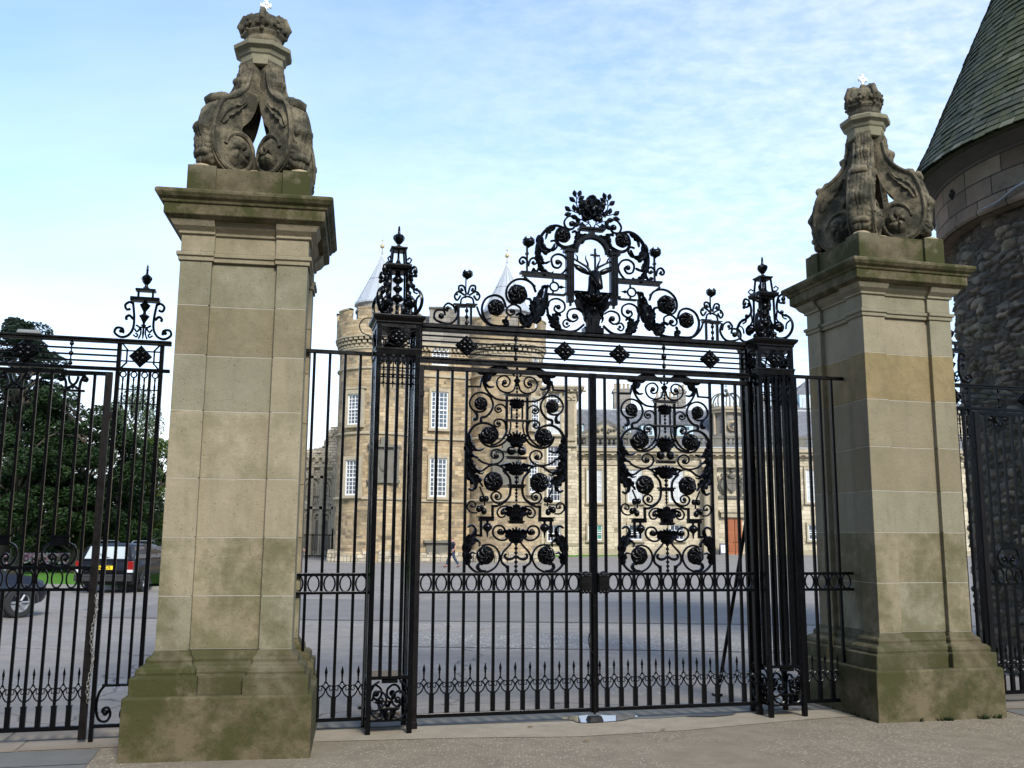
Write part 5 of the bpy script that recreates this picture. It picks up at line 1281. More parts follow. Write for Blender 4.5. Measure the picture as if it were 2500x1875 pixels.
def turret(cx, cy, R, name_seed):
    m = MB(); tz = 15.3
    m.lathe([(R+.12, -.1), (R+.1, .5), (R, .62), (R, tz)], cx, cy, 48, uvr=R, cap=False); wl = bld(m, 'turret_wall', TOWER_ST, 'auto')
    for z in (4.3, 8.85, 13.5): m = MB(); m.lathe([(R, z-.12), (R+.14, z-.06), (R+.15, z+.05), (R, z+.12)], cx, cy, 48, cap=False); bld(m, 'string_course', TRIM_ST, 'auto')
    m = MB()
    for row, (z, r_, off) in enumerate(((15.05, .1, 0), (15.3, .2, .5), (15.55, .3, 0))):
        for k in range(44):
            a = 2*pi*(k+off)/44; c, s_ = cos(a), sin(a); w = .13
            P = [(R-.05, -w), (R+r_, -w), (R+r_, w), (R-.05, w)]
            vs = [(cx+p*c-q*s_, cy+p*s_+q*c, zz_) for zz_ in (z, z+.17) for p, q in P]
            m.add(vs, [(3, 2, 1, 0), (4, 5, 6, 7), (0, 1, 5, 4), (1, 2, 6, 5), (2, 3, 7, 6), (3, 0, 4, 7)])
    m.lathe([(R, 14.8), (R+.08, 14.9), (R+.08, 15.0), (R, 15.02)], cx, cy, 48, cap=False); m.lathe([(R, 15.7), (R+.36, 15.74), (R+.36, 15.84), (R, 15.86)], cx, cy, 48, cap=False)
    bld(m, 'corbel_table', TRIM_ST)
    m = MB(); Ro = R+.3
    m.lathe([(Ro, 15.84), (Ro, 17.0), (Ro-.35, 17.0), (Ro-.35, 15.9)], cx, cy, 48, uvr=R, cap=False); bld(m, 'parapet', TOWER_ST, 'auto')
    for k in range(9):
        m = MB(); a0 = 2*pi*k/9+.15; m.lathe([(Ro-.35, 17.0), (Ro+.002, 17.0), (Ro+.002, 17.75), (Ro+.06, 17.78), (Ro+.06, 17.88), (Ro-.38, 17.9), (Ro-.352, 17.0)], cx, cy, 5, uvr=R, a0=a0, a1=a0+.46)
        for e in (a0, a0+.46): m.add([(cx+r_*cos(e), cy+r_*sin(e), z) for r_, z in ((Ro-.35, 17.0), (Ro, 17.0), (Ro, 17.75), (Ro-.35, 17.75))], [(0, 1, 2, 3)])
        bld(m, 'merlon', TOWER_ST)
    m = MB(); rc_ = 1.75; m.lathe([(rc_, 16), (rc_, 18.55)], cx, cy, 32, uvr=R, cap=False); m.lathe([(rc_, 18.0), (rc_+.1, 18.05), (rc_+.1, 18.2), (rc_, 18.25)], cx, cy, 32, cap=False)
    bld(m, 'cap_house', DARK_ST, 'auto')
    m = MB(); m.lathe([(rc_, 18.5), (rc_+.2, 18.6), (rc_+.2, 18.75), (rc_-.02, 18.98), (.85, 20.7), (.3, 21.9), (.04, 22.6)], cx, cy, 16, cap=False)
    for k in range(16):
        a = 2*pi*k/16; m.tube([(cx+r_*cos(a), cy+r_*sin(a), z) for r_, z in ((rc_, 19.0), (.87, 20.72), (.31, 21.92), (.05, 22.6))], .025, 5)
    m.lathe([(.9, 20.62), (.93, 20.64), (.9, 20.72)], cx, cy, 16, cap=False)
    cone = bld(m, 'cone_roof', LEAD, False)
    m = MB(); m.tube([(cx, cy, 22.5), (cx, cy, 24.3)], [.04, .012], 6); m.lathe([(.03, 22.75), (.09, 22.8), (.03, 22.86)], cx, cy, 8)
    m.ball((cx, cy, 23.3), .17, 12, 8); m.ball((cx, cy, 23.75), .07, 8, 6); m.build('finial', GOLD, cone, smooth=True)
TL, TR = (-9.85, 69.0), (-.45, 71.2)
turret(*TL, 2.85, 1); turret(*TR, 2.72, 2)
m = MB()
f0 = Vector((TL[0]+1.5, TL[1]-.35)); f1 = Vector((TR[0]-1.2, TR[1]-.35)); d = (f1-f0).normalized(); nn = Vector((-d.y, d.x)); B = 12
pl = [f0-d*2, f1+d*2.2, f1+d*2.2+nn*B, f0-d*2+nn*B]
def pbox(m, pts, z0, z1):
    n = len(pts); m.add([(p[0], p[1], z) for z in (z0, z1) for p in pts], [tuple(range(n-1, -1, -1)), tuple(range(n, 2*n))]+[(i, (i+1) % n, n+(i+1) % n, n+i) for i in range(n)])
pbox(m, pl, -.1, 16.4); bld(m, 'wall', TOWER_ST)
m = MB()
for z in (4.3, 8.85, 13.5):
    m = MB(); pbox(m, [f0-nn*.14, f1-nn*.14, f1, f0], z-.1, z+.1); bld(m, 'string_course', TRIM_ST)
m = MB(); pbox(m, [f0-nn*.3, f1-nn*.3, f1+nn*.1, f0+nn*.1], 15.7, 15.9)
for k in range(22):
    for r_ in range(2):
        p = f0+(f1-f0)*((k+.25+.5*r_)/22); pbox(m, [p-nn*(.12+.1*r_), p-nn*(.12+.1*r_)+d*.15, p+d*.15, p], 15.15+.25*r_, 15.32+.25*r_)
bld(m, 'corbel_table', TRIM_ST)
m = MB(); pbox(m, [f0-nn*.25, f1-nn*.25, f1+nn*.1, f0+nn*.1], 15.9, 16.9)
x0_, z0_ = at(1050, 757, 74); x1_, _ = at(1115, 757, 74); pbox(m, [(x0_, 73.5), (x1_, 73.5), (x1_, 75), (x0_, 75)], 16, z0_)
x0_, z2_ = at(1000, 775, 75); x1_, _ = at(1180, 775, 75); pbox(m, [(x0_, 74.5), (x1_, 74.5), (x1_, 79), (x0_, 79)], 16, z2_)
bld(m, 'parapet', DARK_ST)
x0_, _ = at(1048, 757, 74); m = MB(); pbox(m, [(x0_, 73.4), (x1_-2.6+.1, 73.4), (x1_-2.6+.1, 75.1), (x0_, 75.1)], z0_, z0_+.14); bld(m, 'coping', DTRIM)
# windows of the flat front and turrets
ang_f = atan2(d.y, d.x)
tt = (at(1073, 1000, 70)[0]-f0.x)/d.x; wp = f0+d*tt-nn*.06
def zrow(ytop, ybot, Y, x=1073): return at(x, ybot, Y)[1], at(x, ytop, Y)[1]
def pw(**k): 
    o = sash(pt, **k); o.location = Vector(o.location)+Vector((5, -70, 0)); return o
for yt, yb, cr_ in ((960, 1043, (4, 8)), (1122, 1210, (4, 8)), (828, 890, (4, 6))):
    za, zb = zrow(yt, yb, wp.y); pw(x=wp.x, y=wp.y, z0=za, w=1.28, h=zb-za, cols=cr_[0], rows=cr_[1], ang=ang_f)
def tw_win(C_, R, xpix, yt, yb, w, cols, rows, glass=GLASS, lint=.25):
    a, _ = cylhit(xpix, 1000, C_, R); zb = cylhit(xpix, yt, C_, R)[1]; za = cylhit(xpix, yb, C_, R)[1]
    return pw(x=C_[0]+(R+.06)*cos(a), y=C_[1]+(R+.06)*sin(a), z0=za, w=w, h=zb-za, cols=cols, rows=rows, ang=a+pi/2, glass=glass, lintel=lint)
tw_win(TL, 2.85, 868, 966, 1034, 1.15, 4, 8, lint=.35); tw_win(TL, 2.85, 868, 1126, 1206, 1.15, 4, 8)
tw_win(TR, 2.72, 1304, 978, 1045, .95, 3, 8); tw_win(TR, 2.72, 1300, 1130, 1200, .95, 3, 8); tw_win(TR, 2.72, 1304, 876, 920, .8, 3, 5)
a, _ = cylhit(938, 1100, TL, 2.85); zt_ = cylhit(938, 1092, TL, 2.85)[1]; zb_ = cylhit(938, 1172, TL, 2.85)[1]
m = MB(); hh = zt_-zb_; m.box(-.95, .95, -.1, .2, 0, hh); m.box(-1.15, 1.15, -.35, .2, hh, hh+.18); m.box(-1.15, 1.15, -.3, .2, -.2, 0)
for s_ in (-1, 1): m.cbox(s_*.95, -.18, .18, .18, 0, hh)
m.ball((0, -.12, hh*.5), .45, 10, 8, .8, .3, 1.3); m.box(-.3, .3, -.3, 0, hh+.18, hh+.7)
o = m.build('heraldic_panel', DTRIM, pt); o.location = (TL[0]+2.78*cos(a)+5, TL[1]+2.78*sin(a)-70, zb_); o.rotation_euler = (0, 0, a+pi/2)
a, _ = cylhit(1238, 1100, TR, 2.72); c2 = inst(o, pt, (TR[0]+2.65*cos(a)+5, TR[1]+2.65*sin(a)-70, zb_), None, (0, 0, a+pi/2))
xw, zw = at(1067, 1322, 69.5); m = MB(); m.box(-1.0, 1.0, -.3, .3, zw-.1, zw+.08); m.box(-.8, .8, -.05, .3, zw-1.1, zw-.1); o = m.build('stone_shelf', DTRIM, pt); o.location = (xw+5, f0.y+(xw-f0.x)*d.y/d.x-70-.1, 0); o.rotation_euler = (0, 0, ang_f)
m = MB(); rr_ = random.Random(8)
for k in range(46):
    t = k/45; p = (f0-d*.3)+(f1-f0)*t-nn*rr_.uniform(.05, .3); m.cbox(p.x, p.y, rr_.uniform(.25, .5), .5, -.1, rr_.uniform(.35, .62), .04, .04)
for C_, R in ((TL, 2.95), (TR, 2.8)):
    for k in range(40):
        a = 2*pi*k/40+rr_.uniform(-.05, .05); m.cbox(C_[0]+R*cos(a), C_[1]+R*sin(a), rr_.uniform(.4, .6), rr_.uniform(.4, .6), -.1, rr_.uniform(.4, .8), .06, .06)
bld(m, 'plinth', RUIN_ST)

# ---- classical wing right of the tower
wg = empty('palace_wing', (5, 92, 0), 0, 'tall classical palace wing with pilasters, close right of the round turret', 'palace wing')
def W0(o, x=5, y=92): o.location = Vector(o.location)+Vector((-x, -y, 0)); return o
xl, xr = at(1290, 1000, 90)[0], at(1408, 1000, 90)[0]; ztop = at(1400, 945, 90)[1]
m = MB(); m.box(xl, xr, 90, 104, 0, ztop-.3); W0(m.build('wall', RANGE_ST, wg, uv='box'))
m = MB()
for i, (o_, z) in enumerate(((.15, 0), (.35, .18), (.6, .4), (.72, .55))): m.box(xl-.1, xr+o_, 90-o_, 104, ztop-.7+z, ztop-.7+z+.2-.001*i)
for k in range(9): m.cbox(xl+.4+k*.62, 89.7, .28, .6, ztop-.5, ztop-.34)
W0(m.build('cornice', TRIM_ST, wg))
xp = at(1395, 1000, 89.8)[0]; zc_ = at(1400, 962, 89.8)[1]; zb_ = at(1400, 1068, 89.8)[1]
m = MB(); m.cbox(xp, 89.95, .62, .3, zb_, zc_-.6); 
for k in (-2, -1, 0, 1, 2): m.cbox(xp+k*.11, 89.78, .04, .05, zb_+.3, zc_-.7)
m.cbox(xp, 89.9, .85, .45, zc_-.6, zc_, 0, 0); m.ball((xp-.25, 89.7, zc_-.25), .17, 8, 6); m.ball((xp+.25, 89.7, zc_-.25), .17, 8, 6); m.ball((xp, 89.65, zc_-.4), .14, 8, 6); m.cbox(xp, 89.95, .8, .4, zb_-.3, zb_)
W0(m.build('pilaster', TRIM_ST, wg, smooth=False))
xw_ = at(1352, 1000, 89.95)[0]
for yt, yb, g_ in ((962, 984, GLASS), (1005, 1058, GLASS_L), (1092, 1138, GLASS), (1165, 1222, GLASS), (1285, 1320, GLASS)):
    za = at(1352, yb, 89.95)[1]; zb = at(1352, yt, 89.95)[1]; W0(sash(wg, xw_, 89.94, za, 1.25, zb-za, 4, max(2, int((zb-za)/.45)), glass=g_))
m = MB(); zz_ = at(1352, 1086, 89.9)[1]; m.box(xl, xr, 89.75, 90, zz_-.15, zz_+.15); W0(m.build('string_course', TRIM_ST, wg))

# ---- low entrance range
rg = empty('palace_range', (20, 92, 0), 0, 'low palace range with balustrade, clock cupola and red door', 'palace range')
def R0_(o): o.location = Vector(o.location)+Vector((-20, -92, 0)); return o
zc_ = at(1500, 1112, 92)[1]; zl_ = at(1500, 1092, 91.2)[1]; zbt = at(1500, 1063, 92)[1]; zbb = at(1500, 1086, 92)[1]
X0, X1 = 3.6, 46
m = MB(); m.box(X0, X1, 92, 104, -.2, zc_); R0_(m.build('wall', RANGE_ST, rg, uv='box'))
m = MB()
for i, (o_, a_, b_) in enumerate(((.12, zc_-.35, zc_-.12), (.3, zc_-.12, zc_+.1), (.6, zc_+.1, zc_+.35), (.8, zc_+.35, zl_))): m.box(X0+.01*i, X1, 92-o_, 92.5, a_, b_)
for k in range(58): m.cbox(X0+.4+.72*k, 91.6, .3, .5, zc_-.02, zc_+.09)
R0_(m.build('cornice', TRIM_ST, rg))
m = MB(); m.box(X0, X1, 91.15, 92.4, zl_+.003, zl_+.09); R0_(m.build('lead_flashing', LEAD, rg))
m = MB(); m.box(X0, X1, 92.0, 92.6, zl_+.09, zbb); m.box(X0, X1, 91.95, 92.5, zbt-.22, zbt)
k = 0
x = X0
while x < X1:
    m.cbox(x, 92.25, 1.0, .5, zbb, zbt-.22); x += 4.1
R0_(m.build('balustrade', DTRIM, rg))
hb = zbt-.22-zbb; m = MB(); m.lathe([(.12, 0), (.12, .08*hb), (.06, .14*hb), (.17, .4*hb), (.14, .55*hb), (.07, .8*hb), (.12, .92*hb), (.12, hb+.02)], 0, 0, 8)
BAL = proto(m, 'baluster', DTRIM); x = X0+.85
while x < X1-2:
    if ((x-X0+.5) % 4.1) > 1.15: inst(BAL, rg, (x-20, .25, zbb))
    x += .44
m = MB(); zs_ = at(1500, 1133, 91.9)[1]; m.box(X0, 17.9, 91.88, 92, zs_-.1, zs_+.1); m.box(25.3, X1, 91.88, 92, zs_-.1, zs_+.1); m.box(X0, 17.9, 91.85, 92, -.1, .75); m.box(25.3, X1, 91.85, 92, -.1, .75); R0_(m.build('string_course', TRIM_ST, rg))
for xp_ in (1452, 1550, 1650, 1985, 2085):
    xx = at(xp_, 1180, 91.95)[0]; za, zb = at(xp_, 1224, 91.95)[1], at(xp_, 1149, 91.95)[1]
    R0_(sash(rg, xx, 91.94, za, 1.42, zb-za, 3, 6, glass=GLASS_L))
    za, zb = at(xp_, 1316, 91.95)[1], at(xp_, 1284, 91.95)[1]
    R0_(sash(rg, xx, 91.94, za, 1.35, zb-za, 3, 3, glass=GLASS_G if xp_ < 1500 else GLASS))
# frontispiece with pilasters, arms and door
cx_ = at(1794, 1300, 91)[0]
m = MB(); m.box(cx_-2.9, cx_+2.9, 91.6, 92.3, 0, zc_-.36); R0_(m.build('frontispiece', RANGE_ST, rg, uv='box'))
m = MB()
for s_ in (-1, 1):
    for q in (1.75, 2.55):
        X = cx_+s_*q; m.lathe([(.34, 1.5), (.36, 1.6), (.3, 1.7), (.3, 4), (.26, zc_-1.4), (.33, zc_-1.3), (.36, zc_-1.15)], X, 91.35, 16); m.cbox(X, 91.35, .8, .8, .2, 1.5)
m.box(cx_-2.95, cx_+2.95, 91.0, 91.6, zc_-1.15, zc_-.5)
for k in range(7): m.lathe([(.2, 0), (.2, .06)], 0, 0, 12) if False else m.ball((cx_-2.4+.8*k, 91.0, zc_-.82), .22, 10, 6, 1, .25, 1)
m.box(cx_-1.2, cx_+1.2, 91.2, 91.6, 3.75, 4.2); m.box(cx_-1.35, cx_+1.35, 91.05, 91.6, 4.2, 4.4)
R0_(m.build('portico', TRIM_ST, rg, smooth='auto'))
m = MB(); z_ = 6.9; m.prism([(cx_-.55, z_+.5), (cx_+.55, z_+.5), (cx_+.5, z_-.3), (cx_, z_-.8), (cx_-.5, z_-.3)], 91.35, 91.6)
m.lathe([(.3, z_+.55), (.38, z_+.8), (.3, z_+1.0)], cx_, 91.5, 12); m.ball((cx_, 91.4, z_+1.3), .2, 8, 6); m.tube([(cx_-.3, 91.4, z_+1.5), (cx_+.35, 91.4, z_+1.62)], .1, 6)
for s_ in (-1, 1):
    m.tube([(cx_+s_*.75, 91.42, z_-1.1), (cx_+s_*.85, 91.35, z_-.6), (cx_+s_*1.05, 91.38, z_-.1), (cx_+s_*.9, 91.35, z_+.4)], [.12, .2, .24, .16], 8); m.ball((cx_+s_*.85, 91.32, z_+.6), .2, 8, 6)
    for q in (-.2, .35): m.tube([(cx_+s_*.95, 91.35, z_+q), (cx_+s_*.6, 91.3, z_+q+.15)], .08, 6)
    m.tube([(cx_+s_*1.1, 91.4, z_-.7), (cx_+s_*1.3, 91.4, z_-.2), (cx_+s_*1.2, 91.4, z_+.3), (cx_+s_*1.35, 91.4, z_+.8)], .06, 6)
    for q in range(5): m.ball((cx_+s_*(.3+.16*q), 91.42, z_+.85+.12*sin(q*2)), .11, 7, 5)
m.box(cx_-1.3, cx_+1.3, 91.4, 91.6, z_-1.35, z_-1.1); m.tube([(cx_-.4, 91.33, z_+.1), (cx_+.4, 91.33, z_+.1)], .03, 5); m.tube([(cx_, 91.33, z_+.5), (cx_, 91.33, z_-.6)], .03, 5)
R0_(m.build('coat_of_arms', DTRIM, rg, smooth='auto'))
dm = simple('red_brown_door', (.32, .095, .022), .5, var=.25, scale=4)
xd0, xd1 = at(1776, 1300, 91.5)[0], at(1812, 1300, 91.5)[0]; dz = at(1790, 1266, 91.5)[1]; w_ = (xd1-xd0)/2
m = MB(); m.box(xd0, xd1, 91.5, 91.62, .2, dz); do = R0_(m.build('door', dm, rg))
m = MB()
for i in range(2):
    for j, (a_, b_) in enumerate(((.5, 1.2), (1.35, 2.3), (2.45, dz-.15))): x_ = xd0+w_*i+.12; m.box(x_, x_+w_-.24, 91.46, 91.5, a_, b_)
m.build('panel', simple('red_brown_panel', (.26, .07, .017), .5), do)
m = MB(); m.box((xd0+xd1)/2-.02, (xd0+xd1)/2+.02, 91.45, 91.5, .2, dz); m.ball(((xd0+xd1)/2-.15, 91.43, 1.4), .05); m.ball(((xd0+xd1)/2+.15, 91.43, 1.4), .05); m.build('handle', IRON, do)
CLAY = simple('buff_clay', (.35, .27, .17), .8)
# slate roof, pediment, dormers, chimneys
zr = at(1500, 1002, 101)[1]; m = MB(); xa = 6.8; xb = 46
m.add([(xa, 94, zl_), (xb, 94, zl_), (xb, 101, zr), (xa, 101, zr), (xb, 108, zl_), (xa, 108, zl_)], [(0, 1, 2, 3), (3, 2, 4, 5), (0, 3, 5), (1, 4, 2)]); R0_(m.build('slate_roof', SLATE, rg, uv='box'))
m = MB(); m.tube([(xa, 101, zr+.05), (xb, 101, zr+.05)], .12, 6); R0_(m.build('ridge', LEAD, rg))
xq0, xq1 = at(1414, 1060, 93.6)[0], at(1543, 1060, 93.6)[0]; zp0, zp1 = at(1480, 1062, 93.6)[1], at(1487, 1026, 93.6)[1]; xm = (xq0+xq1)/2
m = MB(); m.prism([(xq0+.3, zp0-.4), (xq1-.3, zp0-.4), (xq1-.3, zp0), (xm, zp1-.25), (xq0+.3, zp0)], 93.6, 95); R0_(m.build('pediment', TRIM_ST, rg))
m = MB(); m.tube([(xq0, 93.5, zp0), (xm, 93.5, zp1), (xq1, 93.5, zp0)], .16, 4); m.tube([(xq0, 93.5, zp0-.15), (xq1, 93.5, zp0-.15)], .13, 4)
for k in range(14): m.ball((xm+rr_.uniform(-1.5, 1.5), 93.5, zp0+.2+rr_.uniform(0, .5)), .16, 7, 5)
R0_(m.build('pediment_moulding', DTRIM, rg))
DB = simple('pale_blue_dormer_paint', (.42, .55, .58), .6)
for xa_, xb_ in ((1566, 1600), (1653, 1692), (1412, 1424), (1528, 1540)):
    w_ = at(xb_, 1040, 96)[0]-at(xa_, 1040, 96)[0]; xc = (at(xb_, 1040, 96)[0]+at(xa_, 1040, 96)[0])/2; z0_, z1_ = at(1580, 1066, 96)[1], at(1580, 1037, 96)[1]
    m = MB(); m.box(xc-w_/2, xc+w_/2, 96, 99.5, z0_, z1_); dd = R0_(m.build('dormer', DB, rg))
    m = MB(); m.prism([(xc-w_/2-.12, z1_), (xc+w_/2+.12, z1_), (xc, z1_+w_*.42)], 95.85, 99.8); m.build('gable', SLATE, dd, uv='box')
    m = MB(); m.box(xc-w_*.26, xc+w_*.26, 95.93, 95.998, z0_+.25, z1_-.2); 
    m.build('window', GLASS, dd); m = MB(); m.box(xc-.04, xc+.04, 95.9, 95.93, z0_+.25, z1_-.2); m.box(xc-w_*.26, xc+w_*.26, 95.89, 95.928, (z0_+z1_)/2-.03, (z0_+z1_)/2+.03); m.build('glazing_bar', SASH, dd)
for x0p, x1p, ytp, ybp, Y in ((1499, 1541, 948, 1010, 103), (1602, 1654, 968, 1010, 104), (1657, 1675, 950, 1010, 108), (1826, 1866, 962, 1045, 106)):
    a0_, a1_ = at(x0p, 1000, Y)[0], at(x1p, 1000, Y)[0]; zt_ = at(x0p, ytp, Y)[1]; zb_ = at(x0p, ybp, Y)[1]-2
    m = MB(); m.box(a0_, a1_, Y, Y+1.2, zb_, zt_); m.box(a0_-.12, a1_+.12, Y-.12, Y+1.3, zt_-.45, zt_-.2); ch = R0_(m.build('chimney', DARK_ST, rg, uv='box'))
    n_ = max(2, int((a1_-a0_)/.45))
    for k in range(n_): m = MB(); m.lathe([(.14, zt_), (.13, zt_+.5), (.16, zt_+.52), (.15, zt_+.6)], a0_+(k+.5)*(a1_-a0_)/n_, Y+.5, 10); m.build('chimney_pot', CLAY, ch, smooth='auto')
# clock cupola with open crown
cu = empty('clock_cupola', (at(1774, 1000, 97)[0], 97, 0), 0, None, None); cu.parent = rg; cu.location = (cu.location.x-20, 97-92, 0)
za = at(1774, 1072, 97)[1]; zb = at(1774, 1002, 97)[1]; zd = at(1774, 962, 97)[1]; RC = 1.62
m = MB(); o8 = lambda pr: m.lathe(pr, seg=8, a0=pi/8, a1=pi/8+2*pi); o8([(RC*1.08, za-2), (RC*1.08, za+.4), (RC*.86, za+.42), (RC*.86, zb-.35)]); m.build('drum', DARK_ST, cu, uv='box')
for k in range(8):
    a = pi/8+k*pi/4; m = MB(); m.lathe([(.17, za+.4), (.15, za+.6), (.13, zb-.6), (.19, zb-.4)], RC*.96*cos(a), RC*.96*sin(a), 10); m.build('column', TRIM_ST, cu, smooth='auto')
m = MB(); o8([(RC*.8, zb-.42), (RC*1.1, zb-.38), (RC*1.12, zb-.2), (RC*1.2, zb-.05), (RC*1.2, zb+.05), (RC*.95, zb+.12)])
for k in range(24):
    a = 2*pi*k/24; m.tube([(RC*.93*cos(a), RC*.93*sin(a), zb+.1), (RC*.93*cos(a), RC*.93*sin(a), zb+.55)], .05, 5); m.ball((RC*.93*cos(a), RC*.93*sin(a), zb+.6), .09, 6, 5)
m.lathe([(RC*.97, zb+.1), (RC*.97, zb+.25)], seg=24, cap=False); m.build('cornice', TRIM_ST, cu)
m = MB()
for k in range(8):
    a = k*pi/4; r_ = RC*.93
    m.tube(cat([(q*cos(a), q*sin(a), z) for q, z in ((r_, zb+.2), (r_*1.05, zb+.9), (r_*.85, zd-.25), (r_*.45, zd+.02), (.08, zd-.25))], 4), .085, 6)
m.build('open_crown', DTRIM, cu, smooth=True)
m = MB(); m.tube([(0, 0, zb), (0, 0, zd+.3)], [.1, .04], 6); m.ball((0, 0, zd+.35), .2); m.box(-.03, .03, -.03, .03, zd+.5, zd+1.05); m.box(-.18, .18, -.03, .03, zd+.78, zd+.84); m.build('cross_finial', DTRIM, cu, smooth='auto')
cl = MB(); ck = at(1786, 1040, 95.5); lx = ck[0]-at(1774, 1000, 97)[0]; zk = ck[1]
m = MB(); m.lathe([(.001, 0), (.5, 0), (.52, .06), (.5, .1), (.001, .1)], 0, 0, 28); m.xf(lambda v: (v[0]+lx*0+.22, -RC*.9-v[2]*1.0, v[1]+zk)); c_o = m.build('clock', simple('black_clock_face', (.01, .012, .02), .4), cu)
m = MB(); yk = -RC*.9-.115
for k in range(12): a = 2*pi*k/12; m.tube([(.22+.3*sin(a), yk, zk+.3*cos(a)), (.22+.44*sin(a), yk, zk+.44*cos(a))], .035, 4)
m.tube([(.22+.48*cos(2*pi*k/28), yk, zk+.48*sin(2*pi*k/28)) for k in range(28)], .03, 5, closed=True); m.tube([(.22, yk, zk), (.22+.2*sin(2.9), yk, zk+.25*cos(2.9))], .03, 4); m.tube([(.22, yk, zk), (.22+.34*sin(2.2), yk, zk+.36*cos(2.2))], .02, 4); m.build('dial', GOLD, c_o)

# ---- far corner tower seen right of the right iron pier
sw = empty('palace_corner_block', (38, 112, 0), 0, 'grey palace block with mansard roof, seen just left of the right stone pier', 'palace block')
xa, _ = at(1900, 1000, 112); ze = at(1960, 1008, 112)[1]; zm = at(1985, 945, 116)[1]
m = MB(); m.box(xa, xa+22, 112, 128, 0, ze); o = m.build('wall', RANGE_ST, sw, uv='box'); o.location = (-38, -112, 0)
m = MB(); m.box(xa-.4, xa+22, 111.6, 112, ze-.5, ze); m.box(xa-.6, xa+22, 111.3, 112, ze, ze+.25)
for k in range(5): m.cbox(xa+1.2+k*3.2, 111.9, .7, .3, 4, ze-.5)
o = m.build('cornice', TRIM_ST, sw); o.location = (-38, -112, 0)
m = MB(); m.add([(xa-.3, 111.8, ze+.25), (xa+22, 111.8, ze+.25), (xa+22, 116, zm+1), (xa+5, 116, zm+1), (xa-.3, 128, ze+.25), (xa+22, 128, ze+.25)], [(0, 1, 2, 3), (0, 3, 4), (3, 2, 5, 4)]); o = m.build('mansard_roof', SLATE, sw, uv='box'); o.location = (-38, -112, 0)
xd_ = at(1970, 985, 112)[0]; m = MB(); m.box(xd_-.8, xd_+.9, 112.2, 115, ze, ze+2.2); o = m.build('dormer', DB, sw); o.location = (-38, -112, 0)
m = MB(); m.box(xd_-.5, xd_+.6, 112.14, 112.19, ze+.4, ze+1.8); m.build('pane', GLASS_L, o)
for xp_ in (1957, 2010):
    for yt, yb in ((1045, 1078), (1110, 1140)):
        za_, zb_ = at(xp_, yb, 112)[1], at(xp_, yt, 112)[1]; o = sash(sw, at(xp_, 1050, 112)[0], 111.94, za_, 1.2, zb_-za_, 3, 5, glass=GLASS_L); o.location = Vector(o.location)+Vector((-38, -112, 0))

# ---- abbey ruin left of the tower
Y_ = 84
ab = empty('abbey_ruin', (-17, Y_, 0), 0, 'ruined gothic abbey front with blind arcades, left of the palace tower', 'ruin')
def A(x, y): return at(x, y, Y_)
top = [A(700, 1110), A(741, 1107), A(756, 1100), A(775, 1096), A(792, 1094), A(797, 1072), A(803, 1066), A(810, 1050), A(822, 1042), A(840, 1040), (A(840, 1040)[0]+1, 8)]
poly = [(-22, -.1)]+[(-22, top[0][1]-.5)]+top+[(top[-1][0], -.1)]
m = MB(); m.prism(poly, Y_, Y_+1.6); o = m.build('wall', RUIN_ST, ab, uv='box'); o.location = (17, -Y_, 0)
m = MB(); rr_ = random.Random(5)
for k in range(46):
    t = rr_.random()*(len(top)-2); i = int(t); f = t-i; x = top[i][0]*(1-f)+top[i+1][0]*f; z = top[i][1]*(1-f)+top[i+1][1]*f; s_ = rr_.uniform(.2, .45); m.cbox(x, Y_+rr_.uniform(.2, 1.3), s_, .7, z-.4, z+rr_.uniform(0, .25), .05, .05)
o = m.build('broken_top', RUIN_ST, ab, uv='box'); o.location = (17, -Y_, 0)
def arch(m, xc, z0, w, h, r_=.12, y=Y_-.1):
    pts = [(xc-w/2, z0)]
    hs = h-w*.8
    for t in range(7): a = t/6; pts.append((xc-w/2+w/2*(1-cos(a*pi/2)), z0+hs+(h-hs)*sin(a*pi/2)))
    L = pts; R_ = [(2*xc-x, z) for x, z in reversed(L)]
    m.tube([(x, y, z) for x, z in L+R_[1:]], r_, 6)
m = MB()
for (x0p, x1p, yt, yb, n_) in ((742, 812, 1172, 1212, 2), (742, 808, 1252, 1305, 3), (742, 808, 1115, 1128, 4)):
    xa_, zt_ = A(x0p, yt); xb_, zb_ = A(x1p, yb); w = (xb_-xa_)/n_
    for k in range(n_): arch(m, xa_+w*(k+.5), zb_, w*.86, zt_-zb_); 
    for k in range(n_): arch(m, xa_+w*(k+.5), zb_, w*.5, (zt_-zb_)*.7, .07) if n_ < 4 else None
for yp in (1138, 1165, 1240): z = A(760, yp)[1]; m.box(-22, A(815, yp)[0], Y_-.3, Y_, z-.12, z+.12)
xq, zq_ = A(771, 1180); m.tube([(xq+.45*cos(2*pi*k/16), Y_-.1, zq_+.45*sin(2*pi*k/16)) for k in range(16)], .1, 6, closed=True)
for xp_ in (762, 786, 816): x_, _ = A(xp_, 1200); m.cbox(x_, Y_-.1, .3, .4, 0, A(xp_, 1140)[1])
o = m.build('blind_arcade', TRIM_ST, ab, smooth='auto'); o.location = (17, -Y_, 0)
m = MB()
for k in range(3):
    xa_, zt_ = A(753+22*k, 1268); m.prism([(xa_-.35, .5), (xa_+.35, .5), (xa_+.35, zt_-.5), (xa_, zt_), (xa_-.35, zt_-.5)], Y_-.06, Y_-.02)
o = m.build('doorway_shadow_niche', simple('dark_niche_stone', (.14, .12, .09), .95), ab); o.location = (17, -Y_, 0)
ar = empty('churchyard_railing', (-17, 78, 0), 0, 'low black iron railing in front of the abbey ruin', 'railing')
m = MB(); xa_, xb_ = at(700, 1330, 78)[0], at(812, 1330, 78)[0]
m.box(xa_+17, xb_+17, -.03, .03, 1.75, 1.82); m.box(xa_+17, xb_+17, -.03, .03, .1, .16); m.build('rail', IRON, ar)
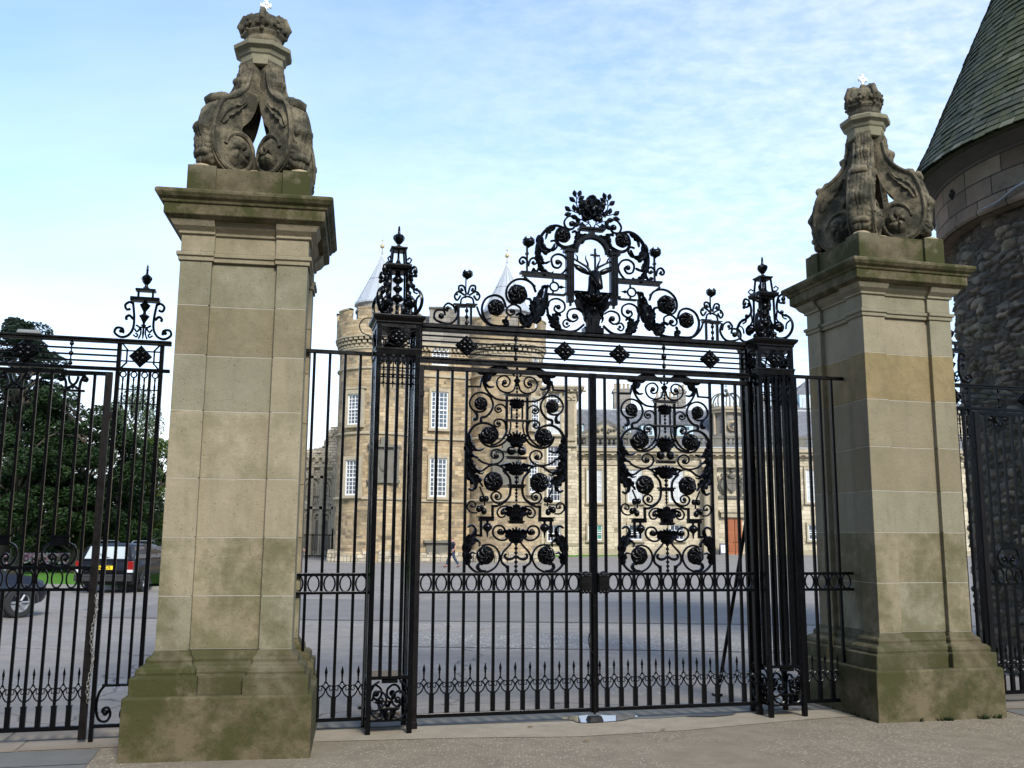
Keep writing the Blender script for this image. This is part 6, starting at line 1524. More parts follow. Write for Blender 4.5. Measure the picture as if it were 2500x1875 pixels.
m = MB(); m.cbox(0, 0, .035, .035, -.05, 2.0, .012, .012); RB = proto(m, 'bar', IRON, False); x = xa_
while x < xb_: inst(RB, ar, (x+17, 0, 0)); x += .19
m = MB(); m.cbox(xb_+17, 0, .16, .16, -.05, 2.3); m.build('post', IRON, ar)
# =================================================================== TREES AND PLANTS
def leaf_mat(name, c1, c2, c3):
    m, nt, b = new_mat(name, .6, spec=.25); v = coord(nt)
    c = mix(nt, ramp(nt, noi(nt, v, 1.2, 4), [(.3, (0, 0, 0)), (.7, (1, 1, 1))]), c1, c2)
    c = mix(nt, ramp(nt, noi(nt, v, 9, 3), [(.45, (0, 0, 0)), (.7, (1, 1, 1))]), c, c3)
    setc(nt, b, c)
    b.inputs['Transmission Weight'].default_value = 0.0
    b.inputs['Subsurface Weight'].default_value = 0.0
    return m
BARK = simple('rough_bark', (.06, .048, .035), .95, var=.3, bmp=.5)
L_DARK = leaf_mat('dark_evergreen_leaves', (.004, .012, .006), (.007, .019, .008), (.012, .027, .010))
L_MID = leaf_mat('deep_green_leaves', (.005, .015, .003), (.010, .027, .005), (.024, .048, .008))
L_BIRCH = leaf_mat('grey_green_birch_leaves', (.035, .06, .02), (.055, .085, .03), (.08, .11, .04))
L_YEL = leaf_mat('yellow_green_leaves', (.025, .05, .006), (.05, .08, .009), (.085, .115, .014))
L_HEDGE = leaf_mat('hedge_leaves', (.005, .014, .004), (.009, .022, .006), (.015, .034, .008))
def leaves(m, rnd, c, r, n, size, flat=1.0, droop=0.):
    """leaf cards scattered through a clump"""
    for _ in range(n):
        while True:
            p = Vector((rnd.uniform(-1, 1), rnd.uniform(-1, 1), rnd.uniform(-1, 1)))
            if p.length < 1: break
        q = p.length; p = p.normalized()*(q**.45 if q > 0 else 0)
        P = Vector(c)+Vector((p.x*r[0], p.y*r[1], p.z*r[2]))
        s_ = .6*size*rnd.uniform(.55, 1.3)
        u = Vector((rnd.gauss(0, 1), rnd.gauss(0, 1), rnd.gauss(0, .5)+(-droop))).normalized(); w = u.cross(Vector((rnd.gauss(0, 1), rnd.gauss(0, 1), rnd.gauss(0, 1)))).normalized()
        n_ = u.cross(w)
        m.add([P-u*s_, P+w*s_*.45+n_*s_*.12, P+u*s_, P-w*s_*.45+n_*s_*.12], [(0, 1, 2, 3)])
def tree(name, label, x, y, z0, H, crown, lm, n, size, seed, trunk_r=.25, spread=.75, droop=0., lowest=.2, group=None, clump=.2, dens=None):
    rnd = random.Random(seed); t = empty(name, (x, y, z0), 0, label, 'tree', group)
    m = MB(); top = H*.82
    m.tube([(0, 0, -.1), (.05, .05, H*.15), (rnd.uniform(-.2, .2), .1, H*.45), (rnd.uniform(-.3, .3), 0, top)], [trunk_r*1.3, trunk_r, trunk_r*.6, .04], 8)
    clumps = []
    K = dens or 34
    for k in range(K):
        hz = lowest+(1-lowest)*((k+rnd.random())/K); z = H*hz
        pr = crown(hz); a = rnd.uniform(0, 2*pi); rr = pr*sqrt(rnd.uniform(.12, 1))*spread
        c = Vector((rr*cos(a), rr*sin(a), z)); clumps.append((c, pr))
        b0 = Vector((0, 0, max(H*.1, z-rr*.55-.4)))
        m.tube([b0, b0.lerp(c, .5)+Vector((0, 0, .12*rr)), c], [trunk_r*.32, trunk_r*.2, .02], 5)
    m.build('trunk', BARK, t, smooth=True)
    m = MB(); per = int(2.5*n)//len(clumps)
    for c, pr in clumps:
        r = max(.35, H*clump*rnd.uniform(.45, .8))
        leaves(m, rnd, c, (r, r, r*(.6 if not droop else 1.25)), per, size, droop=droop)
    m.build('crown', lm, t); return t
rnd_ = lambda h: 3.2*sqrt(max(.02, 1-(2*h-1.05)**2))
con = lambda h: 3.6*(1-h)**.7+.5
xw = lambda x, Y: at(x, 1300, Y)[0]
TRG = 'trees in the garden beyond the left railings'
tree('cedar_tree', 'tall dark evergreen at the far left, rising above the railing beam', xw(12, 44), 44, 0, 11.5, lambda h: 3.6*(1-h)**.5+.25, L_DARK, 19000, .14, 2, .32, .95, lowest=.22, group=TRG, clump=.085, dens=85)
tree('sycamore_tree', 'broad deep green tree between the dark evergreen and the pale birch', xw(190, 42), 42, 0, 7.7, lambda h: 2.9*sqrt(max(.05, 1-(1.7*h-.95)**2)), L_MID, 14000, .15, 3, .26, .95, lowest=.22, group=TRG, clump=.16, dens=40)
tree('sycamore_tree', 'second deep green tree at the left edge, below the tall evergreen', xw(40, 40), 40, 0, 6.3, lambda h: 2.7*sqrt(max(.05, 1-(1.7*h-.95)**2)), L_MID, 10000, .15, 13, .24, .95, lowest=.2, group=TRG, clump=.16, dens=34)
tree('birch_tree', 'airy pale weeping birch seen through the bars of the left iron bay', xw(300, 48), 48, 0, 8.7, lambda h: 2.0*sqrt(max(.05, 1-(2*h-1.15)**2)), L_BIRCH, 6500, .11, 4, .14, .95, droop=1.6, lowest=.3, group=TRG, clump=.1, dens=44)
tree('young_tree', 'yellow green tree close left of the left stone pier', xw(375, 46), 46, 0, 6.1, lambda h: 1.9*sqrt(max(.05, 1-(1.7*h-.9)**2)), L_YEL, 7000, .12, 6, .12, .95, lowest=.25, group=TRG, clump=.16, dens=30)
tree('young_tree', 'low green tree under the birch, above the black estate car', xw(285, 43), 43, 0, 5.0, lambda h: 2.2*sqrt(max(.05, 1-(1.6*h-.8)**2)), L_HEDGE, 9000, .13, 7, .14, .95, lowest=.1, group=TRG, clump=.2, dens=30)
tree('birch_tree', 'slender birch tree behind the left stone pier', xw(470, 52), 52, 0, 7.0, lambda h: 2.2*sqrt(max(.05, 1-(2*h-1.1)**2)), L_MID, 6000, .13, 8, .15, .9, lowest=.15, group=TRG, clump=.16)
rnd = random.Random(21)
def foliage_box(name, label, cat_, x0, x1, y0, y1, h, n, size, mat_, z0=0., wob=.5):
    m = MB(); m2 = []
    for _ in range(n):
        x = rnd.uniform(x0, x1); y = rnd.uniform(y0, y1); hh = h*(1+wob*noise.noise(Vector((x*.35, y*.35, 3)))); z = z0+hh*rnd.random()**.6
        u = Vector((rnd.gauss(0, 1), rnd.gauss(0, 1), rnd.gauss(0, 1))).normalized(); w = u.orthogonal().normalized(); s_ = size*rnd.uniform(.6, 1.3)
        m.add([(x-u.x*s_, y-u.y*s_, z-u.z*s_), (x+w.x*s_*.6, y+w.y*s_*.6, z+w.z*s_*.6), (x+u.x*s_, y+u.y*s_, z+u.z*s_), (x-w.x*s_*.6, y-w.y*s_*.6, z-w.z*s_*.6)], [(0, 1, 2, 3)])
    return m
hd = empty('hedge', (-24, 52, 0), 0, 'long dark hedge running behind the lawn and the parked cars', 'hedge')
m = foliage_box('hedge', '', '', -12, 9.5, -1.2, 1.2, 2.9, 22000, .16, L_HEDGE); m.box(-12, 9.5, -.8, .8, 0, 2.2); m.build('foliage', L_HEDGE, hd)
def bush(name, label, x, y, r, h, lm, n, size, seed, catg='shrub', group=None):
    r_ = random.Random(seed); t = empty(name, (x, y, 0), 0, label, catg, group)
    m = MB()
    for k in range(9): a = 2*pi*k/9; m.tube([(0, 0, 0), (r*.3*cos(a), r*.3*sin(a), h*.4), (r*.6*cos(a), r*.6*sin(a), h*.85)], [.03, .02, .006], 5)
    m.build('stem', BARK, t)
    m = MB()
    for k in range(14): a = r_.uniform(0, 2*pi); q = r*.7*sqrt(r_.random()); leaves(m, r_, (q*cos(a), q*sin(a), h*r_.uniform(.25, .85)), (r*.42, r*.42, h*.22), n//14, size)
    m.build('foliage', lm, t); return t
bush('shrub', 'bright yellow green shrub behind the rose bed at the left edge', xw(50, 48), 48, 1.7, 3.3, L_YEL, 5200, .1, 1)
bush('shrub', 'low shrub left of the bright one', xw(-70, 48), 48, 1.9, 2.6, L_YEL, 3000, .1, 2)
# rose bed
fb = empty('flower_bed', (xw(150, 44), 44, 0), 0, 'bed of pink and white roses on the lawn beside the estate car', 'flower bed')
m = foliage_box('x', '', '', -2.1, 2.1, -.8, .8, .62, 5200, .06, L_MID, wob=.2); m.build('foliage', L_MID, fb)
for nm, c, k_ in (('pink_blooms', (.85, .42, .48), 480), ('white_blooms', (.9, .88, .74), 400)):
    m = MB()
    for _ in range(k_):
        x = rnd.uniform(-2.1, 2.1)
        if nm == 'white_blooms' and abs(x) > 1.5 and rnd.random() < .6: continue
        z = rnd.uniform(.3, .72); q = .075*rnd.uniform(.6, 1.3); m.ball((x, rnd.uniform(-.85, .6), z+.08), q, 6, 4, 1, 1, .7)
    m.build(nm, simple(nm, c, .7), fb, kind='stuff')

# =================================================================== CARS
CARB = new_mat('black_car_paint', .22)[0]; CARB.node_tree.nodes['Principled BSDF'].inputs['Base Color'].default_value = (.004, .004, .005, 1); CARB.node_tree.nodes['Principled BSDF'].inputs['Specular IOR Level'].default_value = .25
CARD = new_mat('dark_blue_car_paint', .2)[0]; CARD.node_tree.nodes['Principled BSDF'].inputs['Base Color'].default_value = (.006, .008, .013, 1); CARD.node_tree.nodes['Principled BSDF'].inputs['Specular IOR Level'].default_value = .45
RUBBER = simple('tyre_rubber', (.012,)*3, .8); ALLOY = simple('alloy_wheel', (.22, .23, .25), .5, .2); TRIM = simple('black_plastic', (.02,)*3, .5)
RED = simple('red_lamp_glass', (.22, .008, .006), .15); CLEAR = simple('clear_lamp_glass', (.6, .62, .65), .1); PLATE = simple('yellow_plate', (.85, .6, .02), .4); BLACK = simple('black_lettering', (.005,)*3, .6)
REARG = glass_mat('bright_rear_glass', (.38, .41, .40), .12)  # bright reflection put into the base colour of the rear glass
def ringloft(m, secs):
    k = len(secs[0]); vs = [p for s_ in secs for p in s_]; fs = []
    for i in range(len(secs)-1):
        for j in range(k): fs.append((i*k+j, i*k+(j+1) % k, (i+1)*k+(j+1) % k, (i+1)*k+j))
    fs += [tuple(range(k-1, -1, -1)), tuple((len(secs)-1)*k+j for j in range(k))]
    m.add(vs, fs)
def car(label, loc, rz, paint, lower, upper, L, W, wheels, side_windows, rear=True, plate=None, roof_rails=False):
    t = empty('parked_car', loc, rz, label, 'car', 'cars parked behind the left railings')
    m = MB(); secs = []
    for x, zb, zt, w in lower:
        h = w/2; secs.append([(x, -h*.86, zb), (x, -h*.98, zb+.12), (x, -h, (zb+zt)/2), (x, -h*.97, zt-.08), (x, -h*.9, zt), (x, 0, zt+.015), (x, h*.9, zt), (x, h*.97, zt-.08), (x, h, (zb+zt)/2), (x, h*.98, zb+.12), (x, h*.86, zb)])
    ringloft(m, secs); body = m.build('body', paint, t, smooth='auto')
    m = MB(); secs = []
    for x, zb, zt, wb, wt in upper:
        secs.append([(x, -wb/2, zb), (x, -(wb*.35+wt*.15), (zb+zt)/2), (x, -wt/2, zt-.05), (x, -wt*.36, zt), (x, wt*.36, zt), (x, wt/2, zt-.05), (x, wb*.35+wt*.15, (zb+zt)/2), (x, wb/2, zb)])
    ringloft(m, secs); m.build('cabin', paint, t, smooth='auto')
    for pts, nm, mt in side_windows:
        m = MB(); 
        m.add([tuple(p) for p in pts]+[tuple(Vector(p)+Vector((0, .0, .0))) for p in []], [tuple(range(len(pts)))]); o = m.build(nm, mt, t)
        md = o.modifiers.new('t', 'SOLIDIFY'); md.thickness = .012; md.offset = 0
    for x in wheels:
        for s_ in (-1, 1):
            wt_ = MB(); y = s_*(W/2-.1); R_ = .315
            pr = [(.2, -.1), (.29, -.1), (R_, -.08), (R_, .08), (.29, .1), (.2, .1)]
            wt_.lathe(pr, 0, 0, 24, cap=False); wt_.xf(lambda v: (v[0], v[2], v[1])); w = wt_.build('wheel', RUBBER, t, smooth='auto', loc=(x, y, R_))
            m = MB(); m.lathe([(.001, .03), (.05, .035), (.17, .02), (.19, .05), (.205, .05), (.205, .0)], 0, 0, 20); 
            for k in range(6): a = 2*pi*k/6; m.tube([(.04*cos(a), .04*sin(a), .05), (.175*cos(a), .175*sin(a), .045)], .026, 5)
            m.xf(lambda v: (v[0], s_*(v[2]+.03), v[1])); m.build('rim', ALLOY, w, smooth='auto')
            m = MB(); m.tube([(x+.37*cos(a), s_*(W/2-.004), R_+.37*sin(a)) for a in [pi*k/12 for k in range(13)]], .02, 5); m.build('wheel_arch', TRIM, t)
    return t
# estate, rear towards us: local x forward
lo = [(0, .42, .62, 1.5), (.03, .3, .88, 1.66), (.12, .26, .98, 1.74), (1, .2, 1.0, 1.77), (2.6, .2, .98, 1.77), (3.5, .2, .95, 1.74), (4.5, .22, .82, 1.68), (4.76, .3, .66, 1.45)]
up = [(.1, .97, 1.0, 1.62, 1.5), (.22, .97, 1.36, 1.62, 1.32), (.4, .97, 1.47, 1.62, 1.26), (1.5, .98, 1.49, 1.62, 1.28), (2.5, .98, 1.46, 1.62, 1.26), (3.3, .96, 1.0, 1.58, 1.4)]
GL = GLASS
rw = [(.145, -.66, 1.02), (.145, .66, 1.02), (.262, .54, 1.38), (.262, -.54, 1.38)]
rw = [(x-.035, y, z) for x, y, z in rw]
def sidew(xa, xb, s_): return [(xa, s_*.812, 1.03), (xb, s_*.812, 1.03), (xb-.02, s_*.68, 1.38), (xa+.1, s_*.68, 1.38)]
wins = [(rw, 'rear_window', REARG)]
for s_ in (-1, 1):
    for a_, b_ in ((.35, 1.25), (1.33, 2.05), (2.13, 2.8)): wins.append((sidew(a_, b_, s_), 'side_window', GL))
est = car('black estate car parked nose away behind the left iron bay, yellow rear number plate', (-12.2, 29.0, GZ), pi/2, CARB, lo, up, 4.8, 1.77, (1.0, 3.75), wins)
m = MB(); m.box(-.12, .1, -.84, .84, .36, .56); m.box(-.135, -.1, -.82, .82, .5, .53); m.build('bumper', TRIM, est, bevel=.03)
for s_ in (-1, 1):
    m = MB(); m.box(-.012, .1, s_*.70, s_*.86, .68, .95); tl = m.build('tail_lamp', RED, est, bevel=.015); m = MB(); m.box(-.018, .05, s_*.70, s_*.86, .62, .70); m.build('reversing_lamp', CLEAR, tl)
    m = MB(); m.tube([(.5, s_*.58, 1.49), (.6, s_*.6, 1.55), (2.2, s_*.6, 1.55), (2.4, s_*.58, 1.5)], .016, 6); m.build('roof_rail', ALLOY, est)
    m = MB(); m.ball((2.95, s_*.98, 1.02), .1, 8, 6, .6, 1, .7); m.build('mirror', CARB, est, smooth=True)
m = MB(); m.box(-.035, .0, -.27, .27, .70, .815); pl = m.build('number_plate', PLATE, est)
m = MB(); m.tube([(.1, -.1, 1.05), (.05, .1, 1.12), (.08, .22, 1.2)], .01, 5); m.build('rear_wiper', TRIM, est)
m = MB(); m.box(-.02, .02, -.2, .2, .83, .86); m.build('tailgate_handle', TRIM, est)
def text(body, parent, size, loc, rot, mat_, name='lettering'):
    cu_ = bpy.data.curves.new(name, 'FONT'); cu_.body = body; cu_.size = size; cu_.extrude = .003; cu_.align_x = 'CENTER'; cu_.align_y = 'CENTER'
    tmp = bpy.data.objects.new(name, cu_); COL.objects.link(tmp); bpy.context.view_layer.update()
    me = bpy.data.meshes.new_from_object(tmp.evaluated_get(bpy.context.evaluated_depsgraph_get())); bpy.data.objects.remove(tmp)
    me.materials.clear(); me.materials.append(mat_); o = bpy.data.objects.new(name, me); link(o, parent); o.location = loc; o.rotation_euler = rot; return o
tx = text('R6 9 OS', pl, .125, (-.04, 0, .757), (pi/2, 0, -pi/2), BLACK)
# dark hatchback, side on, nose right and slightly away
lo2 = [(-3.4, .35, .8, 1.5), (-3.2, .25, .95, 1.68), (-2, .2, .97, 1.74), (-.6, .2, .95, 1.74), (.2, .22, .86, 1.7), (.52, .3, .74, 1.6), (.66, .36, .6, 1.3)]
up2 = [(-3.2, .93, 1.0, 1.55, 1.35), (-2.7, .95, 1.4, 1.55, 1.15), (-1.7, .96, 1.46, 1.55, 1.15), (-1.0, .95, 1.38, 1.55, 1.14), (-.25, .9, .95, 1.5, 1.3)]
w2 = []
for s_ in (-1, 1):
    w2.append(([(-2.75, s_*.785, .99), (-1.85, s_*.785, .99), (-1.85, s_*.645, 1.36), (-2.5, s_*.645, 1.34)], 'side_window', GL)); w2.append(([(-1.78, s_*.785, .99), (-.75, s_*.785, .99), (-1.1, s_*.655, 1.31), (-1.78, s_*.645, 1.36)], 'side_window', GL))
w2.append(([(-.4, -.68, .98), (-.4, .68, .98), (-1.0, .52, 1.35), (-1.0, -.52, 1.35)], 'windscreen', REARG))
w2[-1] = ([(x+.03, y, z+.03) for x, y, z in w2[-1][0]], 'windscreen', GL)
hb_ = car('dark blue car parked side on at the left edge, silver wheel showing', (-10.95, 20.9, GZ), radians(52), CARD, lo2, up2, 4.2, 1.74, (0, -2.5), w2)
for s_ in (-1, 1):
    m = MB(); m.ball((.46, s_*.62, .66), .15, 10, 8, .8, .9, .6); m.build('headlamp', CLEAR, hb_, smooth=True); m = MB(); m.ball((-.75, s_*.98, 1.0), .1, 8, 6, .7, 1, .7); m.build('mirror', CARD, hb_, smooth=True)
m = MB(); m.tube([(-2.7, -.6, 1.41), (-1.7, -.6, 1.47), (-1.0, -.59, 1.39), (-.3, -.74, .98)], .02, 6); m.build('roof_trim', ALLOY, hb_)

# =================================================================== PEOPLE
SKIN = simple('skin', (.48, .26, .18), .6, var=.06); NAVY = simple('navy_cotton', (.012, .014, .03), .9); DENIM = simple('blue_denim', (.02, .035, .07), .9, var=.2); BROWN = simple('brown_leather', (.12, .035, .02), .6)
ORANGE = simple('orange_cotton', (.85, .22, .1), .85); PURPLE = simple('purple_fabric', (.16, .03, .14), .8); DKHAIR = simple('dark_hair', (.04, .025, .015), .8); GREYHAIR = simple('short_sandy_hair', (.22, .14, .09), .9); WHITEC = simple('white_cuff', (.7, .7, .68), .8)
def skin_obj(name, mat_, parent, verts, edges, radii, root=0, sub=2):
    me = bpy.data.meshes.new(name); bm = bmesh.new(); ly = bm.verts.layers.skin.verify()
    V = [bm.verts.new(v) for v in verts]
    for v, r in zip(V, radii): v[ly].radius = (r, r) if not isinstance(r, tuple) else r
    V[root][ly].use_root = True
    for a, b in edges: bm.edges.new((V[a], V[b]))
    bm.to_mesh(me); bm.free(); me.materials.append(mat_)
    o = bpy.data.objects.new(name, me); link(o, parent)
    s_ = o.modifiers.new('skin', 'SKIN'); s_.use_smooth_shade = True; s2 = o.modifiers.new('sub', 'SUBSURF'); s2.levels = sub; s2.render_levels = sub
    return o
def person(label, loc, rz, J, top, trouser, hair, long_hair=False, extra=None, sleeve=True):
    """J: joints in local metres, x = walking direction, y = left; one continuous skinned body"""
    t = empty('person', loc, rz, label, 'person')
    n = ['pelvis', 'waist', 'chest', 'neck', 'head', 'crown', 'shL', 'elL', 'wrL', 'shR', 'elR', 'wrR', 'hipL', 'knL', 'anL', 'toL', 'hipR', 'knR', 'anR', 'toR', 'haL', 'haR']
    r = dict(pelvis=.125, waist=.115, chest=.135, neck=.058, head=.082, crown=.085, shL=.062, elL=.044, wrL=.03, shR=.062, elR=.044, wrR=.03, hipL=.088, knL=.06, anL=.042, toL=.035, hipR=.088, knR=.06, anR=.042, toR=.035, haL=.034, haR=.034)
    E_ = [(0, 1), (1, 2), (2, 3), (3, 4), (4, 5), (2, 6), (6, 7), (7, 8), (8, 20), (2, 9), (9, 10), (10, 11), (11, 21), (0, 12), (12, 13), (13, 14), (14, 15), (0, 16), (16, 17), (17, 18), (18, 19)]
    body = skin_obj('body', SKIN, t, [J[k] for k in n], E_, [r[k] for k in n])
    # fingers and thumb rooted in each palm
    for s_ in 'LR':
        h = Vector(J['ha'+s_]); w = Vector(J['wr'+s_]); d_ = (h-w).normalized(); side = Vector((1, 0, 0)) if abs(d_.x) < .8 else Vector((0, 0, 1)); side = (side-d_*side.dot(d_)).normalized()
        for i, L_ in enumerate((.07, .08, .075, .058)):
            m = MB(); b_ = h+side*(.03-.02*i)+d_*.02; m.tube([b_, b_+d_*L_*.5, b_+d_*L_*.85+Vector((0, .012 if s_ == 'R' else -.012, 0))], [.0095, .0085, .006], 6); m.build('finger', SKIN, body, smooth=True)
        m = MB(); b_ = h+side*.03-d_*.03; m.tube([b_, b_+side*.03+d_*.02, b_+side*.04+d_*.045], [.012, .010, .007], 6); m.build('thumb', SKIN, body, smooth=True)
    hd_ = Vector(J['head']).lerp(Vector(J['crown']), .35); f = (Vector(J.get('face', (1, 0, 0)))).normalized(); lf = Vector((0, 0, 1)).cross(f)
    m = MB(); 
    for s_ in (-1, 1): m.ball(hd_+f*.088+lf*.032*s_+Vector((0, 0, .01)), .01, 6, 5)
    m.build('eyes', BLACK, body, smooth=True)
    m = MB(); m.tube([hd_+f*.09+Vector((0, 0, .012)), hd_+f*.112+Vector((0, 0, -.02)), hd_+f*.095+Vector((0, 0, -.03))], [.008, .014, .01], 6)
    for s_ in (-1, 1): m.ball(hd_+lf*.088*s_+Vector((0, 0, -.005)), .022, 7, 5, .5, .5, 1.2)
    m.build('nose_and_ears', SKIN, body, smooth=True)
    m = MB(); m.tube([hd_+f*.09+lf*.022+Vector((0, 0, -.052)), hd_+f*.096+Vector((0, 0, -.055)), hd_+f*.09-lf*.022+Vector((0, 0, -.052))], .006, 5); m.build('mouth', simple('lips', (.35, .12, .1), .6), body)
    k = 1.22
    q = lambda a, b, u: tuple(Vector(J[a]).lerp(Vector(J[b]), u))
    pts = [J['pelvis'], J['waist'], J['chest'], q('chest', 'neck', .75), J['shL'], q('shL', 'elL', .75), J['shR'], q('shR', 'elR', .75)]
    pts[0] = tuple(Vector(J['pelvis'])+Vector((0, 0, .02)))
    skin_obj('shirt', top, body, pts, [(0, 1), (1, 2), (2, 3), (2, 4), (4, 5), (2, 6), (6, 7)], [.155, .148, .172, .085, .092, .07, .092, .07])
    pts = [J['pelvis'], J['hipL'], J['knL'], q('knL', 'anL', .9), J['hipR'], J['knR'], q('knR', 'anR', .9)]
    skin_obj('trousers', trouser, body, pts, [(0, 1), (1, 2), (2, 3), (0, 4), (4, 5), (5, 6)], [.145, .108, .08, .068, .108, .08, .068])
    for s_ in 'LR':
        a_ = Vector(J['an'+s_]); b_ = Vector(J['to'+s_]); dn = Vector((0, 0, -.01))
        m = MB(); m.tube([a_+dn-(b_-a_)*.3, a_+dn, a_.lerp(b_, .6)+dn, b_+dn+(b_-a_)*.15], [.035, .052, .048, .03], 8, .9); m.build('shoe', BROWN, body, smooth=True)
    hc = Vector(J['head']).lerp(Vector(J['crown']), .62)-f*.014
    m = MB(); m.ball(hc+Vector((0, 0, .022)), .098, 12, 8, .98, .98, .92)
    if long_hair: m.tube([hc-f*.05, hc-f*.08+Vector((0, 0, -.12)), hc-f*.085+Vector((0, 0, -.24))], [.08, .075, .04], 8)
    m.build('hair', hair, body, smooth=True)
    return t, body
mx, my = -3.42, 56.5
J = dict(pelvis=(0, 0, .95), waist=(-.02, 0, 1.1), chest=(-.02, 0, 1.32), neck=(0, 0, 1.5), head=(.03, 0, 1.6), crown=(.035, 0, 1.7), face=(1, -.35, -.05),
         shL=(-.02, .19, 1.42), elL=(-.17, .27, 1.17), wrL=(-.02, .27, .97), haL=(.04, .26, .9), shR=(-.02, -.19, 1.42), elR=(.02, -.26, 1.15), wrR=(.2, -.22, .98), haR=(.25, -.21, .9),
         hipL=(0, .1, .9), knL=(-.12, .11, .5), anL=(-.4, .11, .12), toL=(-.28, .12, .05), hipR=(0, -.1, .9), knR=(.22, -.11, .52), anR=(.34, -.11, .09), toR=(.5, -.12, .05))
person('man in navy polo shirt and jeans striding across the yard before the palace tower', (mx, my, gz(mx, my)), radians(188), J, NAVY, DENIM, GREYHAIR)
J = dict(pelvis=(0, 0, .9), waist=(0, 0, 1.04), chest=(0, 0, 1.24), neck=(.01, 0, 1.41), head=(.03, 0, 1.5), crown=(.035, 0, 1.6), face=(1, 0, -.1),
         shL=(0, .165, 1.34), elL=(-.05, .22, 1.1), wrL=(.12, .2, .98), haL=(.18, .19, .95), shR=(0, -.165, 1.34), elR=(-.04, -.22, 1.1), wrR=(.14, -.2, 1.0), haR=(.2, -.19, .97),
         hipL=(0, .09, .86), knL=(.04, .1, .48), anL=(0, .1, .09), toL=(.13, .11, .05), hipR=(0, -.09, .86), knR=(-.02, -.1, .48), anR=(-.1, -.1, .1), toR=(.03, -.11, .05))
wx, wy = at(734, 1340, 55)[0], 55
t_, b_ = person('woman in orange top and jeans standing just right of the left stone pier', (wx, wy, gz(wx, wy)), radians(20), J, ORANGE, DENIM, DKHAIR, True)
m = MB(); m.ball((-.17, .0, 1.2), .16, 10, 8, .7, 1, 1.25); o = m.build('backpack', PURPLE, None, smooth=True); meta(o, 'purple backpack worn by the woman in the orange top', 'backpack'); o.location = (wx, wy, gz(wx, wy)); o.rotation_euler = (0, 0, radians(20))
# weeds and grit along the foot of the piers
m = MB(); rw_ = random.Random(2)
for (u0, o0, u1, o1, n_) in ((4.33, -.64, 5.72, -.64, 150), (4.31, -.62, 4.31, .2, 30)):
    for k in range(n_):
        t = rw_.random(); t = t if n_ < 100 else .3+.7*t
        if noise.noise(Vector((t*9, n_, 1))) < .05: continue
        P = gw(u0+(u1-u0)*t, o0+(o1-o0)*t-rw_.uniform(.0, .05), GZ+.004)
        for j in range(3):
            a_ = rw_.uniform(0, 6.28); l_ = rw_.uniform(.015, .05); d_ = Vector((cos(a_), sin(a_), 1.2))*l_; s2 = Vector((-sin(a_), cos(a_), 0))*.006
            m.add([P-s2, P+s2, P+d_], [(0, 1, 2)])
m.build('weeds', L_MID, None, kind='stuff')
# A-board by the red door
ax_, _ = at(1766, 1340, 90); sg_ = empty('sandwich_board', (ax_, 90.2, gz(ax_, 90)), 0, 'small dark sandwich board with white panel left of the red door', 'sign')
m = MB()
for s_ in (-1, 1): m.add([(-.3, s_*.3-.02, 0), (.3, s_*.3-.02, 0), (.3, s_*.04-.02, 1.05), (-.3, s_*.04-.02, 1.05), (-.3, s_*.3+.02, 0), (.3, s_*.3+.02, 0), (.3, s_*.04+.02, 1.05), (-.3, s_*.04+.02, 1.05)], [(0, 1, 2, 3), (7, 6, 5, 4), (0, 4, 5, 1), (2, 6, 7, 3), (1, 5, 6, 2), (0, 3, 7, 4)])
m.lathe([(.26, 0), (.3, .04), (.26, .08)], 0, 0, 16); m.v = m.v
m.build('board', simple('navy_board', (.01, .015, .05), .5), sg_)
m = MB(); m.add([(-.2, -.285, .18), (.2, -.285, .18), (.2, -.1, .9), (-.2, -.1, .9), (-.2, -.262, .18), (.2, -.262, .18), (.2, -.08, .9), (-.2, -.08, .9)], [(0, 1, 2, 3), (7, 6, 5, 4), (0, 4, 5, 1), (2, 6, 7, 3), (1, 5, 6, 2), (0, 3, 7, 4)]); m.build('panel', SASH, sg_)

# =================================================================== UNSEEN HOUSES BEHIND THE VIEWER, added to shade the gates and forecourt
for i, (x0, x1, hh) in enumerate(((-44, -26, 11), (-25.6, -9, 13.5), (-8.6, 6, 14.5), (6.4, 20, 13), (20.4, 40, 12))):
    t = empty('street_house', ((x0+x1)/2, -12, GZ), 0, ['low harled house at the west end of the street opposite the gates', 'grey stone house second from the west end opposite the gates', 'tallest stone house straight opposite the main gate', 'stone house opposite the round tower', 'long stone house at the east end of the street opposite the gates'][i], 'house', 'houses across the street from the gates')
    w2_ = (x1-x0)/2; m = MB(); m.box(-w2_, w2_, -8, 0, 0, hh-3); m.prism([(-w2_, hh-3), (w2_, hh-3), (w2_, hh-3.01), (-w2_, hh-3.01)], -8, 0); m.build('wall', DARK_ST, t, uv='box')
    m = MB(); m.add([(-w2_, .3, hh-3), (w2_, .3, hh-3), (w2_, -4, hh), (-w2_, -4, hh), (w2_, -8.3, hh-3), (-w2_, -8.3, hh-3)], [(1, 0, 3, 2), (2, 3, 5, 4), (0, 5, 3), (1, 2, 4)]); m.build('roof', SLATE, t, uv='box')
    n_ = int((x1-x0)/3)
    for fl in range(int((hh-3)/3)):
        for k in range(n_):
            x = -w2_+(k+.5)*2*w2_/n_; m = MB(); m.box(x-.6, x+.6, 0, .08, 1+3*fl, 2.7+3*fl); wo = m.build('window', TRIM_ST, t)
            m = MB(); m.box(x-.5, x+.5, .08, .1, 1.1+3*fl, 2.6+3*fl); m.build('pane', GLASS, wo)

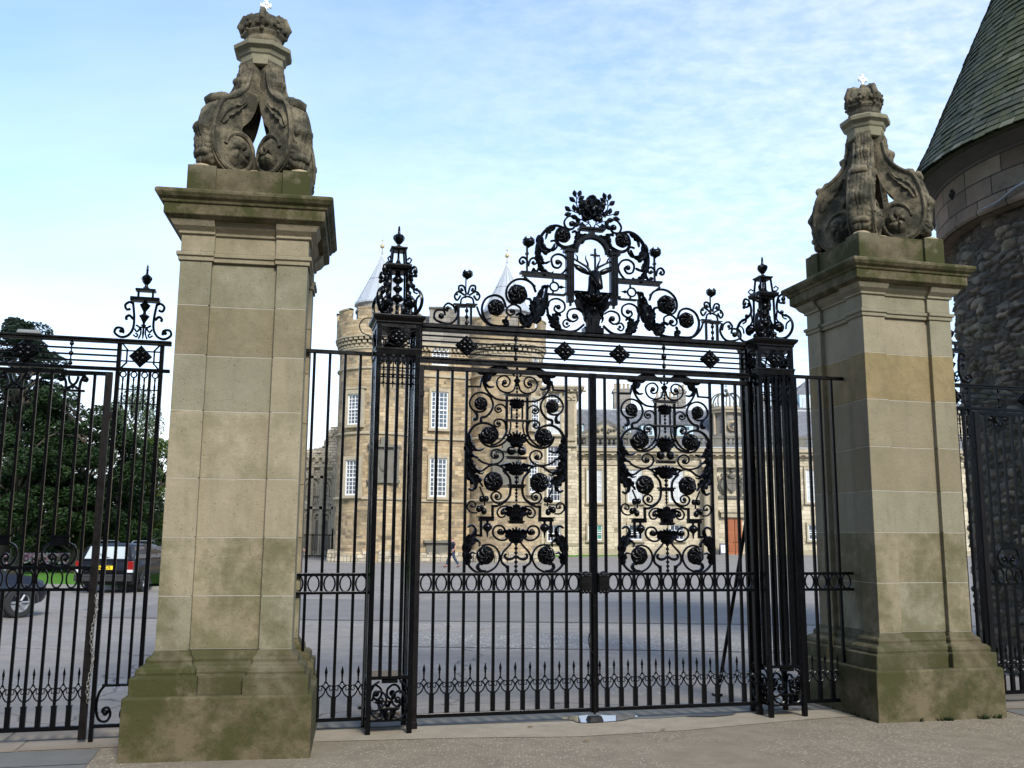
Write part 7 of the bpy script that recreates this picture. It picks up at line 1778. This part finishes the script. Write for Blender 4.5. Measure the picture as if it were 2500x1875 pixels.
# =================================================================== SKY, SUN, CAMERA
SUN_EL, SUN_AZ = radians(36), radians(158)    # azimuth clockwise from +Y: behind the camera, a little left
w = bpy.data.worlds.new('World'); S.world = w; w.use_nodes = True; nt = w.node_tree
bg = nt.nodes['Background']
sky = nt.nodes.new('ShaderNodeTexSky'); sky.sky_type = 'NISHITA'; sky.sun_disc = False; sky.sun_elevation = SUN_EL; sky.sun_rotation = SUN_AZ; sky.altitude = 50; sky.air_density = 1.0; sky.dust_density = .6; sky.ozone_density = 2.0
tc = nt.nodes.new('ShaderNodeTexCoord'); sp = nt.nodes.new('ShaderNodeSeparateXYZ'); nt.links.new(tc.outputs['Generated'], sp.inputs[0])
zc2 = mth(nt, 'ADD', mth(nt, 'MAXIMUM', sp.outputs[2], 0.0), .16)
px_ = mth(nt, 'DIVIDE', sp.outputs[0], zc2); py_ = mth(nt, 'DIVIDE', sp.outputs[1], zc2)
cb = nt.nodes.new('ShaderNodeCombineXYZ'); nt.links.new(px_, cb.inputs[0]); nt.links.new(py_, cb.inputs[1])
def wn(scale, detail, rough, rot=0., sc=(1, 1, 1), dist=0., off=(0, 0, 0)):
    mp = nt.nodes.new('ShaderNodeMapping'); nt.links.new(cb.outputs[0], mp.inputs[0]); mp.inputs['Scale'].default_value = sc; mp.inputs['Rotation'].default_value = (0, 0, rot); mp.inputs['Location'].default_value = off
    n = nd(nt, 'ShaderNodeTexNoise', Scale=scale, Detail=detail, Roughness=rough, Distortion=dist); nt.links.new(mp.outputs[0], n.inputs['Vector']); return n.outputs['Fac']
sheetc = ramp(nt, wn(.62, 4, .5, .5, (1, .6, 1), off=(CLX, CLY, 0)), [(.34, (0, 0, 0)), (.62, (1, 1, 1))])
mack = ramp(nt, wn(17, 4, .6, .5, (1, 1.4, 1), .15), [(.38, (0, 0, 0)), (.66, (1, 1, 1))])
streak = ramp(nt, wn(2.2, 6, .62, .55, (.6, 1.9, 1), .1), [(.34, (0, 0, 0)), (.8, (1, 1, 1))])
cl = mth(nt, 'ADD', mth(nt, 'MULTIPLY', sheetc, .48), mth(nt, 'ADD', mth(nt, 'MULTIPLY', mth(nt, 'MULTIPLY', mack, mth(nt, 'MULTIPLY', mth(nt, 'ADD', sp.outputs[0], .28), 1.3, True)), .42), mth(nt, 'MULTIPLY', streak, .22)))
# horizon veil: more cloud depth at low elevation, thinner towards +X
low = mth(nt, 'SUBTRACT', 1.0, mth(nt, 'MULTIPLY', mth(nt, 'MAXIMUM', sp.outputs[2], 0.0), 1.9), True)
low = mth(nt, 'POWER', low, 1.7)
low = mth(nt, 'MULTIPLY', low, mth(nt, 'SUBTRACT', 1.02, mth(nt, 'MULTIPLY', sp.outputs[0], .9), True))
cl = mth(nt, 'ADD', mth(nt, 'MULTIPLY', cl, .6), mth(nt, 'MULTIPLY', low, .9), True)
cl = mth(nt, 'ADD', mth(nt, 'MULTIPLY', cl, .92), .06, True)
cloudc = mix(nt, low, CLOUD_HI, CLOUD_LO)
skyt = mix(nt, 1.0, sky.outputs[0], SKY_TINT, 'MULTIPLY')
nt.links.new(mix(nt, cl, skyt, cloudc), bg.inputs['Color']); bg.inputs['Strength'].default_value = SKY_STR
sl = bpy.data.lights.new('sun', 'SUN'); sl.energy = SUN_E; sl.angle = radians(14); sl.color = (1, .95, .86)
so = bpy.data.objects.new('sun', sl); COL.objects.link(so)
dv = Vector((sin(SUN_AZ)*cos(SUN_EL), cos(SUN_AZ)*cos(SUN_EL), sin(SUN_EL))); so.rotation_euler = dv.to_track_quat('Z', 'Y').to_euler(); so.location = (0, -20, 30)
cam = bpy.data.cameras.new('camera'); co = bpy.data.objects.new('camera', cam); COL.objects.link(co); S.camera = co
cam.sensor_width = 36; cam.lens = 36*FPX/2500; cam.clip_end = 3000; cam.clip_start = .05
F_ = Vector((0, cos(PITCH), sin(PITCH))); U0 = Vector((0, -sin(PITCH), cos(PITCH))); Rr = Vector((cos(ROLL), 0, 0))+U0*sin(ROLL); Ur = Vector((-sin(ROLL), 0, 0))+U0*cos(ROLL)
co.matrix_world = Matrix(((Rr.x, Ur.x, -F_.x, 0), (Rr.y, Ur.y, -F_.y, 0), (Rr.z, Ur.z, -F_.z, EYE), (0, 0, 0, 1)))
S.view_settings.view_transform = 'Standard'; S.view_settings.look = 'None'; S.view_settings.gamma = 1; S.view_settings.exposure = EXPO
S.render.resolution_x = 1024; S.render.resolution_y = 768; S.render.engine = 'CYCLES'
